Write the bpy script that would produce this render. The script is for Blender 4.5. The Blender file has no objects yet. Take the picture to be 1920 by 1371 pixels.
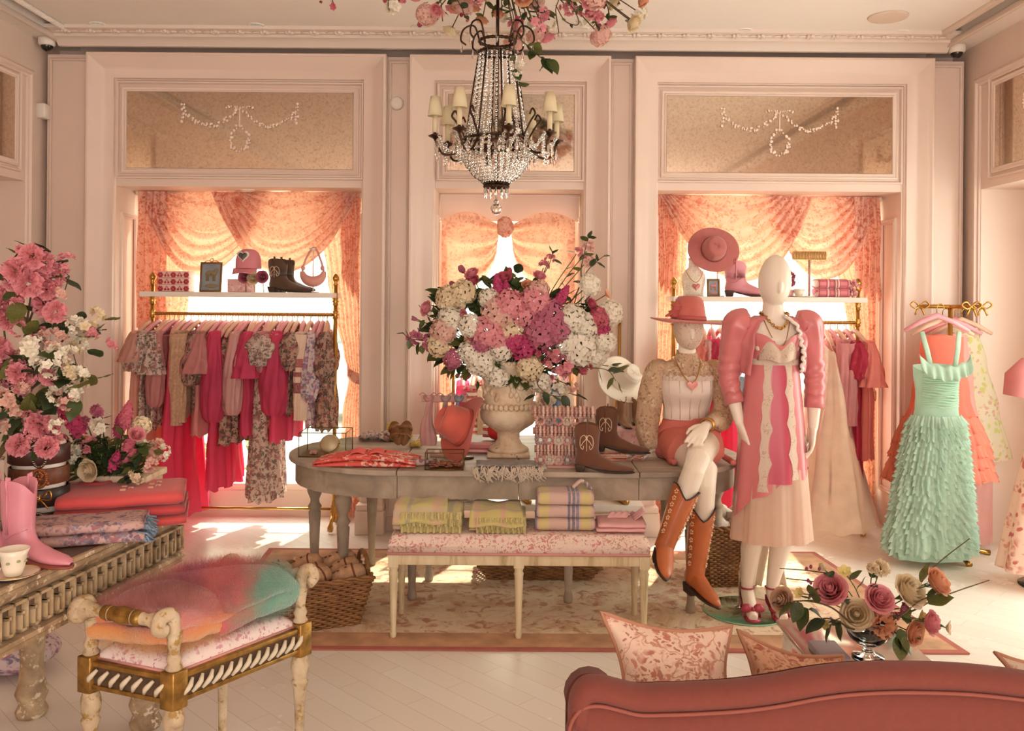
import bpy, math, random
from mathutils import Vector, Matrix, noise
from math import sin, cos, pi, sqrt, radians, atan2, exp
SC = bpy.context.scene
COL = SC.collection
R = random.Random(7)
# ---------------------------------------------------------------- camera
F, CX, CY, CAMH, ROLL = 1650.0, 960.0, 558.0, 1.62, radians(0.45)
cd = bpy.data.cameras.new('camera')
cam = bpy.data.objects.new('camera', cd); COL.objects.link(cam)
cd.sensor_width = 36; cd.sensor_fit = 'HORIZONTAL'; cd.lens = 36 * F / 1920
cd.shift_y = (CY - 685.5) / 1920; cd.clip_start = .05; cd.clip_end = 200
cam.location = (0, 0, CAMH); cam.rotation_euler = (pi / 2, -ROLL, 0)
SC.camera = cam
# ---------------------------------------------------------------- sky, sun, lamps, exposure
SC.view_settings.view_transform = 'Standard'; SC.view_settings.look = 'None'
SC.cycles.transparent_max_bounces = 16; SC.view_settings.gamma = 1; SC.view_settings.use_curve_mapping = False
SC.view_settings.exposure = 0.36
w = bpy.data.worlds.new('sky'); SC.world = w; w.use_nodes = True
bg = w.node_tree.nodes['Background']; bg.inputs[0].default_value = (1, .95, .9, 1); bg.inputs[1].default_value = 6.6
def lamp(name, kind, loc, rot, energy, col=(1, .9, .8), **k):
    l = bpy.data.lights.new(name, kind); l.energy = energy; l.color = col
    for a, b in k.items(): setattr(l, a, b)
    o = bpy.data.objects.new(name, l); o.location = loc; o.rotation_euler = rot; COL.objects.link(o); return o
def aim(frm, to):
    return (Vector(to) - Vector(frm)).to_track_quat('-Z', 'Y').to_euler()
lamp('sun', 'SUN', (3, 9, 6), aim((2.2, 9, 7.2), (0, 3, 0)), 6, (1, .88, .74), angle=radians(1.2))
# unseen fill lamp added behind the viewer to brighten walls and ceiling
lamp('front_fill_light', 'AREA', (0.6, -3.0, 1.5), aim((0.6, -3.0, 1.5), (0, 4, 2.3)), 185, (1, .95, .9), shape='RECTANGLE', size=5.5, size_y=2.6)
# ---------------------------------------------------------------- helpers
def at(px, py, Y):
    dx, dy = px - CX, py - CY
    u = dx * cos(ROLL) + dy * sin(ROLL); v = -dx * sin(ROLL) + dy * cos(ROLL)
    return Vector((u * Y / F, Y, CAMH - v * Y / F))
def V(*a): return Vector(a)
def lerp(a, b, t): return a + (b - a) * t
def hexc(h):
    h = h.lstrip('#')
    c = [int(h[i:i + 2], 16) / 255 for i in (0, 2, 4)]
    return tuple(x / 12.92 if x < .04045 else ((x + .055) / 1.055) ** 2.4 for x in c) + (1,)
ORG = {}
class B:
    def __init__(s): s.v = []; s.f = []
    def add(s, vs, fs):
        n = len(s.v); s.v += [Vector(p) for p in vs]; s.f += [tuple(i + n for i in q) for q in fs]; return s
    def grid(s, fn, nu, nv, cu=False, cv=False):
        U = nu if cu else nu + 1; W = nv if cv else nv + 1
        vs = [fn(i / nu, j / nv) for j in range(W) for i in range(U)]
        fs = []
        for j in range(nv):
            for i in range(nu):
                a, b = i, (i + 1) % U; c, d = j, (j + 1) % W
                fs.append((c * U + a, c * U + b, d * U + b, d * U + a))
        return s.add(vs, fs)
    def box(s, x0, x1, y0, y1, z0, z1):
        vs = [(x, y, z) for z in (z0, z1) for y in (y0, y1) for x in (x0, x1)]
        return s.add(vs, [(0, 2, 3, 1), (4, 5, 7, 6), (0, 1, 5, 4), (2, 6, 7, 3), (0, 4, 6, 2), (1, 3, 7, 5)])
    def loft(s, rings, cap=True, closed=True):
        n = len(rings[0]); vs = [p for r in rings for p in r]; fs = []
        for j in range(len(rings) - 1):
            for i in range(n if closed else n - 1):
                k = (i + 1) % n
                fs.append((j * n + i, j * n + k, (j + 1) * n + k, (j + 1) * n + i))
        if cap and closed:
            fs.append(tuple(range(n))[::-1]); m = (len(rings) - 1) * n; fs.append(tuple(range(m, m + n)))
        return s.add(vs, fs)
    def tube(s, pts, r, n=8, cap=True, flat=1.0, up=None):
        pts = [Vector(p) for p in pts]; m = len(pts)
        rs = r if isinstance(r, (list, tuple)) else [r] * m
        rings = []; nrm = None
        for i, p in enumerate(pts):
            t = (pts[min(i + 1, m - 1)] - pts[max(i - 1, 0)])
            if t.length < 1e-9: t = Vector((0, 0, 1))
            t.normalize()
            if nrm is None:
                a = Vector(up) if up else (Vector((0, 0, 1)) if abs(t.z) < .9 else Vector((1, 0, 0)))
                nrm = (a - t * a.dot(t)).normalized()
            else:
                nrm = nrm - t * nrm.dot(t)
                nrm = nrm.normalized() if nrm.length > 1e-6 else t.orthogonal().normalized()
            bn = t.cross(nrm)
            rings.append([p + nrm * (cos(2 * pi * k / n) * rs[i] * flat) + bn * (sin(2 * pi * k / n) * rs[i]) for k in range(n)])
        return s.loft(rings, cap)
    def lathe(s, prof, n=24, c=(0, 0, 0), cap=True, mod=None):
        c = Vector(c)
        rings = [[c + Vector((cos(2 * pi * k / n) * r * (mod(2 * pi * k / n, z) if mod else 1), sin(2 * pi * k / n) * r * (mod(2 * pi * k / n, z) if mod else 1), z)) for k in range(n)] for r, z in prof]
        return s.loft(rings, cap)
    def ell(s, c, r, nu=16, nv=10, fn=None):
        c = Vector(c)
        if not isinstance(r, (tuple, list)): r = (r, r, r)
        def P(u, v):
            a = 2 * pi * u; b = pi * (v * .996 + .002)
            d = Vector((sin(b) * cos(a), sin(b) * sin(a), cos(b)))
            k = fn(d) if fn else 1
            return c + Vector((d.x * r[0], d.y * r[1], d.z * r[2])) * k
        return s.grid(P, nu, nv, cu=True)
    def prism(s, poly, fn, cap=True):   # poly 2d, fn(p, side) -> point
        n = len(poly)
        vs = [fn(p, 0) for p in poly] + [fn(p, 1) for p in poly]
        fs = [(i, (i + 1) % n, n + (i + 1) % n, n + i) for i in range(n)]
        if cap: fs += [tuple(range(n))[::-1], tuple(range(n, 2 * n))]
        return s.add(vs, fs)
    def sweep(s, prof, path, closed=False):   # prof: list; path(i_prof)->list of points
        rows = [path(p) for p in prof]; n = len(rows[0]); vs = [q for r in rows for q in r]; fs = []
        for j in range(len(rows) - 1):
            for i in range(n if closed else n - 1):
                k = (i + 1) % n
                fs.append((j * n + i, j * n + k, (j + 1) * n + k, (j + 1) * n + i))
        return s.add(vs, fs)
    def merge(s, o, M=None):
        return s.add([(M @ p if M else p) for p in o.v], o.f)
    def xf(s, M): s.v = [M @ p for p in s.v]; return s
    def bend(s, fn): s.v = [Vector(fn(p)) for p in s.v]; return s
    def build(s, name, mat, parent=None, smooth=True, bevel=0, sub=0, solid=0, remesh=0, sm=0, ang=None, origin=None):
        if parent is not None: off = ORG[parent]
        elif origin is not None: off = Vector(origin)
        else:
            xs = [p.x for p in s.v]; ys = [p.y for p in s.v]
            off = Vector(((min(xs) + max(xs)) / 2, (min(ys) + max(ys)) / 2, min(p.z for p in s.v)))
        me = bpy.data.meshes.new(name); me.from_pydata([p - off for p in s.v], [], s.f); me.update()
        if smooth: me.polygons.foreach_set('use_smooth', [True] * len(me.polygons))
        me.materials.append(mat)
        o = bpy.data.objects.new(name, me); COL.objects.link(o); ORG[o] = off
        if parent is not None: o.parent = parent
        else: o.location = off
        if remesh:
            m = o.modifiers.new('remesh', 'REMESH'); m.mode = 'VOXEL'; m.voxel_size = remesh; m.use_smooth_shade = True
        if sm:
            m = o.modifiers.new('smooth', 'SMOOTH'); m.factor = .5; m.iterations = sm
        if solid:
            m = o.modifiers.new('solid', 'SOLIDIFY'); m.thickness = solid; m.offset = 0
        if bevel:
            m = o.modifiers.new('bevel', 'BEVEL'); m.width = bevel; m.segments = 2; m.limit_method = 'ANGLE'; m.angle_limit = radians(40)
        if sub:
            m = o.modifiers.new('sub', 'SUBSURF'); m.levels = sub; m.render_levels = sub
        if smooth and ang is not None:
            me.set_sharp_from_angle(angle=radians(ang))
        return o
def tag(o, label, cat, group=None):
    o['label'] = label; o['category'] = cat
    if group: o['group'] = group
    return o
def thing(name, label, cat, loc=(0, 0, 0), group=None):
    o = bpy.data.objects.new(name, None); COL.objects.link(o); o.empty_display_size = .05
    o.location = loc; ORG[o] = Vector(loc)
    return tag(o, label, cat, group)
def struct(o, kind='structure'): o['kind'] = kind; return o
KIDS = {}
def link_kids():
    KIDS.clear()
    for o in COL.objects:
        if o.parent: KIDS.setdefault(o.parent, []).append(o)
def tree(root, parent=None, mats=None):   # copy of a thing and of each of its parts
    c = root.copy(); COL.objects.link(c); ORG[c] = ORG.get(root, Vector())
    if parent is not None: c.parent = parent
    for ch in KIDS.get(root, []): tree(ch, c)
    return c
def dup(root, loc, rz=0, label=None, cat=None, group=None, scale=1, rot=None):
    c = tree(root); c.location = loc; c.rotation_euler = rot if rot is not None else (0, 0, rz)
    c.scale = (scale,) * 3
    if label: c['label'] = label
    if cat: c['category'] = cat
    if group: c['group'] = group
    return c
def smat(o, mat):
    o.data = o.data.copy(); o.data.materials[0] = mat; return o
def nz(p, s=1.0): return noise.noise(Vector(p) * s)
def crv(pts, n=12):   # Catmull-Rom through points
    P = [Vector(p) for p in pts]; P = [P[0] * 2 - P[1]] + P + [P[-1] * 2 - P[-2]]; out = []
    for i in range(1, len(P) - 2):
        for k in range(n):
            t = k / n; a, b, c, d = P[i - 1:i + 3]
            out.append(.5 * ((2 * b) + (c - a) * t + (2 * a - 5 * b + 4 * c - d) * t * t + (3 * b - a - 3 * c + d) * t ** 3))
    out.append(P[-2]); return out
def interp(tab, t):   # piecewise linear table [(t, v...)]
    if t <= tab[0][0]: return tab[0][1:]
    for a, b in zip(tab, tab[1:]):
        if t <= b[0]:
            k = (t - a[0]) / (b[0] - a[0]); k = k * k * (3 - 2 * k)
            return tuple(lerp(x, y, k) for x, y in zip(a[1:], b[1:]))
    return tab[-1][1:]
# ---------------------------------------------------------------- materials
MATS = {}
def nt(name):
    m = bpy.data.materials.new(name); m.use_nodes = True; t = m.node_tree
    return m, t, t.nodes['Principled BSDF']
def node(t, kind, **k):
    n = t.nodes.new(kind)
    for a, b in k.items():
        if a in n.inputs: n.inputs[a].default_value = b
        else: setattr(n, a, b)
    return n
def coords(t, scale=(1, 1, 1), rot=(0, 0, 0), src='Object'):
    tc = t.nodes.new('ShaderNodeTexCoord'); mp = t.nodes.new('ShaderNodeMapping')
    mp.inputs['Scale'].default_value = scale; mp.inputs['Rotation'].default_value = rot
    t.links.new(tc.outputs[src], mp.inputs[0]); return mp.outputs[0]
def ramp(t, fac, stops, interp='LINEAR'):
    r = t.nodes.new('ShaderNodeValToRGB'); r.color_ramp.interpolation = interp
    e = r.color_ramp.elements
    while len(e) < len(stops): e.new(.5)
    for x, (p, c) in zip(e, stops): x.position = p; x.color = c if not isinstance(c, str) else hexc(c)
    t.links.new(fac, r.inputs[0]); return r.outputs[0]
def mixc(t, fac, a, b, mode='MIX'):
    n = t.nodes.new('ShaderNodeMix'); n.data_type = 'RGBA'; n.blend_type = mode
    for s, x in ((0, fac), (6, a), (7, b)):
        if hasattr(x, 'is_output'): t.links.new(x, n.inputs[s])
        else: n.inputs[s].default_value = hexc(x) if isinstance(x, str) else x
    return n.outputs[2]
def bump(t, bs, h, strength=.3, dist=.01):
    n = t.nodes.new('ShaderNodeBump'); n.inputs['Strength'].default_value = strength; n.inputs['Distance'].default_value = dist
    t.links.new(h, n.inputs['Height']); t.links.new(n.outputs[0], bs.inputs['Normal'])
def ntex(t, co, scale, detail=3, rough=.5, dist=0):
    n = t.nodes.new('ShaderNodeTexNoise'); n.inputs['Scale'].default_value = scale; n.inputs['Detail'].default_value = detail
    n.inputs['Roughness'].default_value = rough; n.inputs['Distortion'].default_value = dist
    t.links.new(co, n.inputs['Vector']); return n.outputs['Fac']
def vor(t, co, scale, feature='F1', out='Distance'):
    n = t.nodes.new('ShaderNodeTexVoronoi'); n.feature = feature; n.inputs['Scale'].default_value = scale
    t.links.new(co, n.inputs['Vector']); return n.outputs[out]
def trans(t, m, bs, col, fac):   # let light through thin cloth and petals
    tr = t.nodes.new('ShaderNodeBsdfTranslucent'); mx = t.nodes.new('ShaderNodeMixShader'); mx.inputs[0].default_value = fac
    if hasattr(col, 'is_output'): t.links.new(col, tr.inputs[0])
    else: tr.inputs[0].default_value = col
    out = [n for n in t.nodes if n.type == 'OUTPUT_MATERIAL'][0]
    t.links.new(bs.outputs[0], mx.inputs[1]); t.links.new(tr.outputs[0], mx.inputs[2]); t.links.new(mx.outputs[0], out.inputs[0])
def plain(name, col, rough=.6, metal=0, var=.0, vs=8, bmp=0, bs_=60, tr=0, sheen=0, spec=None, stretch=(1, 1, 1), coat=0, trc=None):
    if name in MATS: return MATS[name]
    m, t, b = nt(name); c = hexc(col); b.inputs['Roughness'].default_value = rough; b.inputs['Metallic'].default_value = metal
    co = coords(t, stretch); out = c
    if var:
        d = tuple(x * (1 - var) for x in c[:3]) + (1,); l = tuple(min(1, x * (1 + var * .6)) for x in c[:3]) + (1,)
        out = ramp(t, ntex(t, co, vs, 4), [(.3, d), (.7, l)]); t.links.new(out, b.inputs['Base Color'])
    else: b.inputs['Base Color'].default_value = c
    if bmp: bump(t, b, ntex(t, co, bs_, 3), bmp, .004)
    if sheen: b.inputs['Sheen Weight'].default_value = sheen
    if coat: b.inputs['Coat Weight'].default_value = coat
    if spec is not None: b.inputs['Specular IOR Level'].default_value = spec
    if tr: trans(t, m, b, hexc(trc) if trc else out, tr)
    MATS[name] = m; return m
def floral(name, base, cols, scale=14, dens=.36, tr=0, rough=.8, vine=None, big=4.5, trc=None):
    if name in MATS: return MATS[name]
    m, t, b = nt(name); b.inputs['Roughness'].default_value = rough; b.inputs['Specular IOR Level'].default_value = .2
    co = coords(t)
    wob = t.nodes.new('ShaderNodeMix'); wob.data_type = 'VECTOR'; wob.inputs[0].default_value = .06
    nn = t.nodes.new('ShaderNodeTexNoise'); nn.inputs['Scale'].default_value = scale * .7; t.links.new(co, nn.inputs['Vector'])
    t.links.new(co, wob.inputs[4]); t.links.new(nn.outputs['Color'], wob.inputs[5]); cw = wob.outputs[1]
    out = hexc(base)
    if vine:
        e = vor(t, cw, big, 'DISTANCE_TO_EDGE')
        out = mixc(t, ramp(t, e, [(.012, (1, 1, 1, 1)), (.03, (0, 0, 0, 1))]), out, vine)
    clump = ramp(t, ntex(t, co, big, 2), [(.46, (0, 0, 0, 1)), (.56, (1, 1, 1, 1))])
    for i, c in enumerate(cols):
        sc = scale * (1 + .45 * i); d = vor(t, cw, sc)
        mask = ramp(t, d, [(dens, (1, 1, 1, 1)), (dens + .08, (0, 0, 0, 1))])
        cl = ramp(t, ntex(t, co, big * (1 + .3 * i) + i, 2), [(.47, (0, 0, 0, 1)), (.55, (1, 1, 1, 1))])
        mm = t.nodes.new('ShaderNodeMath'); mm.operation = 'MULTIPLY'; t.links.new(mask, mm.inputs[0]); t.links.new(cl, mm.inputs[1])
        out = mixc(t, mm.outputs[0], out, c)
    t.links.new(out, b.inputs['Base Color'])
    bump(t, b, ntex(t, co, 90, 2), .15, .003)
    if tr: trans(t, m, b, hexc(trc) if trc else out, tr)
    MATS[name] = m; return m
def plaid(name, base, stripes, rough=.9, fuzz=.5):   # stripes: (axis, freq, phase, lo, hi, colour)
    if name in MATS: return MATS[name]
    m, t, b = nt(name); b.inputs['Roughness'].default_value = rough; b.inputs['Sheen Weight'].default_value = .2
    co = coords(t); sp = t.nodes.new('ShaderNodeSeparateXYZ'); t.links.new(co, sp.inputs[0]); out = hexc(base)
    for ax, fr, ph, lo, hi, c, op in stripes:
        a = node(t, 'ShaderNodeMath', operation='MULTIPLY_ADD'); t.links.new(sp.outputs[ax], a.inputs[0]); a.inputs[1].default_value = fr; a.inputs[2].default_value = ph
        fr_ = node(t, 'ShaderNodeMath', operation='FRACT'); t.links.new(a.outputs[0], fr_.inputs[0])
        r_ = ramp(t, fr_.outputs[0], [(0, (0, 0, 0, 1)), (lo, (op, op, op, 1)), (hi, (0, 0, 0, 1))], 'CONSTANT')
        out = mixc(t, r_, out, c)
    out = mixc(t, ramp(t, ntex(t, co, 160, 2), [(.35, (0, 0, 0, 1)), (.7, (.35, .35, .35, 1))]), out, base)
    t.links.new(out, b.inputs['Base Color']); bump(t, b, ntex(t, co, 220, 2), fuzz, .003)
    MATS[name] = m; return m
def wood(name, a, b_, c, scale=(3, 3, 30), rough=.6, bmp=.35, chip=None):
    if name in MATS: return MATS[name]
    m, t, b = nt(name); b.inputs['Roughness'].default_value = rough
    co = coords(t, scale); f = ntex(t, co, 2.2, 6, .6, .6)
    out = ramp(t, f, [(.28, a), (.5, b_), (.72, c)])
    if chip:
        cc = coords(t, tuple(x * .8 for x in scale)); out = mixc(t, ramp(t, ntex(t, cc, 6, 6, .7), [(.56, (0, 0, 0, 1)), (.6, (1, 1, 1, 1))]), out, chip)
    t.links.new(out, b.inputs['Base Color']); bump(t, b, f, bmp, .004); MATS[name] = m; return m
def glass(name, col='#ffffff', rough=.02, ior=1.45, thin=False):
    if name in MATS: return MATS[name]
    m, t, b = nt(name)
    if thin:   # a thin pane: clear with a faint mirror
        out = [n for n in t.nodes if n.type == 'OUTPUT_MATERIAL'][0]
        a = t.nodes.new('ShaderNodeBsdfTransparent'); a.inputs[0].default_value = hexc(col); g = t.nodes.new('ShaderNodeBsdfGlossy'); g.inputs['Roughness'].default_value = rough
        lw = t.nodes.new('ShaderNodeLayerWeight'); fr = t.nodes.new('ShaderNodeMath'); fr.operation = 'POWER'; fr.inputs[1].default_value = 5; t.links.new(lw.outputs['Facing'], fr.inputs[0]); mx = t.nodes.new('ShaderNodeMixShader')
        t.links.new(fr.outputs[0], mx.inputs[0]); t.links.new(a.outputs[0], mx.inputs[1]); t.links.new(g.outputs[0], mx.inputs[2]); t.links.new(mx.outputs[0], out.inputs[0])
    else:
        b.inputs['Base Color'].default_value = hexc(col); b.inputs['Transmission Weight'].default_value = 1; b.inputs['Roughness'].default_value = rough; b.inputs['IOR'].default_value = ior
    MATS[name] = m; return m
def glow(name, col, s):
    if name in MATS: return MATS[name]
    m, t, b = nt(name); b.inputs['Emission Color'].default_value = hexc(col); b.inputs['Emission Strength'].default_value = s; b.inputs['Base Color'].default_value = hexc(col)
    MATS[name] = m; return m
WALL = plain('pink_wall_paint', '#e6cebe', .42, var=.03, vs=3)
CEIL = plain('ceiling_paint', '#f0e6dc', .7, var=.02, vs=2)
WHITE = plain('white_paint', '#efe4d8', .4)
BRASS = plain('brass', '#b98d48', .28, 1, var=.12, vs=14)
GOLD = plain('gold_chain', '#c79a55', .22, 1)
DARKMETAL = plain('dark_bronze', '#4a3526', .4, .85, var=.2)
IVORY = plain('ivory_shade', '#efe0bb', .7, tr=.25)
CRYSTAL = glass('crystal', '#fffaf2', .03, 1.5)
CLEAR = glass('clear_glass', '#f4fbf8', .01, thin=True)
TOILE = floral('pink_toile', '#eebda8', ['#cd7a6c', '#d98f80', '#c46b5e'], 26, .34, tr=.24, big=9, vine='#dc9d8b', trc='#efb48e')
LEAF = [plain('leaf_green', '#4d5a2e', .45, var=.3, vs=20, tr=.2), plain('leaf_olive', '#6b6d38', .5, var=.3, vs=20, tr=.25), plain('leaf_dark', '#37472a', .45, var=.3, vs=20, tr=.15)]
STEM = plain('brown_stem', '#5c4a30', .7, var=.3)
GSTEM = plain('green_stem', '#5a6a35', .6, var=.2)
# ================================================================ the room
XL, XR, YB, YW, ZC = -3.25, 3.14, 6.08, 6.45, 3.40
OPEN = [(-2.74, -1.045), (-.534, .49), (1.002, 2.683)]
ZH = 2.37
def floor_mat():
    m, t, b = nt('white_floorboards'); b.inputs['Roughness'].default_value = .25
    co = coords(t, (1, 1, 1), (0, 0, radians(45)))
    br = t.nodes.new('ShaderNodeTexBrick'); t.links.new(co, br.inputs['Vector'])
    for k, v in (('Scale', 1.0), ('Mortar Size', .0012), ('Brick Width', .62), ('Row Height', .105), ('Mortar Smooth', .4)): br.inputs[k].default_value = v
    br.inputs['Color1'].default_value = hexc('#f0e6da'); br.inputs['Color2'].default_value = hexc('#ebdfd1'); br.inputs['Mortar'].default_value = hexc('#cdb7a0')
    c2 = coords(t, (1, 1, 1)); f = ntex(t, c2, 1.6, 5, .6)
    out = mixc(t, ramp(t, f, [(.4, (0, 0, 0, 1)), (.8, (.06, .06, .06, 1))]), br.outputs[0], '#d9c3ac')
    t.links.new(out, b.inputs['Base Color'])
    t.links.new(ramp(t, f, [(.3, (.25, .25, .25, 1)), (.7, (.28, .28, .28, 1))]), b.inputs['Roughness'])
    bump(t, b, br.outputs['Fac'], -.25, .002); return m
b = B(); b.box(XL - .5, XR + .5, -3.2, 6.5, -.05, 0); struct(b.build('floor', floor_mat(), smooth=False))
b = B(); xs = [XL] + [x for o in OPEN for x in o] + [XR]
xs[0] += .03; xs[-1] -= .03
for i in range(0, 8, 2): b.box(xs[i], xs[i + 1], YB, 6.52, 0, 3.275)
b.box(XL - .1, XR + .1, 6.3, 6.52, 3.275, 3.5); b.box(XL - .02, XL + .05, 6.4, 6.52, 0, 3.3); b.box(XR - .05, XR + .02, 6.4, 6.52, 0, 3.3)
for x0, x1 in OPEN:
    b.box(x0 - .001, x1 + .001, YB, 6.52, ZH, 3.275); b.box(x0 - .001, x1 + .001, YW, 6.52, 0, .19)
struct(b.build('wall_back', WALL, smooth=False))
b = B(); b.box(XL - .5, XR + .5, -3.3, -3.2, 0, 3.5); struct(b.build('wall_front', WALL, smooth=False))
for side, X, s, y0 in (('left', XL, -1, 5.86), ('right', XR, 1, 5.90)):
    b = B(); X1, X2 = sorted((X, X + s * .42))
    b.box(X1, X2, y0, 6.52, 0, 3.5); b.box(X1, X2, 3.9, y0, ZH, 3.5); b.box(X1, X2, -3.2, 3.9, 0, 3.5)
    b.box(*sorted((X + s * .40, X + s * .45)), 3.8 if s < 0 else 5.3, 5.95, 0, 2.5)
    struct(b.build('wall_' + side, WALL, smooth=False))
b = B(); b.box(-3.0, 2.86, -3.2, 6.0, ZC, ZC + .1); b.box(XL, -3.1, -3.2, 6.5, 3.36, 3.5); b.box(2.95, XR, -3.2, 6.5, 3.36, 3.5)
b.box(XL - .4, XR + .4, -3.2, 6.52, 3.5, 3.55); struct(b.build('ceiling', CEIL, smooth=False))
# cornice along the back wall with small plaster flowers, and rims of the side slots
b = B(); pr = [(5.80, 3.402), (5.80, 3.378), (5.905, 3.372), (5.91, 3.355), (5.93, 3.352), (5.95, 3.34), (5.975, 3.322), (5.985, 3.31), (6.01, 3.308), (6.01, 3.45)]
b.sweep(pr, lambda p: [V(-3.1, p[0], p[1]), V(2.95, p[0], p[1])])
for i in range(36):
    x = -2.98 + i * .165
    for k in range(5):
        a = k * 2 * pi / 5; b.ell((x + cos(a) * .02, 5.85 + sin(a) * .02, 3.368), (.014, .014, .012), 6, 4)
    for sx in (-1, 1): b.ell((x + sx * .05, 5.85, 3.37), (.03, .014, .008), 6, 4)
struct(b.build('trim_cornice', plain('plaster_cornice', '#e8d6c8', .55), ang=35))
for i, (x0, x1, z0, z1) in enumerate(((-3.115, -3.09, 3.335, 3.375), (2.93, 2.955, 3.335, 3.375), (2.82, 2.865, 3.375, 3.405))):
    b = B(); b.box(x0, x1, -3.1, 5.98, z0, z1); struct(b.build('trim_soffit_%d' % (i + 1), plain('plaster_cornice', '#e8d6c8', .55), bevel=.006))
b = B(); rr = random.Random(3)
for i in range(150): b.ell((-2.985, 3.0 + i * .02, 3.385), (.022, .0125, .016), 8, 5)
struct(b.build('trim_rope_moulding', WHITE))
# large picture-frame mouldings round each bay
FR = [(-2.911, -.870, -2.74, -1.045), (-.708, .663, -.534, .49), (.829, 2.867, 1.002, 2.683)]
def framepath(x0, x1, zt, zb, y):
    return lambda p: [V(x0 + p[0], y - p[1], zb), V(x0 + p[0], y - p[1], zt - p[0]), V(x1 - p[0], y - p[1], zt - p[0]), V(x1 - p[0], y - p[1], zb)]
def rectpath(x0, x1, z0, z1, f):
    return lambda p: [f(x0 + p[0], z0 + p[0], p[1]), f(x0 + p[0], z1 - p[0], p[1]), f(x1 - p[0], z1 - p[0], p[1]), f(x1 - p[0], z0 + p[0], p[1])]
BIG = [(0, 0), (0, .095), (.004, .1), (.016, .1), (.022, .094), (.04, .085), (.06, .07), (.085, .052), (.11, .04), (.135, .033), (.16, .03), (.164, .012), (.172, .008), (.173, .0)]
for i, (x0, x1, a, c) in enumerate(FR):
    b = B(); b.sweep(BIG, framepath(x0, x1, 3.27, 0, YB))
    struct(b.build('trim_frame_%d' % (i + 1), WALL, ang=35))
    b = B()
    for u, v in ((x0 - .012, a + .012), (c - .012, x1 + .012)):
        b.box(u, v, YB - .115, YB, 0, .16); b.box(u + .006, v - .006, YB - .106, YB, .16, .2)
    struct(b.build('baseboard_%d' % (i + 1), WALL, bevel=.006))
SM = [(0, 0), (.002, .014), (.01, .018), (.016, .012), (.024, .01), (.03, .018), (.036, .016), (.04, .004)]
for i, (u, v) in enumerate(((-3.205, -2.925), (-.862, -.716), (.672, .82), (2.88, 3.10))):   # slim panels between the bays
    b = B(); b.sweep([(p[0] * .5, p[1] * .7) for p in SM], rectpath(u, v, .1, 3.25, lambda x, z, d: V(x, YB - d, z)), True)
    struct(b.build('trim_panel_%d' % (i + 1), WALL, ang=35))
b = B()
for x0, x1, in OPEN:   # jamb panels
    for X, s in ((x0, 1), (x1, -1)):
        b.sweep(SM, rectpath(6.14, 6.40, .25, 2.2, lambda y, z, d, X=X, s=s: V(X + s * d, y, z)), True)
struct(b.build('trim_jamb', WALL, ang=35))
for side, X, s, y0 in (('left', XL, 1, 5.86), ('right', XR, -1, 5.90)):
    b = B()
    b.sweep([(0, 0), (0, .02), (.012, .03), (.03, .03), (.036, .015), (.05, .012), (.055, 0)], lambda p, X=X, s=s, y0=y0: [V(X + s * p[1], y0 + .06 - p[0], 0), V(X + s * p[1], y0 + .06 - p[0], 3.12 - p[0]), V(X + s * p[1], 3.9 + p[0], 3.12 - p[0])])
    b.sweep(SM, rectpath(5.36 if s < 0 else 4.2, 5.78, .3, 2.2, lambda y, z, d, X=X, s=s: V(X - s * (.395 - d), y, z)), True)
    struct(b.build('trim_' + side, WALL, ang=35))
def mirror_mat():
    m, t, b_ = nt('aged_mirror'); b_.inputs['Metallic'].default_value = 1; b_.inputs['Roughness'].default_value = .06
    co = coords(t); f = ntex(t, co, 60, 5, .75)
    t.links.new(ramp(t, f, [(.32, '#b8a28e'), (.46, '#d3bfab'), (.7, '#dfcebb')]), b_.inputs['Base Color'])
    t.links.new(ramp(t, f, [(.3, (.22, .22, .22, 1)), (.5, (.04, .05, .05, 1))]), b_.inputs['Roughness']); return m
MIRROR = mirror_mat(); PLASTER = plain('plaster_garland', '#f4dccb', .6)
def garland_along(b, pts, r, step, rr):
    for i in range(len(pts) - 1):
        a, c = pts[i], pts[i + 1]; n = max(1, int((c - a).length / step))
        for k in range(n):
            p = a.lerp(c, k / n)
            b.ell(p + V(rr.uniform(-r, r), rr.uniform(-.004, .0), rr.uniform(-r, r)), (r * rr.uniform(.5, 1.1), .006, r * rr.uniform(.5, 1.1)), 6, 4)
MW = [(-2.667, -1.106, 3.02, 2.495, 'left'), (-.452, .418, 3.02, 2.495, 'centre'), (1.058, 2.612, 3.02, 2.495, 'right')]
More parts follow.
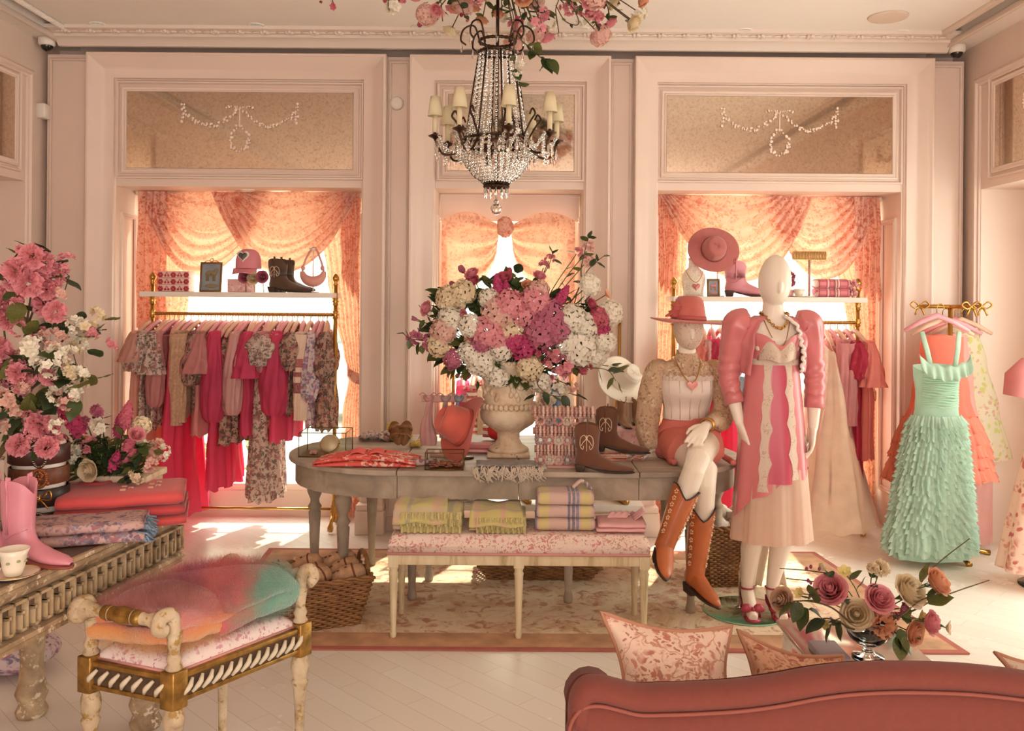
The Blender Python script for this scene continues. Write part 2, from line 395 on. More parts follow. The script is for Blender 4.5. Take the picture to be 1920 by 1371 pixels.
def mirror(x0, x1, z1, z0, f, label, festoon=True):
    t = thing('transom_mirror', label, 'mirror', f((x0 + x1) / 2, z0, 0), 'mirrors above the bays' )
    b = B(); b.prism([(x0, z0), (x1, z0), (x1, z1), (x0, z1)], lambda p, k: f(p[0], p[1], .004 + .006 * k)); b.build('mirror_pane', MIRROR, t, smooth=False)
    b = B(); b.sweep(SM, rectpath(x0 - .04, x1 + .04, z0 - .04, z1 + .04, lambda x, z, d: f(x, z, d)), True)
    b.sweep([(0, 0), (.004, .02), (.014, .02), (.02, .008), (.02, 0)], rectpath(x0 - .075, x1 + .075, z0 - .075, z1 + .075, lambda x, z, d: f(x, z, d)), True)
    b.build('frame', WALL, t, ang=35)
    if festoon:
        rr = random.Random(5); cx = (x0 + x1) / 2 - .0; g = B(); wv = .36; zt = z1 - .13
        for s in (-1, 1):
            pts = [f(cx + s * (.03 + wv * u), zt - .1 * 4 * u * (1 - u) - .0 * u, .014) for u in [k / 16 for k in range(17)]]
            garland_along(g, pts, .011, .011, rr)
            garland_along(g, [f(cx + s * (.03 + wv), zt + .05, .014), f(cx + s * (.035 + wv), zt - .1, .014)], .011, .012, rr)
            garland_along(g, [f(cx, zt + .02, .014), f(cx + s * .06, zt + .035, .014), f(cx + s * .1, zt + .02, .014)], .008, .01, rr)
        g.build('festoon', PLASTER, t)
        g = B(); garland_along(g, [f(cx + sin(a * pi / 12) * .062, zt - .19 + cos(a * pi / 12) * .085, .014) for a in range(25)], .011, .01, rr)
        g.build('wreath', PLASTER, t)
        g = B(); g.tube([f(cx, zt + .02, .014), f(cx, zt - .11, .014)], .005, 6); g.build('ribbon', PLASTER, t)
for x0, x1, z1, z0, s in MW:
    mirror(x0, x1, z1, z0, lambda x, z, d: V(x, YB - d, z), {'left': 'aged mirror panel above the left bay, with a plaster festoon and wreath', 'centre': 'narrow aged mirror behind the chandelier', 'right': 'aged mirror panel above the right bay, with festoon and wreath'}[s], s != 'centre')
mirror(4.25, 5.72, 3.02, 2.495, lambda x, z, d: V(XR - d, x, z), 'aged mirror on the right side wall near the corner')
mirror(4.25, 5.72, 3.02, 2.495, lambda x, z, d: V(XL + d, x, z), 'aged mirror on the left side wall near the corner', False)
# ---------------------------------------------------------------- windows and the street
FRAMEM = plain('window_frame_paint', '#efdccb', .5)
for i, (x0, x1) in enumerate(OPEN):
    b = B(); y0, y1 = 6.46, 6.51
    b.box(x0, x0 + .05, y0, y1, .19, ZH); b.box(x1 - .05, x1, y0, y1, .19, ZH); b.box(x0 + .05, x1 - .05, y0, y1, .19, .24); b.box(x0 + .05, x1 - .05, y0, y1, ZH - .05, ZH)
    w_ = struct(b.build('window_%d' % (i + 1), FRAMEM, smooth=False)); b = B()
    b.box(x0 + .04, x1 - .04, 6.485, 6.49, .23, ZH - .04); b.build('pane', CLEAR, w_, smooth=False)
b = B()
for z0, z1 in ((0, .2), (2.3, 2.5)): b.box(3.54, 3.59, 3.8, 5.3, z0, z1)
for y0, y1 in ((3.8, 3.95), (5.24, 5.3)): b.box(3.54, 3.59, y0, y1, .2, 2.3)
w_ = struct(b.build('window_4', FRAMEM, smooth=False)); b = B(); b.box(3.56, 3.565, 3.94, 5.25, .19, 2.31); b.build('pane', CLEAR, w_, smooth=False)
b = B(); b.box(-40, 40, 6.55, 60, -.2, -.12); struct(b.build('pavement', plain('pale_pavement', '#d9d3c8', .8), smooth=False))
FAC = plain('pale_facade', '#d8c9b4', .8, var=.05); GREYW = plain('grey_shopfront', '#c9c8bd', .5)
t = thing('shop_building', 'pale building across the street seen through the windows', 'building', (0, 19, -.12))
b = B(); b.box(-16, 16, 19, 22, -.12, 7); b.build('wall', FAC, t, smooth=False)
for k in range(10):
    x = -14.2 + k * 3.1; b = B(); b.box(x, x + 1.7, 18.93, 19, .4, 3.1); b.build('window', GREYW, t, smooth=False)
b = B(); b.box(-16.3, 16.3, 18.3, 22, 3.3, 3.6); b.build('awning', plain('grey_awning', '#c2c2b8', .7), t, smooth=False)
def car(x, y, label, col):
    t = thing('parked_car', label, 'car', (x, y, -.12), None); x0 = x - 2.1
    sec = lambda X, zb, zt, w0: [V(X, y - w0, zb), V(X, y - w0, zt), V(X, y + w0, zt), V(X, y + w0, zb)]
    b = B(); b.loft([sec(x0 + u, .2, h, wd) for u, h, wd in ((0, .6, .7), (.15, .85, .82), (1.1, .95, .86), (3.2, 1.0, .86), (4.0, .9, .84), (4.2, .6, .72))]); b.build('body', col, t, bevel=.05)
    b = B(); b.loft([sec(x0 + u, .94, h, wd) for u, h, wd in ((.9, .97, .8), (1.6, 1.5, .66), (2.8, 1.53, .66), (3.6, 1.02, .8))]); b.build('cabin', plain('car_glass', '#8e9690', .1), t)
    for u in (.8, 3.35):
        for sy in (-1, 1): b = B(); b.tube([V(x0 + u, y + sy * .86, .2), V(x0 + u, y + sy * .66, .2)], .32, 18); b.build('wheel', plain('tyre', '#222222', .8), t)
car(-2.7, 12.5, 'grey car parked outside the left window', plain('car_paint', '#b4b8b0', .3))
car(2.0, 13.5, 'dark car parked outside beyond the middle and right windows', plain('car_paint_dark', '#a9aeb0', .3))
b = B(); rr = random.Random(9)
for k in range(420):
    c = V(rr.uniform(-4.4, -2.1), rr.uniform(7.6, 8.2), rr.uniform(-.1, .55)); a = rr.uniform(0, 6.3); d = V(cos(a), sin(a) * .5, rr.uniform(-.3, .8)) * .07; e = d.orthogonal().normalized() * .03
    b.add([c, c + d * .5 + e, c + d, c + d * .5 - e], [(0, 1, 2, 3)])
struct(b.build('street_shrub', LEAF[1], smooth=False), 'stuff'); sh = [o for o in COL.objects if o.name == 'street_shrub'][0]; tag(sh, 'low green shrub outside below the left window', 'shrub')
# ---------------------------------------------------------------- ceiling fittings
def disc_light(p, r, n, label, name='recessed_downlight', cat='ceiling light', grp='recessed ceiling downlights', nrm=None):
    t = thing(name, label, cat, p, grp); b = B()
    b.lathe([(r * .72, .0), (r * .74, -.006), (r * .95, -.006), (r, 0), (r, .002)], 24, p, cap=False); b.build('trim_ring', WHITE, t)
    b = B(); b.lathe([(0.001, -.001), (r * .72, -.001)], 20, p); b.build('lens', glow('downlight_lens', '#fff1dc', .2), t)
DL = [(182, 45, 'downlight nearest the left ceiling corner'), (480, 47, 'second downlight from the left'), (786, 50, 'downlight just left of the chandelier'), (1090, 54, 'downlight just right of the chandelier stem'), (1396, 57, 'downlight to the right of the hanging roses'), (1690, 60, 'downlight beside the round ceiling speaker')]
for px, py, l in DL:
    q = at(px, py, 1.0); k = (ZC - CAMH) / (q.z - CAMH); disc_light(V(q.x * k, k, ZC), .055, 0, 'small white recessed ' + l)
q = at(1665, 31, 1.0); k = (ZC - CAMH) / (q.z - CAMH); t = thing('ceiling_speaker', 'large round flush ceiling speaker at upper right', 'speaker', V(q.x * k, k, ZC))
b = B(); b.lathe([(.001, -.012), (.1, -.011), (.118, -.009), (.122, 0)], 32, V(q.x * k, k, ZC)); b.build('grille', plain('speaker_grille', '#dcc6b2', .7), t)
for nm, x, l in ((0, 232, 'recessed spot in the soffit of the left bay'), (1, 1435, 'recessed spot in the soffit of the right bay')):
    q = at(464 if nm == 0 else x, 356 if nm == 0 else 368, 1.0); k = (ZH - CAMH) / (q.z - CAMH); disc_light(V(q.x * k, k, ZH), .05, 0, 'small ' + l)
for px, py, Y, l in ((88, 88, 5.98, 'white dome camera in the left ceiling corner'), (1794, 104, 5.98, 'white dome camera in the right ceiling corner')):
    p = at(px, py, Y); p.z = 3.36; t = thing('dome_camera', l, 'security camera', p)
    b = B(); b.lathe([(.001, 0), (.05, 0), (.056, -.01), (.054, -.045), (.045, -.055), (.001, -.055)], 24, p); b.build('housing', WHITE, t)
    b = B(); b.ell(p + V(0, 0, -.052), (.04, .04, .04), 18, 10); b.build('lens_dome', plain('smoked_dome', '#2a2420', .08), t)
p = at(744, 194, 6.08); t = thing('smoke_detector', 'white round detector on the pillar between left and middle bays', 'detector', p)
b = B(); b.lathe([(.001, .028), (.03, .026), (.044, .018), (.048, .0)], 28).xf(Matrix.Translation(p) @ Matrix.Rotation(pi / 2, 4, 'X')); b.build('cover', WHITE, t)
b = B(); b.lathe([(.048, 0), (.052, .006), (.054, 0)], 28, cap=False).xf(Matrix.Translation(p) @ Matrix.Rotation(pi / 2, 4, 'X')); b.build('mount', WHITE, t)
p = at(77, 207, 6.0); b = B(); b.box(p.x - .035, p.x + .03, 5.99, 6.08, p.z - .05, p.z + .05); tag(b.build('motion_sensor', WHITE, bevel=.008), 'small white sensor box in the left corner of the back wall', 'sensor')
# ================================================================ curtains
def swag(b, xa, xb, zt, D, y, wa=.16, wb=.16, nf=6, amp=.05, skew=0, p=2.15, out=.07):
    def P(u, v):
        x = lerp(xa + (1 - v) * wa, xb - (1 - v) * wb, u)
        uu = u ** (1 + skew) if skew >= 0 else 1 - (1 - u) ** (1 - skew)
        s = 1 - abs(2 * uu - 1) ** p
        edge = min(1, 6 * u, 6 * (1 - u)) * .7 + .3
        fold = abs(sin(pi * nf * v * (1 + .06 * sin(9 * u + 2 * v)) + .8 * nz((u * 2, v * 3, xa * 3)))) ** .7
        z = zt - D * (v ** .85) * s + .012 * nz((u * 4, v * 6, xa))
        return V(x, y - out * s * (.35 + .65 * v) - amp * edge * fold * (1 - .55 * s * .6), z)
    return b.grid(P, 44, 64)
def tail(b, x0, x1, zt, zb0, zb1, y, n=4, amp=.03):
    def P(u, v):
        z0 = zt; zb = lerp(zb0, zb1, u) + .03 * sin(u * n * 2 * pi)
        k = .6 + .4 * v
        return V(lerp(x0, x1, u) + .006 * sin(v * 9 + u * 5), y - amp * k * (.5 + .5 * sin(2 * pi * n * u)) - .02 * v, lerp(z0, zb, v))
    return b.grid(P, n * 12, 14)
def drape(b, xo, tab, y, zt, zb, n=6, amp=.03):   # tab: [(z, inner x)] rising in z
    def P(u, v):
        z = lerp(zt, zb, v); xi = interp(tab, z)[0]; w_ = abs(xi - xo); k = min(1, w_ / .2)
        return V(lerp(xo, xi, u), y - amp * (.35 + .65 * k) * (.5 + .5 * sin(2 * pi * n * u + 1.2 * nz((u * 3, z * 1.5, xo)))) - .02 * sin(pi * u), z)
    return b.grid(P, n * 10, 40)
def xpx(px, py, Y): return at(px, py, Y).x
def zpx(px, py, Y): return at(px, py, Y).z
def window_dress(k, sw, tails, drs, names):
    Y = 6.37
    t = thing('swag_valance', names[0], 'curtain', V((OPEN[k][0] + OPEN[k][1]) / 2, Y, ZH - .3), 'swagged toile valances')
    for i, (a, c, bot, wa, wb, dy, sk, D) in enumerate(sw):
        b = B(); swag(b, xpx(a, 450, Y), xpx(c, 450, Y), ZH - .005, D, Y + dy, wa, wb, 7, skew=sk); b.build('swag', TOILE, t)
        xm = (xpx(a, 450, Y) + xpx(c, 450, Y)) / 2
    for a, c, y0, y1 in tails:
        b = B(); tail(b, xpx(a, 500, Y), xpx(c, 500, Y), ZH - .005, zpx(a, y0, Y), zpx(c, y1, Y), Y - .03); b.build('tail', TOILE, t)
    b = B(); b.box(OPEN[k][0] + .01, OPEN[k][1] - .01, Y - .0, Y + .05, ZH - .03, ZH - .002); b.build('pelmet_board', FRAMEM, t, smooth=False)
    for j, (xo, tab, tie, nm) in enumerate(drs):
        t2 = thing('curtain_drape', nm, 'curtain', V(xpx(xo, 700, Y), Y + .03, 0), 'toile drapes at the bay windows')
        b = B(); tt = sorted((zpx(xo, py, Y), xpx(ix, py, Y)) for ix, py in tab)
        drape(b, xpx(xo, 700, Y), tt, Y + .05, ZH - .03, .012, 6); b.build('panel', TOILE, t2)
        if tie:
            ix, py = tie; x0, x1, z = xpx(xo, 700, Y), xpx(ix, py, Y), zpx(ix, py, Y); b = B()
            b.loft([[V(lerp(x0, x1, u), Y + .045 - .048 * sin(pi * u) - .012 + dy, z + (u - .5) * .06 + h) for dy, h in ((0, -.04), (-.014, -.02), (-.014, .02), (0, .04))] for u in [q / 8 for q in range(9)]], cap=False, closed=False)
            b.build('tieback', TOILE, t2, solid=.006)
window_dress(0, [(262, 510, 535, .2, .06, 0, .0, .60), (400, 676, 520, .24, .2, -.035, -.0, .58)], [(262, 318, 622, 600), (642, 675, 520, 565)],
    [(264, [(340, 480), (350, 560), (335, 640), (300, 705), (318, 800), (330, 975)], (302, 705), 'left toile drape behind the left clothes rack'),
     (674, [(600, 430), (612, 520), (628, 600), (642, 660), (652, 705), (640, 780), (618, 975)], (650, 705), 'right toile drape of the left bay, tied back')],
    ['pink toile swags and tails across the top of the left bay window'])
window_dress(2, [(1420, 1647, 525, .06, .22, 0, .1, .60), (1230, 1520, 530, .16, .3, -.04, .1, .62)], [(1231, 1268, 535, 560), (1596, 1645, 545, 560)],
    [(1231, [(1290, 470), (1285, 560), (1272, 650), (1258, 735), (1275, 850), (1290, 975)], (1260, 735), 'left toile drape of the right bay, behind the seated mannequin'),
     (1645, [(1560, 470), (1585, 560), (1600, 650), (1612, 735), (1604, 850), (1588, 975)], (1610, 735), 'right toile drape of the right bay beside the mint gown')],
    ['pink toile swags and tails across the top of the right bay window'])
# middle bay: a giant fabric bow and slim drapes
Y = 6.37
t = thing('bow_valance', 'giant pink toile bow stretched across the middle window', 'curtain', V(-.02, Y, 1.6))
kn = at(947, 428, Y)
for s, xo, nm in ((-1, 829, 'bow_loop'), (1, 1077, 'bow_loop')):
    X0 = xpx(xo, 480, Y)
    def P(u, v, s=s, X0=X0):   # u from knot outwards, v from top edge to bottom edge
        k = u ** .75
        top = kn.z + .015 + .035 * u + .075 * sin(pi * u ** 1.2)
        innerx = kn.x + s * (.03 + .02 * v); 
        bot = kn.z - .05 - .52 * u ** .36
        z = lerp(top, bot, v); x = lerp(innerx + s * .34 * 0, X0, u)
        ang = sin(v * pi * 7 + 1) * (1 - u) ** 1.2
        return V(x, Y - .05 - .05 * sin(pi * min(1, u * 1.1)) * sin(pi * v) - .05 * ang * min(1, u * 6), z)
    b = B(); b.grid(P, 40, 40); b.build(nm, TOILE, t)
b = B(); b.ell(kn + V(0, -.1, 0), (.062, .035, .075), 16, 12, lambda d: 1 + .08 * sin(d.x * 14)); b.build('knot', TOILE, t)
b = B(); b.box(OPEN[1][0] + .01, OPEN[1][1] - .01, Y + .01, Y + .05, zpx(950, 415, Y), ZH - .002); struct(b.build('trim_blind_box', WALL, smooth=False))
for s, xo, ix, nm in ((-1, 829, 856, 'slim toile drape at the left of the middle window'), (1, 1077, 1052, 'slim toile drape at the right of the middle window')):
    t2 = thing('curtain_drape', nm, 'curtain', V(xpx(xo, 700, Y), Y + .03, 0), 'toile drapes at the bay windows'); b = B()
    tt = sorted((zpx(xo, py, Y), xpx(q, py, Y)) for q, py in ((ix + s * 8, 480), (ix, 600), (xo - s * 16, 720), (xo - s * 26, 820), (ix - s * 6, 975)))
    drape(b, xpx(xo, 700, Y), tt, Y + .05, 2.1, .012, 3, .025); b.build('panel', TOILE, t2)
# ================================================================ racks
YR = 6.12
ROPE = plain('brass_rope', '#b48a4a', .35, 1, var=.4, vs=90)
def rack(xl, xr, zs, zr, zl, label, shelf=True, y=YR):
    t = thing('clothes_rack', label, 'clothes rack', V((xl + xr) / 2, y, 0), 'brass clothes racks in the bays')
    for x in (xl, xr):
        b = B(); b.tube([V(x, y, .05), V(x, y, zs + .06)], .014, 12)
        for z in (zl, zr, zs - .06): b.lathe([(.014, -.03), (.022, -.022), (.016, -.01), (.026, 0), (.016, .01), (.022, .022), (.014, .03)], 14, V(x, y, z), cap=False)
        b.build('post', BRASS, t)
        b = B(); b.lathe([(.014, .0), (.02, .01), (.01, .02), (.024, .04), (.026, .055), (.012, .078), (.001, .085)], 14, V(x, y, zs + .05)); b.build('finial', BRASS, t)
        b = B()
        for s in (-1, 1): b.tube(crv([V(x, y, .2), V(x, y + s * .03, .11), V(x, y + s * .09, .07), V(x, y + s * .13, .015)], 6), [.013] * 13 + [.013, .016, .02, .022, .02, .018], 8)
        for a in range(5): b.ell(V(x + .012 * cos(a * 1.26), y - .02, .1 + .03 * sin(a * 1.26)), (.012, .01, .018), 8, 6)
        b.build('foot', BRASS, t)
    b = B(); n = 120
    b.tube([V(lerp(xl, xr, i / n), y, zr) for i in range(n + 1)], [.011 + .002 * (i % 2) for i in range(n + 1)], 10); b.build('rail', ROPE, t)
    b = B(); b.tube([V(xl, y, zl), V(xr, y, zl)], .009, 10); b.build('lower_rail', BRASS, t)
    if shelf:
        b = B(); b.box(xl - .03, xr + .01, y - .15, y + .15, zs - .035, zs); b.build('shelf', WHITE, t, bevel=.004, smooth=False)
    return t
X1L, X1R = xpx(285, 700, YR), xpx(628, 700, YR)
ZS1, ZR1 = zpx(450, 548, YR), zpx(450, 589, YR)
rack(X1L, X1R, ZS1, ZR1, .14, 'brass clothes rack with white shelf in the left bay')
X2L, X2R = xpx(1262, 700, YR), xpx(1607, 700, YR)
ZS2, ZR2 = zpx(1430, 557, YR), zpx(1430, 604, YR)
rack(X2L, X2R, ZS2, ZR2, .14, 'brass clothes rack with white shelf in the right bay behind the mannequins')
X3L, X3R = xpx(850, 700, YR), xpx(1068, 700, YR); ZR3 = zpx(960, 690, YR)
# ---------------------------------------------------------------- hangers and hanging clothes, seen from the sleeve side
HANG = plain('padded_hanger', '#e3b49b', .6, var=.1)
HANGP = plain('pink_padded_hanger', '#e59aa0', .6, var=.1)
def hanger_proto(mat):
    t = thing('clothes_hanger', 'x', 'hanger'); b = B()
    b.tube([V(-.2, 0, -.1), V(-.15, 0, -.065), V(-.05, 0, -.02), V(0, 0, -.005), V(.05, 0, -.02), V(.15, 0, -.065), V(.2, 0, -.1)], [.012, .016, .017, .016, .017, .016, .012], 8); b.build('shoulder_bar', mat, t)
    b = B(); b.tube([V(0, 0, -.01), V(0, 0, .035)] + [V(.022 - .022 * cos(a), 0, .035 + .0 + .026 * sin(a)) for a in [k * pi / 8 for k in range(0, 10)]], .0028, 6); b.build('hook', BRASS, t); return t
def garment_proto(nm, sl, bl, mat, wd=.05, flare=1.2, sr=.034, slv='plain', seed=0, dep=.2, body=True, flat=1.0):
    rr = random.Random(seed); t = thing(nm, 'x', 'clothing')
    if body:
        b = B(); N = 72; M_ = 26
        def P(u, v):
            a = 2 * pi * u; z = -.05 - (bl - .05) * v
            d = dep * (1 + .25 * (1 - exp(-4 * v)) + (flare - 1) * .3 * v); hw = wd * .5 * (.5 + .5 * min(1, v * 5)) * (1 + (flare - 1) * v ** 1.3)
            f = 1 + (.55 * abs(sin(6.5 * a + 2 * nz((seed, v * 2, 0)))) - .25) * min(1, v * 3) + .18 * sin(19 * a + seed) * v
            sh = -.09 * abs(sin(a)) * max(0, 1 - v * 12)
            return V(cos(a) * hw * f + .012 * nz((seed * 3.1, v * 4, sin(a))), sin(a) * d * (1 + .05 * sin(5 * a + seed)), z + sh + .012 * sin(9 * a + seed) * v)
        b.grid(P, N, M_, cu=True); b.build('body', mat, t)
    if sl:
        for s in (-1, 1):
            b = B(); N = 34
            def P(u, v, s=s):
                a = 2 * pi * u
                if slv == 'puff': r = sr * (.75 + .9 * sin(pi * min(1, v * 1.0)) ** .8 + (.3 if v > .93 else 0))
                elif slv == 'balloon': r = sr * (.8 + .2 * v + .55 * sin(pi * v) * v * 1.4) * (1 if v < .95 else .7)
                elif slv == 'flutter': r = sr * (.7 + 1.1 * v)
                else: r = sr * (1 + .1 * sin(pi * v))
                f = 1 + ((.5 if slv != 'plain' else .25) * abs(sin((4.5 if slv != 'plain' else 3.5) * a + 3 * v + seed)) - .2) * min(1, v * 4) + (.12 * sin(13 * a + 5 * v) if slv != 'plain' else .05 * sin(26 * v)) + .1 * nz((v * 6, a, seed))
                z = -.07 - sl * v
                y = s * (dep + .02 + .05 * v ** .5 - .02 * v)
                return V(cos(a) * r * f * flat, y + sin(a) * r * f * .8, z + r * .3 * sin(a) * (1 - v))
            b.grid(P, N, 18, cu=True); b.build('sleeve', mat, t)
    return t
FL1 = floral('rose_floral_cotton', '#e6d0c2', ['#a87a70', '#8d6f6a', '#c88f8a', '#8a8577'], 24, .4, tr=.3, big=16)
FL2 = floral('dark_floral_cotton', '#c9a592', ['#8b4d4a', '#7a6a5a', '#b06a6a', '#59574f'], 26, .42, tr=.3, big=14)
FL3 = floral('lilac_floral_cotton', '#e8d3d0', ['#b58aa8', '#c77f92', '#8f8a9a'], 24, .4, tr=.3, big=15)
HOT = plain('hot_pink_cloth', '#dc4f74', .75, var=.14, vs=6, tr=.42, trc='#ff5f85')
CORAL = plain('coral_cloth', '#ec8f83', .75, var=.12, vs=6, tr=.35, trc='#ff8d7c')
ROSE = plain('rose_pink_cloth', '#e49a98', .75, var=.12, vs=6, tr=.4)
PALE = plain('pale_pink_satin', '#f0b9b4', .4, var=.1, vs=6, tr=.35)
SHEER = plain('sheer_peach_tulle', '#f2bfae', .8, var=.1, tr=.55)
KNIT = plain('beige_knit', '#cfa588', .9, var=.2, vs=60, bmp=.8, bs_=70, tr=.15)
CREAM = plain('cream_knit', '#e8cfb8', .9, var=.12, vs=30, tr=.2)
MAG = plain('magenta_cloth', '#c8354f', .75, var=.15, vs=6, tr=.4)
IVC = plain('ivory_tulle', '#f0dcc6', .8, var=.08, vs=12, tr=.45)
STRIPE = plaid('cream_with_wine_bands', '#e6c7b0', [(2, 2.2, .3, .0, .0, '#8a2f3c', 1), (2, 1.0, .02, .55, .62, '#8e3a44', 1), (2, 1.0, .02, .66, .69, '#8e3a44', 1), (2, 1.0, .02, .72, .78, '#a8505a', 1)])
REDSTR = plaid('red_white_stripe', '#f0dfd0', [(2, 26, 0, .5, .98, '#c9353f', 1)])
HP = [hanger_proto(HANG), hanger_proto(HANGP)]
link_kids(); NH = [0]
def hang(proto, x, zr, rz, label, group, y=YR, hl=None, first=False):
    h = HP[NH[0] % 2]; NH[0] += 1
    a = dup(h, V(x, y, zr - .05), pi / 2 + rz, hl or ' '.join(('padded hanger holding the ' + label).split()[:16]), group=group + ' hangers')
    g = proto if first else tree(proto)
    g.location = V(x, y, zr - .05); g.rotation_euler = (0, 0, rz); g['label'] = label; g['group'] = group
    return g
# (name, px, sleeve, body length, material, width, flare, sleeve radius, sleeve style, label)
def pxl(a, c, Y=YR): return (c - a) * Y / F
G1 = [('dress', 282, 610, .2, 1.25, SHEER, .07, 2.2, .045, 'flutter', 'sheer peach gown with puff sleeves at the left end of the rack'),
 ('dress', 297, 612, .26, .68, FL1, .06, 1.3, .046, 'flutter', 'floral dress second from the left end of the rack'),
 ('dress', 310, 612, .28, .72, FL1, .06, 1.2, .046, 'flutter', 'floral dress third from the left end of the rack'),
 ('blouse', 327, 615, .5, .52, ROSE, .06, 1.2, .04, 'balloon', 'rose pink blouse beside the coral cut-out gown'),
 ('gown', 345, 612, .0, 1.32, HOT, .08, 2.9, .03, 'plain', 'long hot pink gown under the beige cardigan'),
 ('cardigan', 358, 614, .62, .62, KNIT, .06, 1.1, .045, 'plain', 'beige pointelle knit cardigan, nearer the left end'),
 ('cardigan', 372, 614, .6, .64, KNIT, .05, 1.1, .042, 'plain', 'beige pointelle knit cardigan beside the brown floral blouse'),
 ('blouse', 386, 615, .36, .6, FL2, .05, 1.1, .045, 'balloon', 'brown floral blouse with balloon sleeves beside the beige cardigan'),
 ('dress', 403, 616, .27, .76, ROSE, .08, 1.7, .055, 'flutter', 'pale rose dress with flutter sleeves left of the rack middle'),
 ('gown', 424, 616, .6, 1.12, HOT, .08, 1.8, .05, 'balloon', 'long hot pink gown with balloon sleeves, second long pink one'),
 ('dress', 447, 618, .0, .82, FL2, .14, 1.1, .05, 'plain', 'brown floral midi dress at the middle of the rack'),
 ('blouse', 466, 616, .55, .56, PALE, .06, 1.1, .042, 'balloon', 'pale pink satin blouse at the middle of the rack'),
 ('dress', 483, 614, .3, .76, HOT, .07, 1.5, .05, 'flutter', 'hot pink ruffled dress right of the pale satin blouse'),
 ('maxi_dress', 503, 618, .22, 1.2, FL1, .12, 1.6, .055, 'puff', 'long floral maxi dress with a cream ruffle collar'),
 ('top', 519, 616, .3, .5, ROSE, .05, 1.1, .04, 'plain', 'rose pink top between the maxi dress and hot pink dress'),
 ('dress', 538, 618, .55, .8, HOT, .09, 1.4, .058, 'balloon', 'hot pink dress with gathered hem right of the maxi dress'),
 ('blouse', 557, 616, .25, .62, FL2, .05, 1.1, .038, 'puff', 'brown floral blouse beside the banded cream cardigans'),
 ('cardigan', 569, 616, .58, .6, STRIPE, .05, 1.0, .034, 'plain', 'cream cardigan with wine bands, left of its twin'),
 ('cardigan', 582, 616, .58, .6, STRIPE, .05, 1.0, .034, 'plain', 'cream cardigan with wine bands, right of its twin'),
 ('blouse', 597, 617, .46, .7, FL3, .06, 1.2, .04, 'balloon', 'lilac floral blouse near the right end of the rack'),
 ('dress', 613, 618, .3, .72, FL2, .08, 1.6, .042, 'balloon', 'tan floral dress at the right end of the rack')]
for i, (nm, px, py, sl, bl, m, wd, fl, sr, st, lab) in enumerate(G1):
    hang(garment_proto(nm, sl, bl, m, wd, fl, sr, st, i), xpx(px, 620, YR), ZR1, R.uniform(-.14, .14), lab, 'clothes on the left rack', first=True)
for i, px in enumerate((318, 336, 395, 414, 436, 457, 475, 493, 511, 529, 548, 605)):   # hangers whose clothes are lost among the others
    dup(HP[i % 2], V(xpx(px, 620, YR), YR, ZR1 - .05), pi / 2 + R.uniform(-.14, .14), 'padded hanger squeezed between clothes on the left rack', group='spare hangers on the left rack')
G2 = [('blouse', 1302, .2, .5, CORAL, .05, 1.1, .045, 'puff', 'coral blouse at the left end of the right rack'),
 ('blouse', 1318, .3, .5, PALE, .05, 1.1, .04, 'puff', 'pale pink blouse third from the left on the right rack'),
 ('dress', 1334, .3, .7, HOT, .06, 1.4, .045, 'puff', 'hot pink dress hanging behind the seated mannequin'),
 ('blouse', 1350, .3, .5, ROSE, .05, 1.1, .04, 'puff', 'rose blouse hanging just left of the standing mannequin'),
 ('gown', 1362, .0, 1.3, HOT, .09, 2.2, .04, 'plain', 'hot pink ruffled gown hanging behind the standing mannequin'),
 ('gown', 1545, .0, 1.3, IVC, .10, 5.0, .04, 'plain', 'long ivory tulle gown spreading beside the standing mannequin'),
 ('dress', 1556, .56, .7, ROSE, .06, 1.2, .045, 'plain', 'rose pink long-sleeved dress beside the ivory gown'),
 ('dress', 1570, .56, .72, ROSE, .06, 1.2, .045, 'plain', 'rose pink long-sleeved dress next to the magenta gown'),
 ('gown', 1586, .25, 1.15, MAG, .10, 1.4, .04, 'puff', 'long magenta gown near the right end of the right rack'),
 ('dress', 1601, .3, .86, CORAL, .10, 1.2, .046, 'flutter', 'coral dress with lace cuffs at the right end of the right rack')]
for i, (nm, px, sl, bl, m, wd, fl, sr, st, lab) in enumerate(G2):
    hang(garment_proto(nm, sl, bl, m, wd, fl, sr, st, 40 + i), xpx(px, 640, YR), ZR2, R.uniform(-.14, .14), lab, 'clothes on the right rack', first=True)
# small rail in the middle bay
t = thing('clothes_rack', 'low brass clothes rack in the middle bay behind the urn', 'clothes rack', V((X3L + X3R) / 2, YR, 0), 'brass clothes racks in the bays')
for x in (X3L, X3R):
    b = B(); b.tube([V(x, YR, .0), V(x, YR, ZR3 + .03)], .012, 10); b.build('post', BRASS, t)
b = B(); b.tube([V(X3L, YR, ZR3), V(X3R, YR, ZR3)], .01, 10); b.build('rail', ROPE, t)
G3 = [('dress', 868, .4, .75, HOT, .06, 1.3, .045, 'plain', 'hot pink dress at the left end of the middle rack'), ('dress', 890, .5, .7, REDSTR, .06, 1.2, .05, 'plain', 'red and white striped knit behind the urn'),
 ('dress', 908, .4, .6, CREAM, .06, 1.2, .045, 'plain', 'cream knit just left of the urn'), ('shirt', 1020, .4, .62, FL1, .06, 1.2, .045, 'plain', 'floral shirt just right of the urn'),
 ('shirt', 1036, .45, .6, plain('denim', '#5d7a94', .8, var=.2, vs=30), .06, 1.1, .045, 'plain', 'blue denim shirt on the middle rack'), ('cardigan', 1050, .45, .6, KNIT, .06, 1.1, .045, 'plain', 'beige knit on the middle rack right of the denim'),
 ('cardigan', 1063, .45, .6, CREAM, .06, 1.1, .045, 'plain', 'cream knit at the right end of the middle rack')]
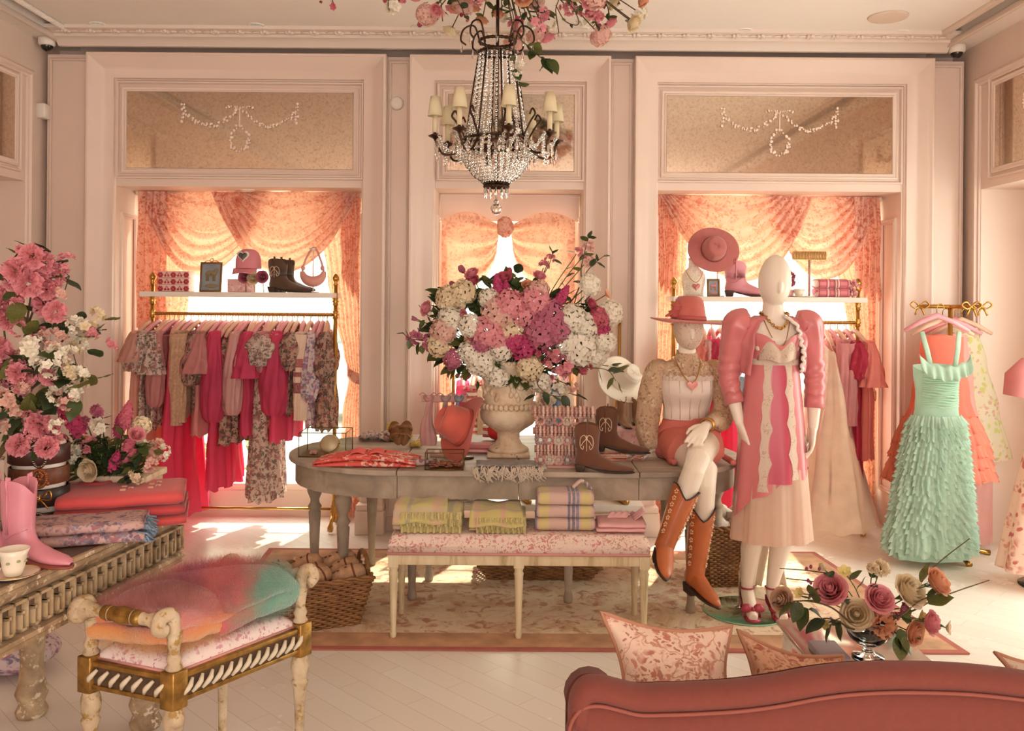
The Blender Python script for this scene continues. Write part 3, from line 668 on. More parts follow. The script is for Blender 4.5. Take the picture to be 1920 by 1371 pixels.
for i, (nm, px, sl, bl, m, wd, fl, sr, st, lab) in enumerate(G3):
    hang(garment_proto(nm, sl, bl, m, wd, fl, sr, st, 60 + i), xpx(px, 700, YR), ZR3, R.uniform(-.14, .14), lab, 'clothes on the middle rack', first=True)
for h in HP:
    for c in [o for o in COL.objects if o.parent == h]: bpy.data.objects.remove(c)
    bpy.data.objects.remove(h)
# the tall brass post with ball finials that stands right of the middle bay
p = at(1161, 700, 5.98); t = thing('brass_display_post', 'slim brass display post beside the white hat', 'stand', V(p.x, p.y, 0))
b = B(); b.tube([V(p.x, p.y, .01), V(p.x, p.y, zpx(1161, 603, 5.98))], .011, 10); b.build('pole', BRASS, t)
b = B(); b.lathe([(.012, 0), (.02, .006), (.012, .014), (.017, .026), (.001, .04)], 12, V(p.x, p.y, zpx(1161, 604, 5.98))); b.build('finial', BRASS, t)
b = B(); b.lathe([(.001, 0), (.1, 0), (.1, .008), (.02, .016), (.001, .016)], 24, V(p.x, p.y, 0)); b.build('base', BRASS, t)
# ================================================================ rug, big table, urn, bench, baskets
def ptz(px, py, z=0.0):
    q = at(px, py, 1.0); k = (z - CAMH) / (q.z - CAMH); return V(q.x * k, k, z)
def rug_mat():
    m, t, b = nt('faded_rug'); b.inputs['Roughness'].default_value = .95; b.inputs['Specular IOR Level'].default_value = .1
    co = coords(t, (1, 1, 1)); f = ntex(t, co, 2.6, 6, .65, 1.5); g = ntex(t, co, 13, 5, .6, .8)
    a = ramp(t, f, [(.33, '#cda37f'), (.45, '#e3c6a2'), (.55, '#eed9ba'), (.66, '#dfb599'), (.74, '#c48b70')])
    a = mixc(t, ramp(t, g, [(.53, (0, 0, 0, 1)), (.62, (.7, .7, .7, 1))]), a, '#b56f58')
    t.links.new(a, b.inputs['Base Color']); bump(t, b, ntex(t, co, 300, 2), .4, .002); return m
RUGB = plain('rug_border_rose', '#b4685a', .95, var=.15, vs=10); RUGC = plain('rug_border_tan', '#c99a76', .95, var=.25, vs=9)
rc = [V(-1.45, 4.02, 0), V(2.11, 4.03, 0), V(1.95, 5.63, 0), V(-1.54, 5.62, 0)]; cen = sum(rc, V(0, 0, 0)) / 4
def rugpoly(ins, z): 
    out = []
    for i, c in enumerate(rc):
        a, d = rc[i - 1] - c, rc[(i + 1) % 4] - c; out.append(c + a.normalized() * ins + d.normalized() * ins + V(0, 0, z))
    return out
t = thing('rug', 'faded floral rug with a rose border under the grey table', 'rug', (cen.x, cen.y, 0))
for nm, i0, z, m in (('border', 0, .008, RUGB), ('inner_border', .035, .0086, RUGC), ('field', .2, .0092, rug_mat())):
    p = rugpoly(i0, 0); b = B(); b.prism([(q.x, q.y) for q in p], lambda q, k, z=z: V(q[0], q[1], z if k else .001)); b.build(nm, m, t, smooth=False)
RZ = .0095
GREYW2 = wood('grey_weathered_wood', '#85766a', '#a5947f', '#bfae9b', (2, 2, 2), .8, .5)
GREYT = wood('grey_table_top', '#8c7c6c', '#ab9a87', '#c2b29f', (1.2, 6, 2), .55, .3)
TZ = .76; YF, YC = 4.34, 4.92; bx = (-1.17, -.564, .04, .638, 1.24)
t = thing('extending_table', 'long grey weathered oval table on turned legs in the middle of the shop', 'table', (.03, YC, RZ)); TABLE = t
def oval(x0, x1, kind, ins=0):
    r = YC - YF - ins
    if kind == 0: return [(x0, YC - r), (x1, YC - r), (x1, YC + r), (x0, YC + r)]
    if kind < 0: return [(x1, YC - r), (x1, YC + r)] + [(x1 - (.66 - ins) * sin(a), YC + r * cos(a)) for a in [pi * k / 24 for k in range(1, 24)]]
    return [(x0, YC + r), (x0, YC - r)] + [(x0 + (.63 - ins) * sin(a), YC - r * cos(a)) for a in [pi * k / 24 for k in range(1, 24)]]
for i, k in enumerate((-1, 0, 0, 1)):
    g = .0015; po = oval(bx[i] + g, bx[i + 1] - g, k)
    b = B(); b.prism(po, lambda p, s: V(p[0], p[1], TZ - .028 * (1 - s))); b.build('table_leaf', GREYT, t, bevel=.006, smooth=False)
    po = oval(bx[i] + g, bx[i + 1] - g, k, .035)
    b = B(); b.prism(po, lambda p, s: V(p[0], p[1], lerp(TZ - .145, TZ - .028, s))); b.build('apron', GREYW2, t, smooth=False)
LEGP = [(.022, 0), (.026, .02), (.019, .06), (.024, .2), (.03, .34), (.034, .42), (.026, .43), (.038, .45), (.026, .47), (.024, .49), (.04, .53), (.044, .56), (.034, .59), (.03, .6), (.046, .605), (.046, .65)]
for x, y in ((-1.08, 4.86), (-.86, 4.53), (-.83, 5.28), (-.52, 4.68), (-.46, 5.0), (.31, 4.66), (.93, 4.52), (.92, 5.2), (1.16, 4.95)):
    b = B(); b.lathe([(r, z + RZ) for r, z in LEGP], 16, V(x, y, 0)); b.build('leg', GREYW2, t)
# ---- urn
def urn_mat():
    m, t, b = nt('chipped_cream_paint'); b.inputs['Roughness'].default_value = .75
    co = coords(t); f = ntex(t, co, 9, 6, .7); g = ntex(t, co, 24, 4, .6)
    a = ramp(t, f, [(.3, '#b89273'), (.45, '#dcc0a0'), (.6, '#e6d2b6')]); a = mixc(t, ramp(t, g, [(.66, (0, 0, 0, 1)), (.7, (1, 1, 1, 1))]), a, '#5c4a40')
    t.links.new(a, b.inputs['Base Color']); bump(t, b, f, .5, .006); return m
URNM = urn_mat(); URN = ptz(953, 860, TZ) + V(0, .12, 0); k_ = URN.y / F
t = thing('urn', 'chipped cream pedestal urn holding the big bouquet on the table', 'urn', URN)
b = B(); b.box(URN.x - .115, URN.x + .115, URN.y - .115, URN.y + .115, TZ, TZ + .022); b.build('plinth', URNM, t, bevel=.006)
b = B(); b.lathe([(.1, .02), (.112, .03), (.1, .045), (.075, .06), (.06, .09), (.062, .12), (.085, .14), (.13, .17), (.15, .2), (.155, .235), (.15, .262)], 40, URN, mod=lambda a, z: 1 + (.03 * abs(sin(a * 8)) if .12 < z < .25 else 0)); b.build('lower_bowl', URNM, t)
b = B()
for k in range(34):
    a = k * 2 * pi / 34; b.ell(URN + V(cos(a) * .152, sin(a) * .152, .272), (.015, .015, .018), 8, 6)
b.build('beaded_band', URNM, t)
b = B(); b.lathe([(.14, .26), (.142, .285), (.132, .3), (.13, .34), (.14, .4), (.165, .46), (.195, .5), (.2, .51), (.195, .52), (.175, .5), (.14, .42), (.05, .4), (.001, .4)], 40, URN)
for k in range(44): a = k * 2 * pi / 44; b.ell(URN + V(cos(a) * .196, sin(a) * .196, .512), (.014, .014, .012), 6, 5)
b.build('flared_bowl', URNM, t)
b = B(); rr = random.Random(4)
for k in range(90):
    a = rr.uniform(0, 6.28); z = rr.uniform(.31, .45); r = .131 + max(0, z - .35) * .32; b.ell(URN + V(cos(a) * r, sin(a) * r, z), (.014, .014, .02), 6, 5)
b.build('relief_leaves', URNM, t)
# ---- white upholstered bench with six legs
CRW = wood('distressed_cream_wood', '#a88f63', '#dcc8a0', '#e8d9b8', (8, 8, 1.2), .65, .4)
PINKF = floral('rose_sprig_linen', '#edd3c4', ['#d59290', '#cf8583', '#c09a86'], 42, .3, big=11)
PIPE = plain('rose_piping', '#cf9389', .8)
by0, by1, bxl, bxr = 4.14, 4.50, -.575, .66
t = thing('upholstered_bench', 'long cream bench with sprigged pink seat in front of the grey table', 'bench', ((bxl + bxr) / 2, (by0 + by1) / 2, RZ))
def cushion(b, x0, x1, y0, y1, z0, z1, crown=.02, n=24, r=.03):
    def P(u, v):   # around loop u, v from bottom edge up to the middle of the top
        pass
    def top(u, v):
        x, y = lerp(x0, x1, u), lerp(y0, y1, v); e = min(u, 1 - u) * (x1 - x0); f = min(v, 1 - v) * (y1 - y0)
        q = min(1, e / r); w_ = min(1, f / r); h = sqrt(max(0, 1 - (1 - q) ** 2)) * sqrt(max(0, 1 - (1 - w_) ** 2))
        return V(x, y, lerp(z0, z1, .45 + .55 * h) + crown * sin(pi * u) ** .5 * sin(pi * v) ** .5)
    b.grid(lambda u, v: top((1 - cos(pi * u)) / 2, (1 - cos(pi * v)) / 2), n, n)
    m = lerp(z0, z1, .45); b.add([(x0, y0, z0), (x1, y0, z0), (x1, y1, z0), (x0, y1, z0), (x0, y0, m), (x1, y0, m), (x1, y1, m), (x0, y1, m)], [(0, 1, 5, 4), (1, 2, 6, 5), (2, 3, 7, 6), (3, 0, 4, 7), (0, 3, 2, 1)])
b = B(); cushion(b, bxl, bxr, by0, by1, .405, .495, .008); b.build('seat', PINKF, t, smooth=True)
b = B(); zz = .41
b.tube([V(bxl, by0, zz), V(bxr, by0, zz), V(bxr, by1, zz), V(bxl, by1, zz), V(bxl, by0, zz)], .007, 8); b.build('piping', PIPE, t)
b = B()
for y in (by0 + .005, by1 - .035): b.box(bxl + .01, bxr - .01, y, y + .03, .355, .405)
for x in (bxl + .005, bxr - .035): b.box(x, x + .03, by0 + .035, by1 - .035, .355, .405)
b.build('rail', CRW, t, bevel=.004)
for x in (bxl + .025, (bxl + bxr) / 2, bxr - .025):
    for y in (by0 + .025, by1 - .025):
        b = B(); b.box(x - .024, x + .024, y - .024, y + .024, .345, .407)
        b.lathe([(.013, RZ), (.017, .03), (.013, .035), (.021, .3), (.024, .315), (.018, .325), (.025, .345)], 20, V(x, y, 0), mod=lambda a, z: 1 - (.1 * (sin(a * 8) > 0) if .05 < z < .31 else 0)); b.build('leg', CRW, t, ang=50)
# ---- soft goods helpers
def folded(b, x0, x1, y0, y1, z0, z1, n=3, seed=0, puff=.35, skew=0):   # folded cloth: n rounded layers
    h = (z1 - z0) / n
    for i in range(n):
        c0 = z0 + h * (i + .5); o1 = nz((seed, i, 0)) * .014; o2 = nz((seed, i, 5)) * .012
        def P(u, v, c0=c0, i=i, o1=o1, o2=o2):
            s = lerp(-1, 1, u); a = 2 * pi * v; cx, sx = cos(a), sin(a)
            px = abs(cx) ** .35 * (1 if cx > 0 else -1); pz = abs(sx) ** .8 * (1 if sx > 0 else -1)
            yy = lerp(y0, y1, .5) + px * (y1 - y0) / 2 * (1 + .02 * nz((s * 3, seed, i))) + o2
            en = 1 - max(0, abs(s) - .9) * 2.2
            xx = lerp(x0, x1, .5) + s * (x1 - x0) / 2 + o1 + skew * (i / n) + .006 * nz((yy * 20, i, seed))
            zz = c0 + pz * h * .53 * en + .004 * nz((xx * 12, yy * 12, i + seed)) * (1 if z0 + .004 < c0 + pz * h * .5 else 0)
            return V(xx, yy, max(zz, z0 + .0005))
        b.grid(P, 20, 24, cv=True)
        for s, k in ((0, 0), (1, 20)):
            base = len(b.v) - 21 * 24; b.f.append(tuple(base + j * 21 + k for j in range(24)))
    return b
def fringe(b, x0, x1, y, z, n, L, rr, drop=1.0, r=.0022, wig=.01):
    for i in range(n):
        x = lerp(x0, x1, (i + .5) / n); l = L * rr.uniform(.6, 1.2); p = [V(x, y, z)]
        for k in range(1, 4): p.append(p[-1] + V(rr.uniform(-wig, wig), -l / 3 * (1 - drop) - .002, -l / 3 * drop))
        b.tube(p, [r, r, r, r * .7], 5)
    return b
def BT(px, py): return ptz(px, py, .497)
YG = plaid('yellow_green_throw', '#cdbf7a', [(0, 5, .2, .3, .55, '#d9a99a', .7), (0, 5, .6, .1, .2, '#8d8f9c', .6), (1, 6, .1, .3, .5, '#c9b4a4', .6)])
YG2 = plaid('yellow_pink_throw', '#cfc07c', [(0, 8, .2, .3, .5, '#d8a395', .8), (1, 9, .1, .3, .6, '#b5a0a0', .6)])
LIL = plaid('lilac_plaid_mohair', '#d3b2a6', [(0, 5, .25, .30, .36, '#5f6a83', .9), (0, 5, .25, .40, .47, '#5f6a83', .9), (0, 5, .25, .5, .57, '#76809a', .9), (0, 5, .25, .62, .85, '#d5c67a', .9), (1, 7, .0, .4, .6, '#c49d9d', .5)])
rr = random.Random(21)
def throw(name, px0, px1, y0, y1, z1, mat, label, n, seed, fr=True, flop=None):
    z0 = .5035; x0, x1 = xpx(px0, 1000, (y0 + y1) / 2), xpx(px1, 1000, (y0 + y1) / 2)
    t = thing(name, label, 'throw', ((x0 + x1) / 2, (y0 + y1) / 2, z0), 'folded throws on the cream bench')
    b = B(); folded(b, x0, x1, y0, y1, z0, z1, n, seed); b.build('folded_cloth', mat, t)
    if flop:
        b = B(); fx0, fx1 = flop
        b.grid(lambda u, v: V(lerp(lerp(x0, x1, fx0), lerp(x0, x1, fx1), u) + .03 * v * (u - .5), lerp(y1, y0 - .03, v), z1 + .02 + .006 * sin(u * 9 + v * 4) - .0 * v - (.02 + (z1 - z0) * .55) * max(0, (v - .75) / .25) ** 1.5), 22, 22); b.build('top_fold', mat, t, solid=.008)
    if fr:
        b = B(); L = (z1 - z0) * .8
        for lay in range(n):
            zz = z0 + (z1 - z0) * (lay + .9) / n
            def P(u, v, zz=zz): return V(lerp(x0 + .12 * (x1 - x0), x1, u), y0 - .012 - .012 * sin(u * 60 + lay) - .008 * v, zz - v * (z1 - z0) / n * .95)
            b.grid(P, 60, 3)
        fringe(b, x0 + .2 * (x1 - x0), x1, y0 - .022, z1 - .01, 40, (z1 - z0) * .8, rr, 1, .0018, .006)
        b.build('fringe', plain('yellow_fringe', '#cdbd83', .9), t)
throw('folded_throw', 742, 868, 4.19, 4.42, .60, YG, 'yellow-green fringed throw at the left end of the cream bench', 3, 1, True, (.05, .75))
throw('folded_throw', 882, 985, 4.19, 4.43, .575, YG2, 'yellow-green fringed throw second from the left on the cream bench', 4, 2, True, (.05, .9))
for i in range(3):
    x0, x1 = xpx(1003 + i * 2, 1000, 4.3), xpx(1112 - i, 1000, 4.3); z0 = .504 + i * .061
    b = B(); folded(b, x0, x1, 4.2, 4.42, z0, z0 + .0605, 1, 30 + i); tag(b.build('folded_blanket', LIL), 'lilac plaid mohair blanket, %s of the stack of three' % ('bottom', 'middle', 'top')[i], 'blanket', 'lilac blankets stacked on the cream bench')
b = B(); b.tube(crv([V(x1 - .1, 4.25, .705), V(x1 - .06, 4.26, .735), V(x1 - .03, 4.28, .715), V(x1 - .01, 4.28, .69)], 6), .014, 8, flat=.6)
tag(b.build('blanket_strap', LIL), 'loose looped end of cloth on top of the lilac blankets', 'strap')
PINKS = plain('baby_pink_cotton', '#eeb5b4', .8, var=.08)
for i in range(2):
    x0, x1 = xpx(1115 + i * 4, 1000, 4.28), xpx(1205 + i * 2, 1000, 4.28); z0 = .504 + i * .021; b = B()
    folded(b, x0, x1, 4.18, 4.38, z0, z0 + .0205, 1, 50 + i); t = thing('folded_shirt', 'baby pink folded top at the right end of the cream bench, %s one' % ('lower', 'upper')[i], 'folded clothing', ((x0 + x1) / 2, 4.28, z0), 'pink tops on the cream bench'); b.build('body', PINKS, t)
    if i:
        b = B(); b.grid(lambda u, v: V(x0 + .05 + .1 * u + .05 * v, 4.3 + .07 * v, z0 + .022 + .02 * sin(pi * v) + .008 * sin(u * 20) * v), 24, 8); b.grid(lambda u, v: V(x1 - .05 + .05 * v, 4.25 + .1 * u, z0 + .022 + .035 * v + .01 * sin(u * 16) * v), 20, 8); b.build('ruffle', PINKS, t, solid=.003)
# ---- wicker
WICK = [wood('brown_wicker', '#6b4526', '#8e6238', '#aa7c4b', (6, 6, 6), .55, .3), plain('white_wicker', '#e6d6c4', .7, var=.1)]
def basket(t, c, bw, bd, tw, td, h, m, rz=0, rows=None, handles=True, z0=0.0, post=26):
    """woven sides: wavy horizontal strands round upright stakes"""
    Mx = Matrix.Translation(c) @ Matrix.Rotation(rz, 4, 'Z'); rows = rows or int(h / .0115)
    def per(s, w_, d_, n):   # point on rounded rectangle perimeter
        L = 2 * (w_ + d_); q = (s % 1) * L
        if q < w_: return V(-w_ / 2 + q, -d_ / 2, 0), V(0, -1, 0)
        q -= w_
        if q < d_: return V(w_ / 2, -d_ / 2 + q, 0), V(1, 0, 0)
        q -= d_
        if q < w_: return V(w_ / 2 - q, d_ / 2, 0), V(0, 1, 0)
        return V(-w_ / 2, d_ / 2 - (q - w_), 0), V(-1, 0, 0)
    N = post * 4; b = B()
    for j in range(rows):
        k = (j + .5) / rows; w_, d_ = lerp(bw, tw, k), lerp(bd, td, k); pts = []
        for i in range(N):
            p, n = per(i / N, w_, d_, N); pts.append(p + n * (.006 * (1 if (i // 2 + j) % 2 else -1)) + V(0, 0, z0 + h * k))
        b.tube(pts + pts[:1], h / rows * .56, 5, cap=False)
    b.xf(Mx); b.build('woven_sides', m, t)
    b = B()
    for i in range(post * 2):
        p0, n0 = per(i / (post * 2), bw, bd, N); p1, n1 = per(i / (post * 2), tw, td, N); b.tube([p0 + V(0, 0, z0), p1 + V(0, 0, z0 + h)], .0045, 5)
    b.box(-bw / 2, bw / 2, -bd / 2, bd / 2, z0, z0 + .012); b.xf(Mx); b.build('stakes_and_base', m, t)
    b = B(); pts = [per(i / N, tw, td, N)[0] + V(.0, 0, z0 + h) for i in range(N)]
    for ph in (0, pi): b.tube([p + V(0, 0, .008 * cos(i * .8 + ph)) + per(i / N, tw, td, N)[1] * .008 * sin(i * .8 + ph) for i, p in enumerate(pts)] + [pts[0]], .0085, 6, cap=False)
    b.xf(Mx); b.build('rim', m, t)
    if handles:
        for s in (-1, 1):
            b = B()
            for ph in (0, 2.1, 4.2): b.tube([V(s * (tw / 2 + .006 * cos(a * 5 + ph)), -cos(a) * td * .24, z0 + h + .075 * sin(a) + .006 * sin(a * 5 + ph)) for a in [pi * q / 24 for q in range(25)]], .007, 6)
            b.xf(Mx); b.build('handle', m, t)
    return Mx
BC = V(-.985, 4.38, RZ)
t = thing('wicker_basket', 'large brown wicker basket of beige knits on the rug at left', 'basket', BC); BASK = basket(t, BC, .40, .30, .52, .40, .235, WICK[0], radians(24))
BEIGE = plain('beige_bundle_knit', '#c79c78', .9, var=.22, vs=40, bmp=.8, bs_=120)
for i in range(9):
    x, y = (-.17 + .165 * (i % 3), -.11 + .11 * (i // 3)); z = .19 + rr.uniform(0, .02)
    t = thing('rolled_knit', 'beige rolled knit in the large basket, %s row, %s' % (('front', 'middle', 'back')[i // 3], ('left', 'centre', 'right')[i % 3]), 'knitwear', BASK @ V(x, y, z), 'beige knits in the large basket')
    b = B(); a0 = rr.uniform(-.6, .6); M2 = BASK @ Matrix.Translation((x, y, z + .03)) @ Matrix.Rotation(a0, 4, 'Z') @ Matrix.Rotation(rr.uniform(-.5, .1), 4, 'Y')
    b.tube([V(-.085, 0, 0), V(-.07, 0, .004), V(-.02, 0, .012), V(.03, 0, .008), V(.07, 0, 0), V(.085, 0, 0)], [.02, .04, .05, .047, .04, .018], 16); b.xf(M2); b.build('roll', BEIGE, t)
    b = B(); b.tube([V(.03, .048 * cos(a), .006 + .049 * sin(a)) for a in [k * pi / 10 - .3 for k in range(13)]], .005, 6)
    for q in range(4): b.ell((.0 - .02 * q, -.02 + .012 * (q % 2), .058 - .002 * q), (.008, .006, .004), 6, 4)
    b.xf(M2); b.build('embroidery', plain('brown_embroidery', '#7d4b30', .9), t)
BC2 = ptz(1012, 1088, RZ) + V(0, .14, 0)
t = thing('tray_basket', 'shallow dark wicker tray on the rug beneath the grey table', 'basket', BC2); basket(t, BC2, .58, .26, .7, .34, .085, WICK[0], 0, None, False)
BC3 = ptz(1372, 1103, RZ) + V(0.0, .15, 0)
t = thing('wicker_basket', 'brown wicker basket of linens behind the standing mannequin', 'basket', BC3); basket(t, BC3, .26, .24, .34, .3, .33, WICK[0], radians(8))
for i, (x, y, z, m, l) in enumerate(((-.07, -.06, .27, '#e8d8cc', 'cream'), (.06, -.05, .29, '#cdb9a8', 'beige floral'), (-.03, .06, .31, '#efe2d2', 'white'), (.07, .07, .28, '#dcb7a6', 'blush'))):
    b = B(); b.ell(BC3 + V(x, y, z + .05), (.085, .075, .07), 18, 12, lambda d: 1 + .12 * sin(d.x * 7 + d.z * 9) + .1 * nz(d * 3)); tag(b.build('bundled_cloth', floral('linen_print_%d' % i, m, ['#8a8f94', '#b98d80'], 40, .3, big=12)), l + ' cloth bundle in the basket behind the standing mannequin', 'fabric', 'cloth bundles in the tall basket')
# bow ribbon hanging from that basket
t = thing('ribbon_bow', 'long cream ribbon bow tied on the basket behind the standing mannequin', 'bow', BC3 + V(.2, -.12, .2)); CRS = plain('cream_ribbon', '#efdcc8', .5, tr=.2)
for s in (-1, 1):
    b = B(); b.grid(lambda u, v: BC3 + V(.2 + s * (.02 + .05 * v), -.16 - .015 * sin(u * 8), .3 - .28 * v + .0 * u) + V((u - .5) * .06, 0, 0), 10, 12); b.build('tail', CRS, t, solid=.003)
    b = B(); b.ell(BC3 + V(.2 + s * .05, -.16, .325), (.05, .02, .035), 14, 10); b.build('loop', CRS, t)
# ================================================================ things on the grey table
def TP(px, py): return ptz(px, py, TZ)
def on(p, z): return V(p.x, p.y, z)
SUEDE = plain('brown_suede', '#6b4029', .85, var=.15, vs=12, sheen=.3)
DSUEDE = plain('dark_brown_suede', '#5a4130', .85, var=.15, vs=12, sheen=.3)
STITCH = plain('cream_stitch', '#e8cfae', .7); SOLE = plain('dark_sole', '#3c281d', .6); PINKL = plain('pink_leather', '#d98a98', .45, var=.1, vs=10, coat=.2)
ORANGE = plain('orange_leather', '#b9622f', .45, var=.18, vs=9, coat=.2)
def boot_at(b, h=.28, sc=1.0, wide=1.0):
    T = [(.03, h, -.135), (.028, h * .9, -.133), (.02, h * .6, -.125), (.018, .15, -.118)]
    prof = [((x0, z), (x1, z), .055 * wide) for x0, z, x1 in T] + [((.025, .118), (-.118, .105), .05), ((.04, .1), (-.128, .06), .045), ((.06, .088), (-.12, .032), .042), ((.09, .075), (-.05, .03), .042), ((.12, .062), (.03, .016), .045), ((.155, .052), (.1, .008), .047), ((.19, .045), (.16, .008), .042), ((.22, .036), (.2, .009), .028), ((.238, .024), (.232, .012), .01)]
    rings = []
    for i, (a, c, w_) in enumerate(prof):
        a = V(a[0], 0, a[1]); c = V(c[0], 0, c[1]); m = (a + c) / 2; ax = (a - c) / 2; ring = []
        for k in range(20):
            q = 2 * pi * k / 20; p = m + ax * cos(q) + V(0, w_ * sin(q), 0)
            if i == 0: p.z += .03 * abs(sin(q)) ** .8 - .028 * max(0, cos(q)) ** 6 - .02 * max(0, -cos(q)) ** 6
            ring.append(p)
        rings.append(ring)
    b.loft(rings, cap=False)
    inner = [p + (V(-.05, 0, p.z) - p) * .12 for p in rings[0]]; b.loft([rings[0], [V(p.x, p.y, p.z) for p in inner], [V(p.x, p.y, h * .55) for p in inner]], cap=False)
    return b
def boot(label, M, mat, h=.28, group=None, cat='boot', sole=SOLE, deco='curls'):
    t = thing('cowboy_boot', label, cat, (0, 0, 0), group)
    b = boot_at(B(), h); b.build('upper', mat, t)
    b = B(); b.loft([[V(-.128 + dx, -.034 * s, z), V(-.06 + dx2, -.034 * s, z), V(-.06 + dx2, .034 * s, z), V(-.128 + dx, .034 * s, z)] for dx, dx2, s, z in ((.012, -.008, .9, 0), (0, 0, 1.1, .045))]); b.build('heel', sole, t, bevel=.004)
    b = B(); n = 24; po = [(-.06, -.032), (0, -.03), (.06, -.042), (.12, -.05), (.18, -.046), (.225, -.024), (.242, 0), (.225, .024), (.18, .046), (.12, .05), (.06, .042), (0, .03), (-.06, .032)]
    b.prism(po, lambda p, k: V(p[0], p[1], max(.0, .03 - .25 * (p[0] + .06)) * (p[0] < .07) + .0 + .008 * k)); b.build('sole', sole, t)
    b = B()
    for s in (-1, 1):
        y = lambda x, z: s * (.056 * sqrt(max(.05, 1 - ((x + .052) / .085) ** 2)) + .001)
        if deco == 'curls':
            for x0, f in ((-.085, 1), (-.02, -1)):
                P_ = [(x0, h * .62), (x0 + f * .012, h * .7), (x0 + f * .03, h * .78), (x0 + f * .018, h * .86), (x0 - f * .004, h * .8), (x0 - f * .008, h * .68), (x0 - f * .004, h * .58), (x0 + f * .01, h * .54), (x0 + f * .014, h * .62)]
                b.tube(crv([V(x, y(x, z), z) for x, z in P_], 4), .0022, 5)
            b.tube([V(-.052, s * .057, h * .5), V(-.052, s * .057, h * .95)], .002, 5)
        else:
            b.tube([V(-.052, s * .056, .12), V(-.052, s * .057, h)], .004, 6)
            b.tube(crv([V(-.12, s * .02, .12), V(-.07, s * .05, .1), V(-.02, s * .05, .125), V(.02, s * .02, .14)], 4), .0022, 5)
    b.build('stitching', STITCH if deco == 'curls' else mat, t)
    for s in (-1, 1):
        b = B(); b.tube([V(-.052, s * .05, h * .85), V(-.052, s * .058, h + .01), V(-.052, s * .057, h + .045), V(-.052, s * .048, h + .04), V(-.052, s * .046, h * .85)], .009, 6, flat=.4); b.build('pull_strap', mat, t)
    t.matrix_world = M; t.location, t.rotation_euler, t.scale = M.decompose()[0], M.to_euler(), M.to_scale(); return t
def BM(p, rz, s=1, rx=0, ry=0): return Matrix.Translation(p) @ Matrix.Rotation(rz, 4, 'Z') @ Matrix.Rotation(ry, 4, 'Y') @ Matrix.Rotation(rx, 4, 'X') @ Matrix.Scale(s, 4)
SH = V(0, 0, .0005)
boot('brown suede western boot nearest the front edge of the grey table', BM(TP(1118, 889) + V(0, .05, .001), radians(-8), .8), SUEDE, .27, 'brown boots on the grey table')
# its mate stands on a clear block behind
pb = TP(1160, 868) + V(0, .12, 0)
b = B(); b.box(pb.x - .12, pb.x + .14, pb.y - .07, pb.y + .07, TZ + .0005, TZ + .035); tag(b.build('display_block', glass('rose_acrylic', '#f4c9c0', .05, 1.3), bevel=.004), 'low rosy acrylic block under the rear brown boot', 'display block')
boot('brown suede western boot raised on a block behind its mate', BM(on(pb, TZ + .036) + V(-.01, 0, 0), radians(-14), .8), SUEDE, .27, 'brown boots on the grey table')
def hat(label, M, mat, brim=.16, ch=.115, curl=.0, band=None, cat='hat', cx=.085, cy=.07, pinch=.3, flare=0, grp=None):
    t = thing('brimmed_hat', label, cat, (0, 0, 0), grp); b = B()
    def P(u, v):
        a = 2 * pi * u; ca, sa = cos(a), sin(a)
        if v < .45:
            k = v / .45; rx, ry = cx * 1.02 + (brim - cx) * k, cy * 1.02 + (brim * .88 - cy) * k
            y = sa * ry; x = ca * rx; return V(x, y, curl * (abs(y) / brim) ** 2.2 - flare * .0 - .012 * k * (ca * ca) * (curl > 0) + .004 * sin(3 * a) * k)
        return V(ca * brim, sa * brim, 0)
    b.grid(lambda u, v: P(u, v * .449), 40, 10, cu=True); b.build('brim', mat, t, solid=.006)
    b = B()
    def C(u, v):
        a = 2 * pi * u; ca, sa = cos(a), sin(a); k = v
        r = (1 - .16 * min(1, k / .75)) * (1 if k < .75 else sqrt(max(0, 1 - ((k - .75) / .25) ** 2)) * .9 + .0)
        z = ch * min(1, k / .8) ** .9 + (.0 if k < .8 else .01 * (k - .8) / .2)
        x, y = ca * cx * r, sa * cy * r
        z -= pinch * ch * exp(-(y / (cy * .35)) ** 2) * max(0, (k - .5) / .5) * (.5 + .5 * max(-.3, ca))
        return V(x * (1 - .1 * k), y * (1 - .22 * k * max(0, ca)), z)
    b.grid(C, 36, 20, cu=True); b.build('crown', mat, t, solid=.004)
    b = B(); b.grid(lambda u, v: V(cos(2 * pi * u) * (cx * 1.02 - .003 * v), sin(2 * pi * u) * (cy * 1.02 - .003 * v), .003 + .022 * v), 40, 2, cu=True); b.build('hat_band', band or mat, t, solid=.004)
    t.location, t.rotation_euler, t.scale = M.decompose()[0], M.to_euler(), M.to_scale(); return t
HATC = plain('coral_felt', '#cf6150', .85, var=.08, vs=20, sheen=.3); HATR = plain('dusty_rose_felt', '#b96a64', .85, var=.08, vs=20, sheen=.3); HATW = plain('cream_felt', '#e9dcc8', .85, sheen=.2)
# coral hat leaning on its stand, crown to the left, brim up at the right
hp = TP(862, 866) + V(.02, .1, .16)
hat('coral felt western hat propped upright on the front of the grey table', Matrix.Translation(hp) @ Matrix.Rotation(radians(28), 4, 'Z') @ Matrix.Rotation(radians(-62), 4, 'Y') @ Matrix.Rotation(radians(20), 4, 'Z') @ Matrix.Scale(1.22, 4), HATC, .155, .125, .045, plain('coral_band', '#b9503f', .7), pinch=.35)
t = thing('hat_stand', 'small peg stand holding up the coral hat', 'stand', on(hp, TZ + .0005)); b = B(); b.lathe([(.001, 0), (.05, 0), (.05, .008), (.001, .01)], 20, on(hp, TZ + .0005)); b.build('base', DARKMETAL, t)
b = B(); b.tube([on(hp, TZ + .008), hp + V(-.03, 0, .0)], .006, 8); b.build('peg', DARKMETAL, t)
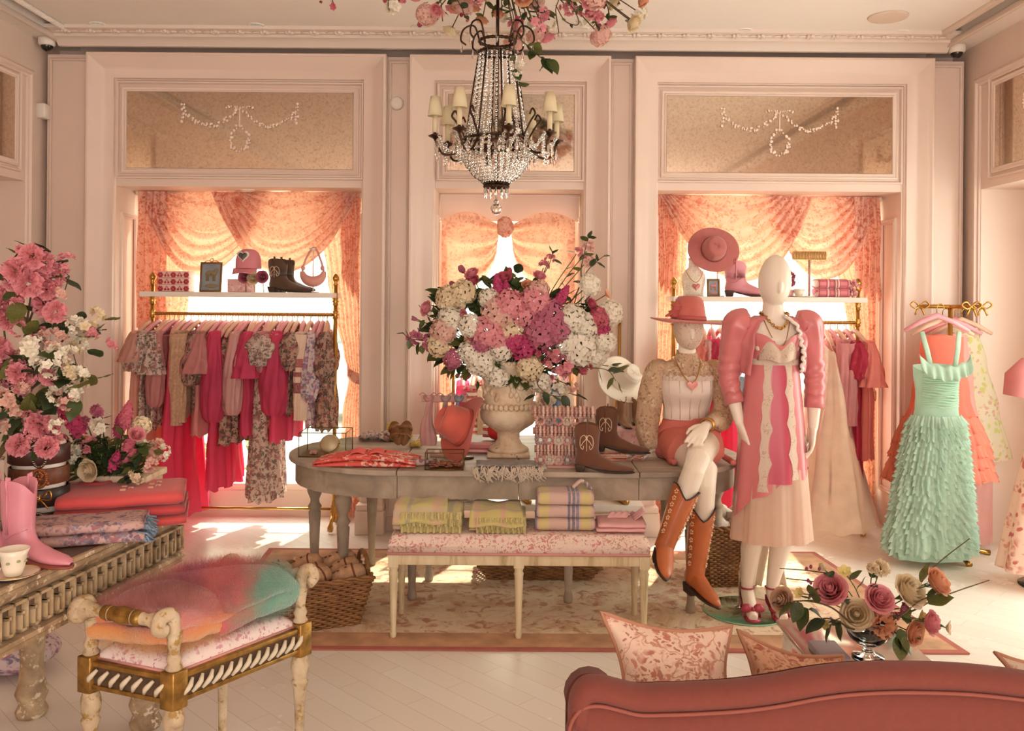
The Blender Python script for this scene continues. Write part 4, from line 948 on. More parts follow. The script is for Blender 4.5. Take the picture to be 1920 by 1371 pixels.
# glass box of petals
g0 = TP(833, 882); BRF = plain('antique_brass_trim', '#7d5a33', .4, .8)
def glass_box(label, x0, x1, y0, y1, z0, z1, cat='display box'):
    t = thing('glass_box', label, cat, ((x0 + x1) / 2, (y0 + y1) / 2, z0)); b = B()
    c8 = [V(x, y, z) for z in (z0, z1) for y in (y0, y1) for x in (x0, x1)]; b.add(c8, [(0, 1, 5, 4), (2, 3, 7, 6), (0, 2, 6, 4), (1, 3, 7, 5), (4, 5, 7, 6)]); b.build('glass_panel', CLEAR, t, smooth=False)
    b = B(); e = .0025
    for z in (z0 + e, z1):
        b.tube([V(x0, y0, z), V(x1, y0, z), V(x1, y1, z), V(x0, y1, z), V(x0, y0, z)], e, 4)
    for x in (x0, x1):
        for y in (y0, y1): b.tube([V(x, y, z0), V(x, y, z1)], e, 4)
    b.build('metal_edging', BRF, t); b = B(); b.box(x0, x1, y0, y1, z0, z0 + .006); b.build('base', BRF, t, smooth=False); return t
x0, x1 = xpx(797, 880, g0.y), xpx(868, 880, g0.y); glass_box('clear glass box of dried petals at the front of the grey table', x0, x1, g0.y, g0.y + .11, TZ + .0005, TZ + .085)
b = B(); rr = random.Random(8)
for k in range(70):
    c = V(rr.uniform(x0 + .02, x1 - .02), rr.uniform(g0.y + .015, g0.y + .095), TZ + .012 + rr.uniform(0, .02)); b.ell(c, (.012, .009, .004), 6, 4)
o = b.build('dried_petals', plain('dried_petal', '#a4604e', .8, var=.3, vs=60)); tag(o, 'dried rose petals lying in the clear glass box', 'petals'); o['kind'] = 'stuff'
# glass case at the left end with sunglasses and trinkets
gl = TP(604, 858); glass_box('glass display case of trinkets at the left end of the grey table', xpx(560, 860, gl.y), xpx(648, 860, gl.y), gl.y, gl.y + .2, TZ + .0005, TZ + .13)
MIRR = plain('polished_silver', '#d8cfc4', .12, 1)
t = thing('hand_mirror', 'small round silver compact propped inside the glass case', 'compact', gl + V(.01, .1, .007)); b = B(); b.lathe([(.001, 0), (.045, 0), (.05, .006), (.045, .012), (.001, .014)], 28).xf(Matrix.Translation(gl + V(.02, .1, .056)) @ Matrix.Rotation(radians(65), 4, 'X')); b.build('case', plain('brushed_champagne', '#c9ad90', .45, .5), t)
b = B(); b.tube([gl + V(.02 + .051 * cos(a), .1 + .021 * sin(a), .056 + .046 * sin(a)) for a in [k * 2 * pi / 24 for k in range(25)]], .004, 6); b.build('rim', GOLD, t)
b = B()
for k in range(9): b.ell(gl + V(-.07 + .012 * (k % 3), .05 + .01 * (k // 3), .014 + .006 * (k % 2)), (.009, .009, .009), 8, 6)
tag(b.build('bead_cluster', plain('rose_bead', '#c98a80', .3)), 'little cluster of rose beads inside the glass case', 'jewellery')
# folded coral print dress
CORP = floral('coral_print', '#e0635a', ['#f0b9a8', '#f2cdb9', '#c2493f'], 26, .38, big=7)
f0 = TP(680, 878); x0, x1 = xpx(585, 870, f0.y), xpx(778, 860, f0.y)
t = thing('folded_dress', 'coral printed dress folded near the left end of the grey table', 'folded clothing', on((V(x0, f0.y, 0) + V(x1, f0.y, 0)) / 2 + V(0, .1, 0), TZ + .001))
b = B(); folded(b, x0, x1, f0.y, f0.y + .22, TZ + .001, TZ + .055, 2, 77)
b.bend(lambda p: V(p.x + .05 * (p.y - f0.y), p.y, TZ + .001 + (p.z - TZ - .001) * (.5 + .7 * sin(pi * min(1, max(0, (p.x - x0) / (x1 - x0))))))); b.build('body', CORP, t)
b = B()
for s in (-1, 1): b.grid(lambda u, v, s=s: V(lerp(x0, x1, .52) + s * (.01 + .075 * u), f0.y + .03 + .11 * v, TZ + .062 + .012 * sin(pi * u) + .012 * sin(pi * v)), 8, 8)
b.build('collar', plain('coral_collar', '#e2665e', .8), t, solid=.004)
b = B(); b.tube(crv([V(x1 - .04, f0.y + .05, TZ + .02), V(x1 + .04, f0.y + .07, TZ + .02), V(x1 + .09, f0.y + .12, TZ + .018)], 5), .018, 8); b.build('sleeve', floral('mauve_print', '#c9a39c', ['#8a6a70'], 30, .4), t)
def scarf_pile(name, label, c, r, mat, n, seed, cat='scarf', th=.016):
    rr = random.Random(seed); b = B()
    for k in range(n):
        a = rr.uniform(0, 6.28); pts = [c + V(cos(a + q) * r[0] * rr.uniform(.4, 1), sin(a + q) * r[1] * rr.uniform(.4, 1), r[2] * rr.uniform(.1, 1)) for q in (0, .9, 1.8, 2.8)]
        b.tube(crv([V(p.x, p.y, max(p.z, c.z + th)) for p in pts], 6), th, 8)
    return tag(b.build(name, mat), label, cat)
c = TP(700, 838) + V(0, .2, .001); scarf_pile('crumpled_scarf', 'cream floral scarf heaped behind the coral dress', c, (.12, .05, .05), FL1, 7, 3)
c = TP(728, 838) + V(.03, .25, .001); scarf_pile('chunky_knit', 'yellow chunky knit heaped behind the sandals', c, (.07, .05, .09), plain('yellow_knit', '#d9b862', .9, var=.2, vs=60, bmp=.6), 8, 5, 'knitwear', .02)
c = TP(778, 843) + V(.0, .08, .001); scarf_pile('braided_belt', 'yellow braided coil beside the pink scarf stand', c, (.04, .03, .03), MATS['yellow_knit'], 6, 6, 'belt', .012)
TAN = plain('tan_leather', '#8a5a33', .55, var=.15)
for i, (px, rz) in enumerate(((738, 2.0), (755, 1.6))):
    p = TP(px, 846) + V(0, .12, 0); t = thing('sandal', 'brown leather sandal, %s of the pair leaning behind the coral dress' % ('left', 'right')[i], 'sandal', on(p, TZ + .001), 'brown sandals on the grey table')
    Mx = Matrix.Translation(on(p, TZ + .08)) @ Matrix.Rotation(radians(-20 + 26 * i), 4, 'Y') @ Matrix.Rotation(radians(60), 4, 'X')
    po = [(cos(a) * .036 * (1 + .15 * sin(a)), sin(a) * .075) for a in [k * 2 * pi / 24 for k in range(24)]]
    b = B(); b.prism(po, lambda q, k: V(q[0], q[1], .01 * k)).xf(Mx); b.build('sole', TAN, t)
    b = B(); b.tube([V(-.036 * cos(a), .025, .01 + .045 * sin(a)) for a in [pi * k / 12 for k in range(13)]], .012, 6, flat=.3)
    b.tube([V(-.034 * cos(a), -.03, .01 + .06 * sin(a)) for a in [pi * k / 12 for k in range(13)]], .007, 6, flat=.4).xf(Mx); b.build('strap', TAN, t)
# scarf bar
p = TP(832, 862) + V(0, .12, 0); YS = p.y; zt = zpx(832, 748, YS)
PWD = wood('blush_wood', '#a5766a', '#b98a7c', '#c99b8c', (3, 3, 3), .6, .2)
t = thing('scarf_stand', 'wooden T-bar stand of knotted scarves beside the coral hat', 'stand', on(p, TZ))
b = B(); b.box(xpx(791, 750, YS), xpx(875, 750, YS), YS - .012, YS + .012, zt - .018, zt + .018); b.build('crossbar', PWD, t, bevel=.004)
b = B(); b.box(p.x - .01, p.x + .01, YS - .01, YS + .01, TZ + .01, zt - .015); b.build('post', PWD, t, smooth=False)
b = B(); b.box(p.x - .08, p.x + .08, YS - .06, YS + .06, TZ + .0005, TZ + .014); b.build('base', PWD, t, bevel=.003)
def knot_scarf(px, zb, w_, mat, label, seed):
    X = xpx(px, 750, YS); t = thing('knotted_scarf', label, 'scarf', V(X, YS - .03, zb), 'scarves on the T-bar stand'); b = B()
    def P(u, v):
        a = 2 * pi * u; z = lerp(zt + .02, zb, v); r = w_ * (.35 + .75 * max(0, (v - .35) / .65) ** .8 * (1 - .35 * max(0, (v - .85) / .15))) * (1 + .16 * sin(5 * a + seed + v * 3))
        return V(X + cos(a) * r + .006 * sin(v * 7 + seed), YS - .028 + sin(a) * r * .5, z)
    b.grid(P, 24, 24, cu=True); b.build('drop', mat, t)
    b = B(); b.tube([V(X + .018 * cos(a), YS + .03 * sin(a), zt + .004 + .026 * cos(a * 2) * .3) for a in [k * 2 * pi / 16 for k in range(17)]], .012, 8); b.build('knot', mat, t)
    b = B()
    for s in (-1, 1): b.tube(crv([V(X, YS - .02, zt + .012), V(X + s * .03, YS - .03, zt + .035), V(X + s * .05, YS - .03, zt + .022)], 4), [.005] * 8 + [.002], 6, flat=.5)
    b.build('tie_end', mat, t)
knot_scarf(804, TZ + .06, .045, plain('dusty_pink_silk', '#c4908a', .5, var=.15, tr=.15), 'dusty pink scarf with a full pouch at the left of the T-bar', 1)
knot_scarf(836, TZ + .1, .035, plain('mauve_silk', '#a98a86', .5, var=.2), 'mauve scarf knotted at the middle of the T-bar', 2)
knot_scarf(861, TZ + .16, .024, plain('slate_silk', '#8b8f95', .5, var=.2), 'slate grey scarf knotted at the right of the T-bar', 3)
# grey fringed shawl hanging over the front edge
GSH = plain('grey_shawl', '#9a9490', .95, var=.25, vs=30, bmp=.4)
q = TP(950, 884); x0, x1 = xpx(888, 880, q.y), xpx(1018, 880, q.y)
t = thing('fringed_shawl', 'grey folded shawl with cream fringe over the front table edge', 'shawl', on(q, TZ))
b = B(); folded(b, x0 + .01, x1 - .02, YF + .02, YF + .17, TZ + .0015, TZ + .03, 2, 12); b.build('folded_cloth', GSH, t)
b = B(); rr = random.Random(15)
for i in range(110):
    x = rr.uniform(x0, x1); yy = YF + rr.uniform(-.004, .03); L = rr.uniform(.02, .07); z = TZ + rr.uniform(.012, .03); pts = [V(x, yy, z), V(x + rr.uniform(-.015, .015), YF - .012, z - .002), V(x + rr.uniform(-.02, .02), YF - .016, z - L * .6), V(x + rr.uniform(-.03, .03), YF - .018, z - L)]
    b.tube(pts, .0032, 5)
b.build('fringe', plain('cream_fringe', '#c9b8a4', .9), t)
# bracelet stand
p = TP(1057, 880) + V(0, .06, 0); YS2 = p.y
t = thing('bracelet_stand', 'three-tier pink wooden bracelet stand on the grey table', 'stand', on(p, TZ))
b = B(); b.box(p.x - .085, p.x + .085, YS2 - .05, YS2 + .05, TZ + .0005, TZ + .014); b.build('base', PWD, t, bevel=.003)
b = B(); b.box(p.x - .012, p.x + .012, YS2 - .008, YS2 + .008, TZ + .012, zpx(1057, 765, YS2)); b.build('post', PWD, t, smooth=False)
BEAD = [plain('blush_beads', '#d3a391', .5, var=.25, vs=80), plain('taupe_beads', '#b98f80', .5, var=.25, vs=80), plain('pale_beads', '#dcb7a8', .5, var=.2, vs=80)]
for ti, py in enumerate((772, 808, 842)):
    z = zpx(1057, py, YS2); x0, x1 = xpx(996 + ti * 3, py, YS2), xpx(1117 - ti * 6, py, YS2); b = B(); b.tube([V(x0, YS2, z), V(x1, YS2, z)], .018, 12); b.build('tier_bar', PWD, t)
    n = 15
    for i in range(n):
        x = lerp(x0 + .008, x1 - .008, (i + .5) / n); b = B(); rr = random.Random(ti * 50 + i); r = .026
        for k in range(14):
            a = k * 2 * pi / 14; b.ell(V(x + .001 * (k % 2), YS2 + cos(a) * r, z - .004 + sin(a) * r), .0085, 6, 5)
        tag(b.build('bracelet', BEAD[(i * 7 + ti) % 3]), 'beaded bracelet on the %s bar of the pink stand, %s' % (('top', 'middle', 'bottom')[ti], 'left half' if i < n // 2 else 'right half'), 'bracelet', 'bracelets on the pink stand')
for ti, (py, seed) in enumerate(((788, 1), (825, 2), (862, 3))):
    for j in range(6):
        rr = random.Random(seed * 9 + j); z = zpx(1057, py, YS2); x = lerp(xpx(1005, py, YS2), xpx(1105, py, YS2), (j + .5) / 6); b = B()
        def P(u, v): a = 2 * pi * u; q = 2 * pi * v; r = .009 * (1 + .4 * sin(9 * a)); return V(x + (.021 + r * cos(q)) * cos(a), YS2 - .012 + r * sin(q), z + (.02 + r * cos(q)) * sin(a) + .004 * sin(9 * a))
        b.grid(P, 36, 8, cu=True, cv=True); tag(b.build('scrunchie', [plain('blush_silk', '#d8a498', .5, var=.2), plain('mauve_silk', '#a98a86', .5), plain('floral_silk', '#c98f86', .5, var=.4, vs=60), CREAM][(j + ti) % 4]), 'silk scrunchie hanging between the bracelet bars, %s row' % ('top', 'middle', 'bottom')[ti], 'hair tie', 'scrunchies on the pink stand')
# white hat on a stand, tan boots and pink box at the right rear
p = TP(1166, 842) + V(0, .3, 0); t = thing('hat_stand', 'brass stand carrying the cream western hat', 'stand', on(p, TZ + .0005))
zh = zpx(1166, 722, p.y); b = B(); b.tube([on(p, TZ), on(p, zh)], .007, 8); b.build('post', BRASS, t); b = B(); b.lathe([(.001, 0), (.06, 0), (.06, .008), (.001, .01)], 20, on(p, TZ + .0005)); b.build('base', BRASS, t)
hat('cream felt western hat on a brass stand behind the seated mannequin', Matrix.Translation(at(1166, 716, p.y - .03)) @ V(.5, -.62, .5).to_track_quat('Z', 'Y').to_matrix().to_4x4() @ Matrix.Scale(1.05, 4), HATW, .17, .12, .045, HATW)
x0, x1 = xpx(1150, 840, p.y - .05), xpx(1206, 840, p.y - .05)
t = thing('gift_box', 'pale pink floral box beside the seated mannequin on the table', 'box', V((x0 + x1) / 2, p.y - .14, TZ + .001)); PKB = floral('pink_box_paper', '#e8b8b4', ['#f2d6d0', '#d99a9c'], 30, .36, big=9)
b = B(); b.box(x0, x1, p.y - .22, p.y - .07, TZ + .001, TZ + .085); b.build('box', PKB, t, bevel=.003); b = B(); b.box(x0 - .004, x1 + .004, p.y - .224, p.y - .066, TZ + .085, TZ + .105); b.build('lid', PKB, t, bevel=.003)
TANS = plain('tan_suede', '#9c7355', .85, var=.15)
for i, px in enumerate((1143, 1172)):
    boot('tan suede ankle boot on the pink box, %s of the pair' % ('left', 'right')[i], BM(V(lerp(x0, x1, .25 + .5 * i), p.y - .15, TZ + .106), radians(-75), .5), TANS, .3, 'tan boots on the pink box', deco='seams')
# folded pinks and a red cap at the left of the urn
for i, (px, m, l) in enumerate(((900, PINKS, 'baby pink'), (896, ROSE, 'rose pink'))):
    q = TP(px, 858) + V(0, .12, 0); b = B(); folded(b, q.x - .07, q.x + .07, q.y, q.y + .14, TZ + .001 + i * .022, TZ + .022 + i * .022, 1, 90 + i); tag(b.build('folded_shirt', m), l + ' folded top left of the urn foot, %s one' % ('lower', 'upper')[i], 'folded clothing', 'pink tops beside the urn')
q = TP(934, 846) + V(-.01, .38, 0); t = thing('knit_hat', 'red knit hat with a striped cuff behind the urn', 'hat', on(q, TZ + .001)); b = B(); b.ell(on(q, TZ + .06), (.07, .06, .06), 20, 12); b.build('crown', plain('red_knit', '#d93b3f', .9, bmp=.5, bs_=150), t)
b = B(); b.tube([on(q, TZ + .05) + V(-.06, 0, -.03), on(q, TZ + .05) + V(-.06, 0, .04)], .03, 14); b.build('cuff', REDSTR, t)
# low things seen under the table, on a white bench against the wall
z0 = .3; t = thing('low_bench', 'low white bench against the pillars behind the grey table', 'bench', (.1, 5.75, 0)); b = B(); b.box(-.55, .85, 5.6, 5.9, z0 - .04, z0); b.build('top', WHITE, t, bevel=.004)
for x in (-.5, .8):
    for y in (5.64, 5.86): b = B(); b.box(x - .025, x + .025, y - .025, y + .025, 0, z0 - .04); b.build('leg', WHITE, t, bevel=.003)
c = V(xpx(862, 950, 5.74), 5.74, z0 + .0005); t = thing('white_basket', 'oval white wicker basket of linens on the low white bench', 'basket', c); basket(t, c, .2, .16, .25, .2, .09, WICK[1], 0, None, False, 0, 14)
b = B(); b.ell(c + V(0, 0, .085), (.1, .08, .045), 16, 10, lambda d: 1 + .15 * sin(d.x * 9 + d.y * 5)); tag(b.build('bundled_cloth', floral('red_sprig_cloth', '#efdccd', ['#c2534f'], 40, .3)), 'red sprigged cloth in the white basket', 'fabric')
GB = plain('gold_leather', '#c0914c', .35, .6)
for i, px in enumerate((985, 1092, 1165)):
    c = V(xpx(px, 950, 5.72), 5.72, z0 + .0005); t = thing('gold_bow_shoe', 'metallic gold bow-topped shoe on the low white bench, %s of three' % ('leftmost', 'middle', 'rightmost')[i], 'shoe', c, 'gold shoes on the low bench')
    b = B(); b.tube([c + V(-.02, .05, .03), c + V(0, 0, .03), c + V(.02, -.1, .015)], [.03, .033, .02], 12); b.build('shoe_body', GB, t)
    for s in (-1, 1): b = B(); b.ell(c + V(s * .035, -.03, .075), (.035, .014, .028), 12, 8); b.build('bow_loop', GB, t)
# ================================================================ mannequins
SKIN = plain('ivory_mannequin', '#ecdcc9', .42, var=.02)
def ring(c, rx, ry, n=28, rot=0, e=1.0):
    return [V(c[0] + cos(a) * rx * cos(rot) - sin(a) * ry * sin(rot), c[1] + cos(a) * rx * sin(rot) + sin(a) * ry * cos(rot), c[2]) for a in [2 * pi * k / n for k in range(n)]]
def hand(b, wrist, d, nrm, thumb, curl=.25, s=1.0, spread=.1):
    """palm, four unequal fingers, thumb from the side; d = pointing dir, nrm = back-of-hand normal, thumb = +1/-1 side"""
    d = Vector(d).normalized(); nrm = Vector(nrm); nrm = (nrm - d * nrm.dot(d)).normalized(); side = d.cross(nrm) * thumb; w_ = Vector(wrist)
    sec = lambda t, hw, ht, off=0: [w_ + d * t * s + side * (cos(a) * hw * s + off) + nrm * (sin(a) * ht * s) for a in [2 * pi * k / 14 for k in range(14)]]
    b.loft([sec(-.015, .024, .02), sec(.0, .024, .019), sec(.025, .032, .017), (sec(.055, .038, .015)), sec(.08, .039, .013), sec(.092, .034, .01)])
    for i, (o, L) in enumerate(((.029, .07), (.0105, .08), (-.009, .075), (-.027, .06))):
        p = w_ + (d * .08 + side * o) * s; a = spread * (o / .03); c = curl * (1 + .18 * i); pts = [w_ + (d * .055 + side * o * .85) * s, p]; ang = c * .35
        for k, f in enumerate((.44, .31, .25)):
            dd = (d * cos(ang) - nrm * sin(ang) + side * sin(a) * (1 - k * .3)).normalized(); p = p + dd * L * f * s; pts.append(p); ang += c
        b.tube(pts, [.0088 * s, .0092 * s, .0085 * s, .0078 * s, .0062 * s], 10); b.ell(pts[-1], .0062 * s, 8, 6)
    pts = [w_ + (d * .012 + side * .018) * s, w_ + (d * .035 + side * .04 - nrm * .006) * s, w_ + (d * .062 + side * .052 - nrm * .014) * s, w_ + (d * .088 + side * .05 - nrm * .02) * s]
    b.tube(pts, [.013 * s, .0115 * s, .0095 * s, .0072 * s], 10); b.ell(pts[-1], .0072 * s, 8, 6)
    return b
def head(b, c, rx=.082, ry=.1, rz=.145, tilt=0):
    def f(d): return 1 - (.2 * max(0, -d.z) ** 1.5 * (1 - .3 * max(0, -d.y)) + .02 * max(0, d.y))
    h = B(); h.ell((0, 0, 0), (rx, ry, rz), 28, 20, lambda d: (1 - .17 * max(0, -d.z) ** 1.3) * (1 + .05 * max(0, -d.y) * max(0, -d.z)))
    h.ell((0, -ry * .96, -.02), (.012, .014, .035), 10, 8)   # the faint nose ridge of a blank face
    return b.merge(h, Matrix.Translation(c) @ Matrix.Rotation(tilt, 4, 'Y'))
# ---- standing
MX, MY = 1.34, 4.52
MB_ = V(MX - .02, MY - .02, 0)
t = thing('standing_mannequin', 'tall ivory mannequin in pink jacket and lace dress standing right of the table', 'mannequin', (MX, MY, RZ)); ST = t
b = B()
b.loft([ring((MX, MY, z), rx, ry) for z, rx, ry in ((.80, .10, .08), (.86, .155, .105), (.94, .165, .11), (1.03, .15, .1), (1.14, .115, .085), (1.19, .112, .083), (1.28, .122, .09), (1.36, .14, .108), (1.42, .152, .108), (1.47, .17, .075), (1.505, .15, .06), (1.525, .09, .055), (1.545, .058, .054), (1.57, .052, .052), (1.6, .05, .05), (1.64, .05, .05))])
for s in (-1, 1): b.ell((MX + s * .065, MY - .07, 1.385), (.052, .042, .05), 16, 12)
head(b, V(MX + .005, MY - .012, 1.705), tilt=radians(2))
for s, kx, ax, ay in ((-1, -.085, -.118, -.02), (1, .075, .012, .03)):
    b.tube([V(MX + s * .085, MY, .92), V(MX + s * .09, MY - .01, .75), V(MX + kx, MY - .02, .50), V(MX + kx * 1.02, MY + .0, .42), V(MX + lerp(kx, ax, .4), MY + .012, .34), V(MX + ax, MY + .01, .16), V(MX + ax, MY + .015, .125)], [.088, .08, .054, .05, .054, .032, .031], 18)
    fx = MX + ax; b.tube([V(fx, MY + .02, .135), V(fx, MY + .0, .11), V(fx + s * .004, MY - .06, .075), V(fx + s * .008, MY - .11, .045), V(fx + s * .01, MY - .15, .036)], [.032, .034, .033, .034, .022], 14); b.ell((fx, MY + .03, .105), (.028, .03, .03), 12, 8)
ARM = {-1: [V(MX - .168, MY, 1.465), V(MX - .205, MY + .02, 1.35), V(MX - .215, MY + .03, 1.22), V(MX - .19, MY - .0, 1.08), V(MX - .17, MY - .02, .985)], 1: [V(MX + .168, MY, 1.465), V(MX + .205, MY + .01, 1.35), V(MX + .225, MY + .02, 1.22), V(MX + .215, MY - .0, 1.06), V(MX + .205, MY - .02, .96)]}
for s in (-1, 1):
    b.tube(ARM[s], [.052, .045, .038, .034, .024], 16); a = ARM[s]
    hand(b, a[-1], (a[-1] - a[-2]).normalized() + V(-.1 * s, -.1, -.3), V(s, -.15, 0), -1 if s > 0 else 1, .3, 1.05)
b.build('body', SKIN, t, remesh=.0055, sm=2)
# glass foot plate and rod
GR = glass('green_edge_glass', '#d8f0e4', .02, 1.45); gp = ptz(1393, 1150, RZ) + V(0, .01, 0)
b = B(); b.lathe([(.001, 0), (.21, 0), (.213, .004), (.21, .008), (.001, .008)], 48, V(gp.x + .02, gp.y + .02, RZ)); b.build('glass_base', CLEAR, t)
b = B(); b.tube([V(gp.x + .02 + .212 * cos(a), gp.y + .02 + .212 * sin(a), RZ + .004) for a in [k * 2 * pi / 64 for k in range(65)]], .0035, 5); b.build('green_glass_edge', plain('green_glass_edge', '#8fc4a4', .1), t)
b = B(); b.tube([V(MX - .14, MY + .06, RZ + .006), V(MX - .145, MY + .05, .2), V(MX - .125, MY + .03, .36)], .008, 8); b.lathe([(.001, 0), (.03, 0), (.03, .01), (.012, .014), (.012, .05), (.001, .05)], 16, V(MX - .14, MY + .06, RZ + .008)); b.build('calf_rod', MIRR, t)
RED = plain('raspberry_satin', '#a8354a', .35, var=.1); SATIN = plain('rose_satin', '#dd7f80', .3, var=.08, vs=5, sheen=.2, tr=.12); SATIN2 = plain('deep_rose_satin', '#d2566a', .35, tr=.15)
LACE = floral('cream_lace', '#efdcc8', ['#d9b7a2', '#e7cdb9'], 60, .3, big=16, tr=.3); CHIF = plain('peach_chiffon', '#f3d2bd', .7, tr=.4, var=.05)
for s, ax in ((-1, -.118), (1, .012)):
    fx = MX + ax; nm = 'sandal'
    b = B(); po = [(-.028, .04), (-.034, .0), (-.03, -.06), (-.04, -.11), (-.036, -.16), (0, -.185), (.036, -.16), (.04, -.11), (.03, -.06), (.034, 0), (.028, .04)]
    hz = lambda y: RZ + .009 + max(0, (y + .1) / .14) ** 1.2 * .062
    b.prism(po, lambda p, k: V(fx + p[0] + s * .008 * max(0, -p[1]) / .15, MY + .01 + p[1], min(.09, hz(p[1])) + .008 * k)); q = b.build('sandal', RED, t)
    b = B(); b.tube([V(fx, MY + .05, .082), V(fx, MY + .055, RZ + .009)], [.016, .006], 10); b.build('heel', RED, q)
    b = B(); b.tube([V(fx + .034 * cos(a), MY + .012 + .036 * sin(a), .138) for a in [k * 2 * pi / 18 for k in range(19)]], .005, 6); b.tube([V(fx, MY + .045, .09), V(fx, MY + .048, .138)], .006, 6)
    b.build('ankle_strap', RED, q); b = B(); b.tube([V(fx + s * .008 - .042 * cos(a), MY - .11, RZ + .02 + .042 * sin(a)) for a in [pi * k / 12 for k in range(13)]], .015, 8, flat=.3); b.build('toe_strap', RED, q)
    b = B()
    for sx in (-1, 1): b.ell((fx + s * .008 + sx * .03, MY - .125, .075), (.03, .016, .022), 12, 8, lambda d: 1 + .15 * sin(9 * d.z))
    b.ell((fx + s * .008, MY - .13, .073), (.01, .012, .012), 8, 6); b.build('bow', RED, q)
# underskirt, dress, lace bands
def skirt(a, z, add=0, seed=0):   # a = angle, 0 = front
    k = max(0, min(1, (1.31 - z) / .92)); rx = .126 + .08 * k ** .9 + add; ry = .1 + .066 * k ** .9 + add
    f = 1 + (.045 * sin(9 * a + seed) + .03 * sin(5 * a + 1 + seed)) * k
    return V(MX + sin(a) * rx * f, MY - cos(a) * ry * f, z)
b = B(); b.grid(lambda u, v: skirt(2 * pi * u, lerp(.95, .395, v), -.004 + .004 * sin(30 * 2 * pi * u) * v, 2), 90, 16, cu=True); b.build('underskirt', CHIF, t)
def hemz(a): return .70 + .05 * sin(a * 1.0) - .07 * cos(a * 2) * 0 - .12 * max(0, -sin(a)) ** 1.5 + .02 * sin(6 * a)
b = B()
def DR(u, v):
    a = 2 * pi * u
    if v < .35:
        z = lerp(1.45 - .06 * exp(-(min(a, 2 * pi - a) / .35) ** 2), 1.31, v / .35); k = (1.45 - z) / .14; bust = sin(pi * min(1, max(0, (1.47 - z) / .16))) * .024
        return V(MX + sin(a) * (.16 - .03 * k), MY - cos(a) * (.12 - .014 * k + bust * 1.4 * max(0, cos(a))), z)
    return skirt(a, lerp(1.31, hemz(a), (v - .35) / .65), .004)
b.grid(DR, 96, 40, cu=True); b.build('dress', SATIN, t)
def band(a0, a1, z0, z1, add, wav=.0, nw=0):
    bb = B(); bb.grid(lambda u, v: skirt(lerp(a0(v), a1(v), u), lerp(z0, z1, v), add), 10, 60); return bb
band(lambda v: -.22 - .1 * v, lambda v: .26 + .06 * v, 1.29, .70, .006).build('centre_inset', SATIN2, t)
for s in (-1, 1):
    band(lambda v, s=s: s * (.2 + .08 * v + .12 * abs(sin(v * 12)) - .04), lambda v, s=s: s * (.52 + .06 * v + .02 * sin(v * 40)), 1.31, .66 if s < 0 else .72, .009).build('lace_band', LACE, t)
b = B()
b.grid(lambda u, v: V(MX + lerp(-.098, .098, u), MY - .132 + .06 * (2 * u - 1) ** 2 - .035 * sin(pi * (u * 2 % 1)) * .5 - .014 * sin(pi * v), lerp(1.45 - .075 * (1 - abs(2 * u - 1)), 1.31 + .008 * sin(u * 9), v)), 20, 14)
b.build('lace_bodice', LACE, t, solid=.003)
b = B(); b.grid(lambda u, v: skirt(2 * pi * u, lerp(1.335, 1.29, v), .008), 60, 3, cu=True); b.build('waistband', LACE, t)
# jacket
b = B()
def JK(u, v):
    op = lerp(.5, .95, v ** .8) + .0; a = lerp(op + (.12 if u < .5 else 0) * 0, 2 * pi - op, u); z = lerp(1.535, 1.245, v)
    rx, ry = interp([(1.15, .15, .12), (1.2, .155, .125), (1.3, .163, .14), (1.38, .172, .148), (1.45, .176, .115), (1.5, .155, .088), (1.54, .085, .07)], z)
    w_ = .006 * sin(11 * a + 7 * v) + .008 * nz((a * 3, v * 5, 3)); return V(MX + sin(a) * (rx + w_), MY - cos(a) * (ry + w_), z + .012 * sin(a * 2) * v)
b.grid(JK, 60, 26); b.build('jacket', SATIN, t, solid=.006)
b = B(); b.tube([JK(0, k / 30) + V(-.004, -.016, 0) + V(.007 * sin(k * 1.6), 0, 0) for k in range(31)], .009, 6)
b.build('jacket_trim', plain('white_lace_trim', '#efe0d6', .8), t)
for s in (-1, 1):
    p = ARM[s]; path = crv([V(MX + s * .12, MY, 1.50), V(MX + s * .175, MY, 1.485)] + [p[1], p[2], p[3].lerp(p[2], .1)], 10); n = len(path); b = B(); rings = []
    for i, q in enumerate(path):
        k = i / (n - 1); r = interp([(0, .05), (.12, .07), (.25, .08), (.42, .066), (.6, .057), (.8, .052), (.9, .05), (.91, .048), (1, .046)], k)[0]
        tq = (path[min(i + 1, n - 1)] - path[max(i - 1, 0)]).normalized(); e1 = (V(0, 1, 0) - tq * tq.y).normalized(); e2 = tq.cross(e1)
        rings.append([q + (e1 * cos(a) + e2 * sin(a)) * r * (1 + (.07 * sin(7 * a + 2 * k) if k < .4 else 0) + (.09 * sin(k * 60 + 2 * sin(a)) if .55 < k < .9 else 0) + .05 * nz((a, k * 8, s))) for a in [2 * pi * j / 28 for j in range(28)]])
    b.loft(rings); b.build('sleeve', SATIN, t)
    q0, q1 = path[int(n * .9)], path[-1] + (path[-1] - path[-3]) * .4; b = B(); b.tube([q0, q1], .05, 22); b.build('cuff', SATIN, t)
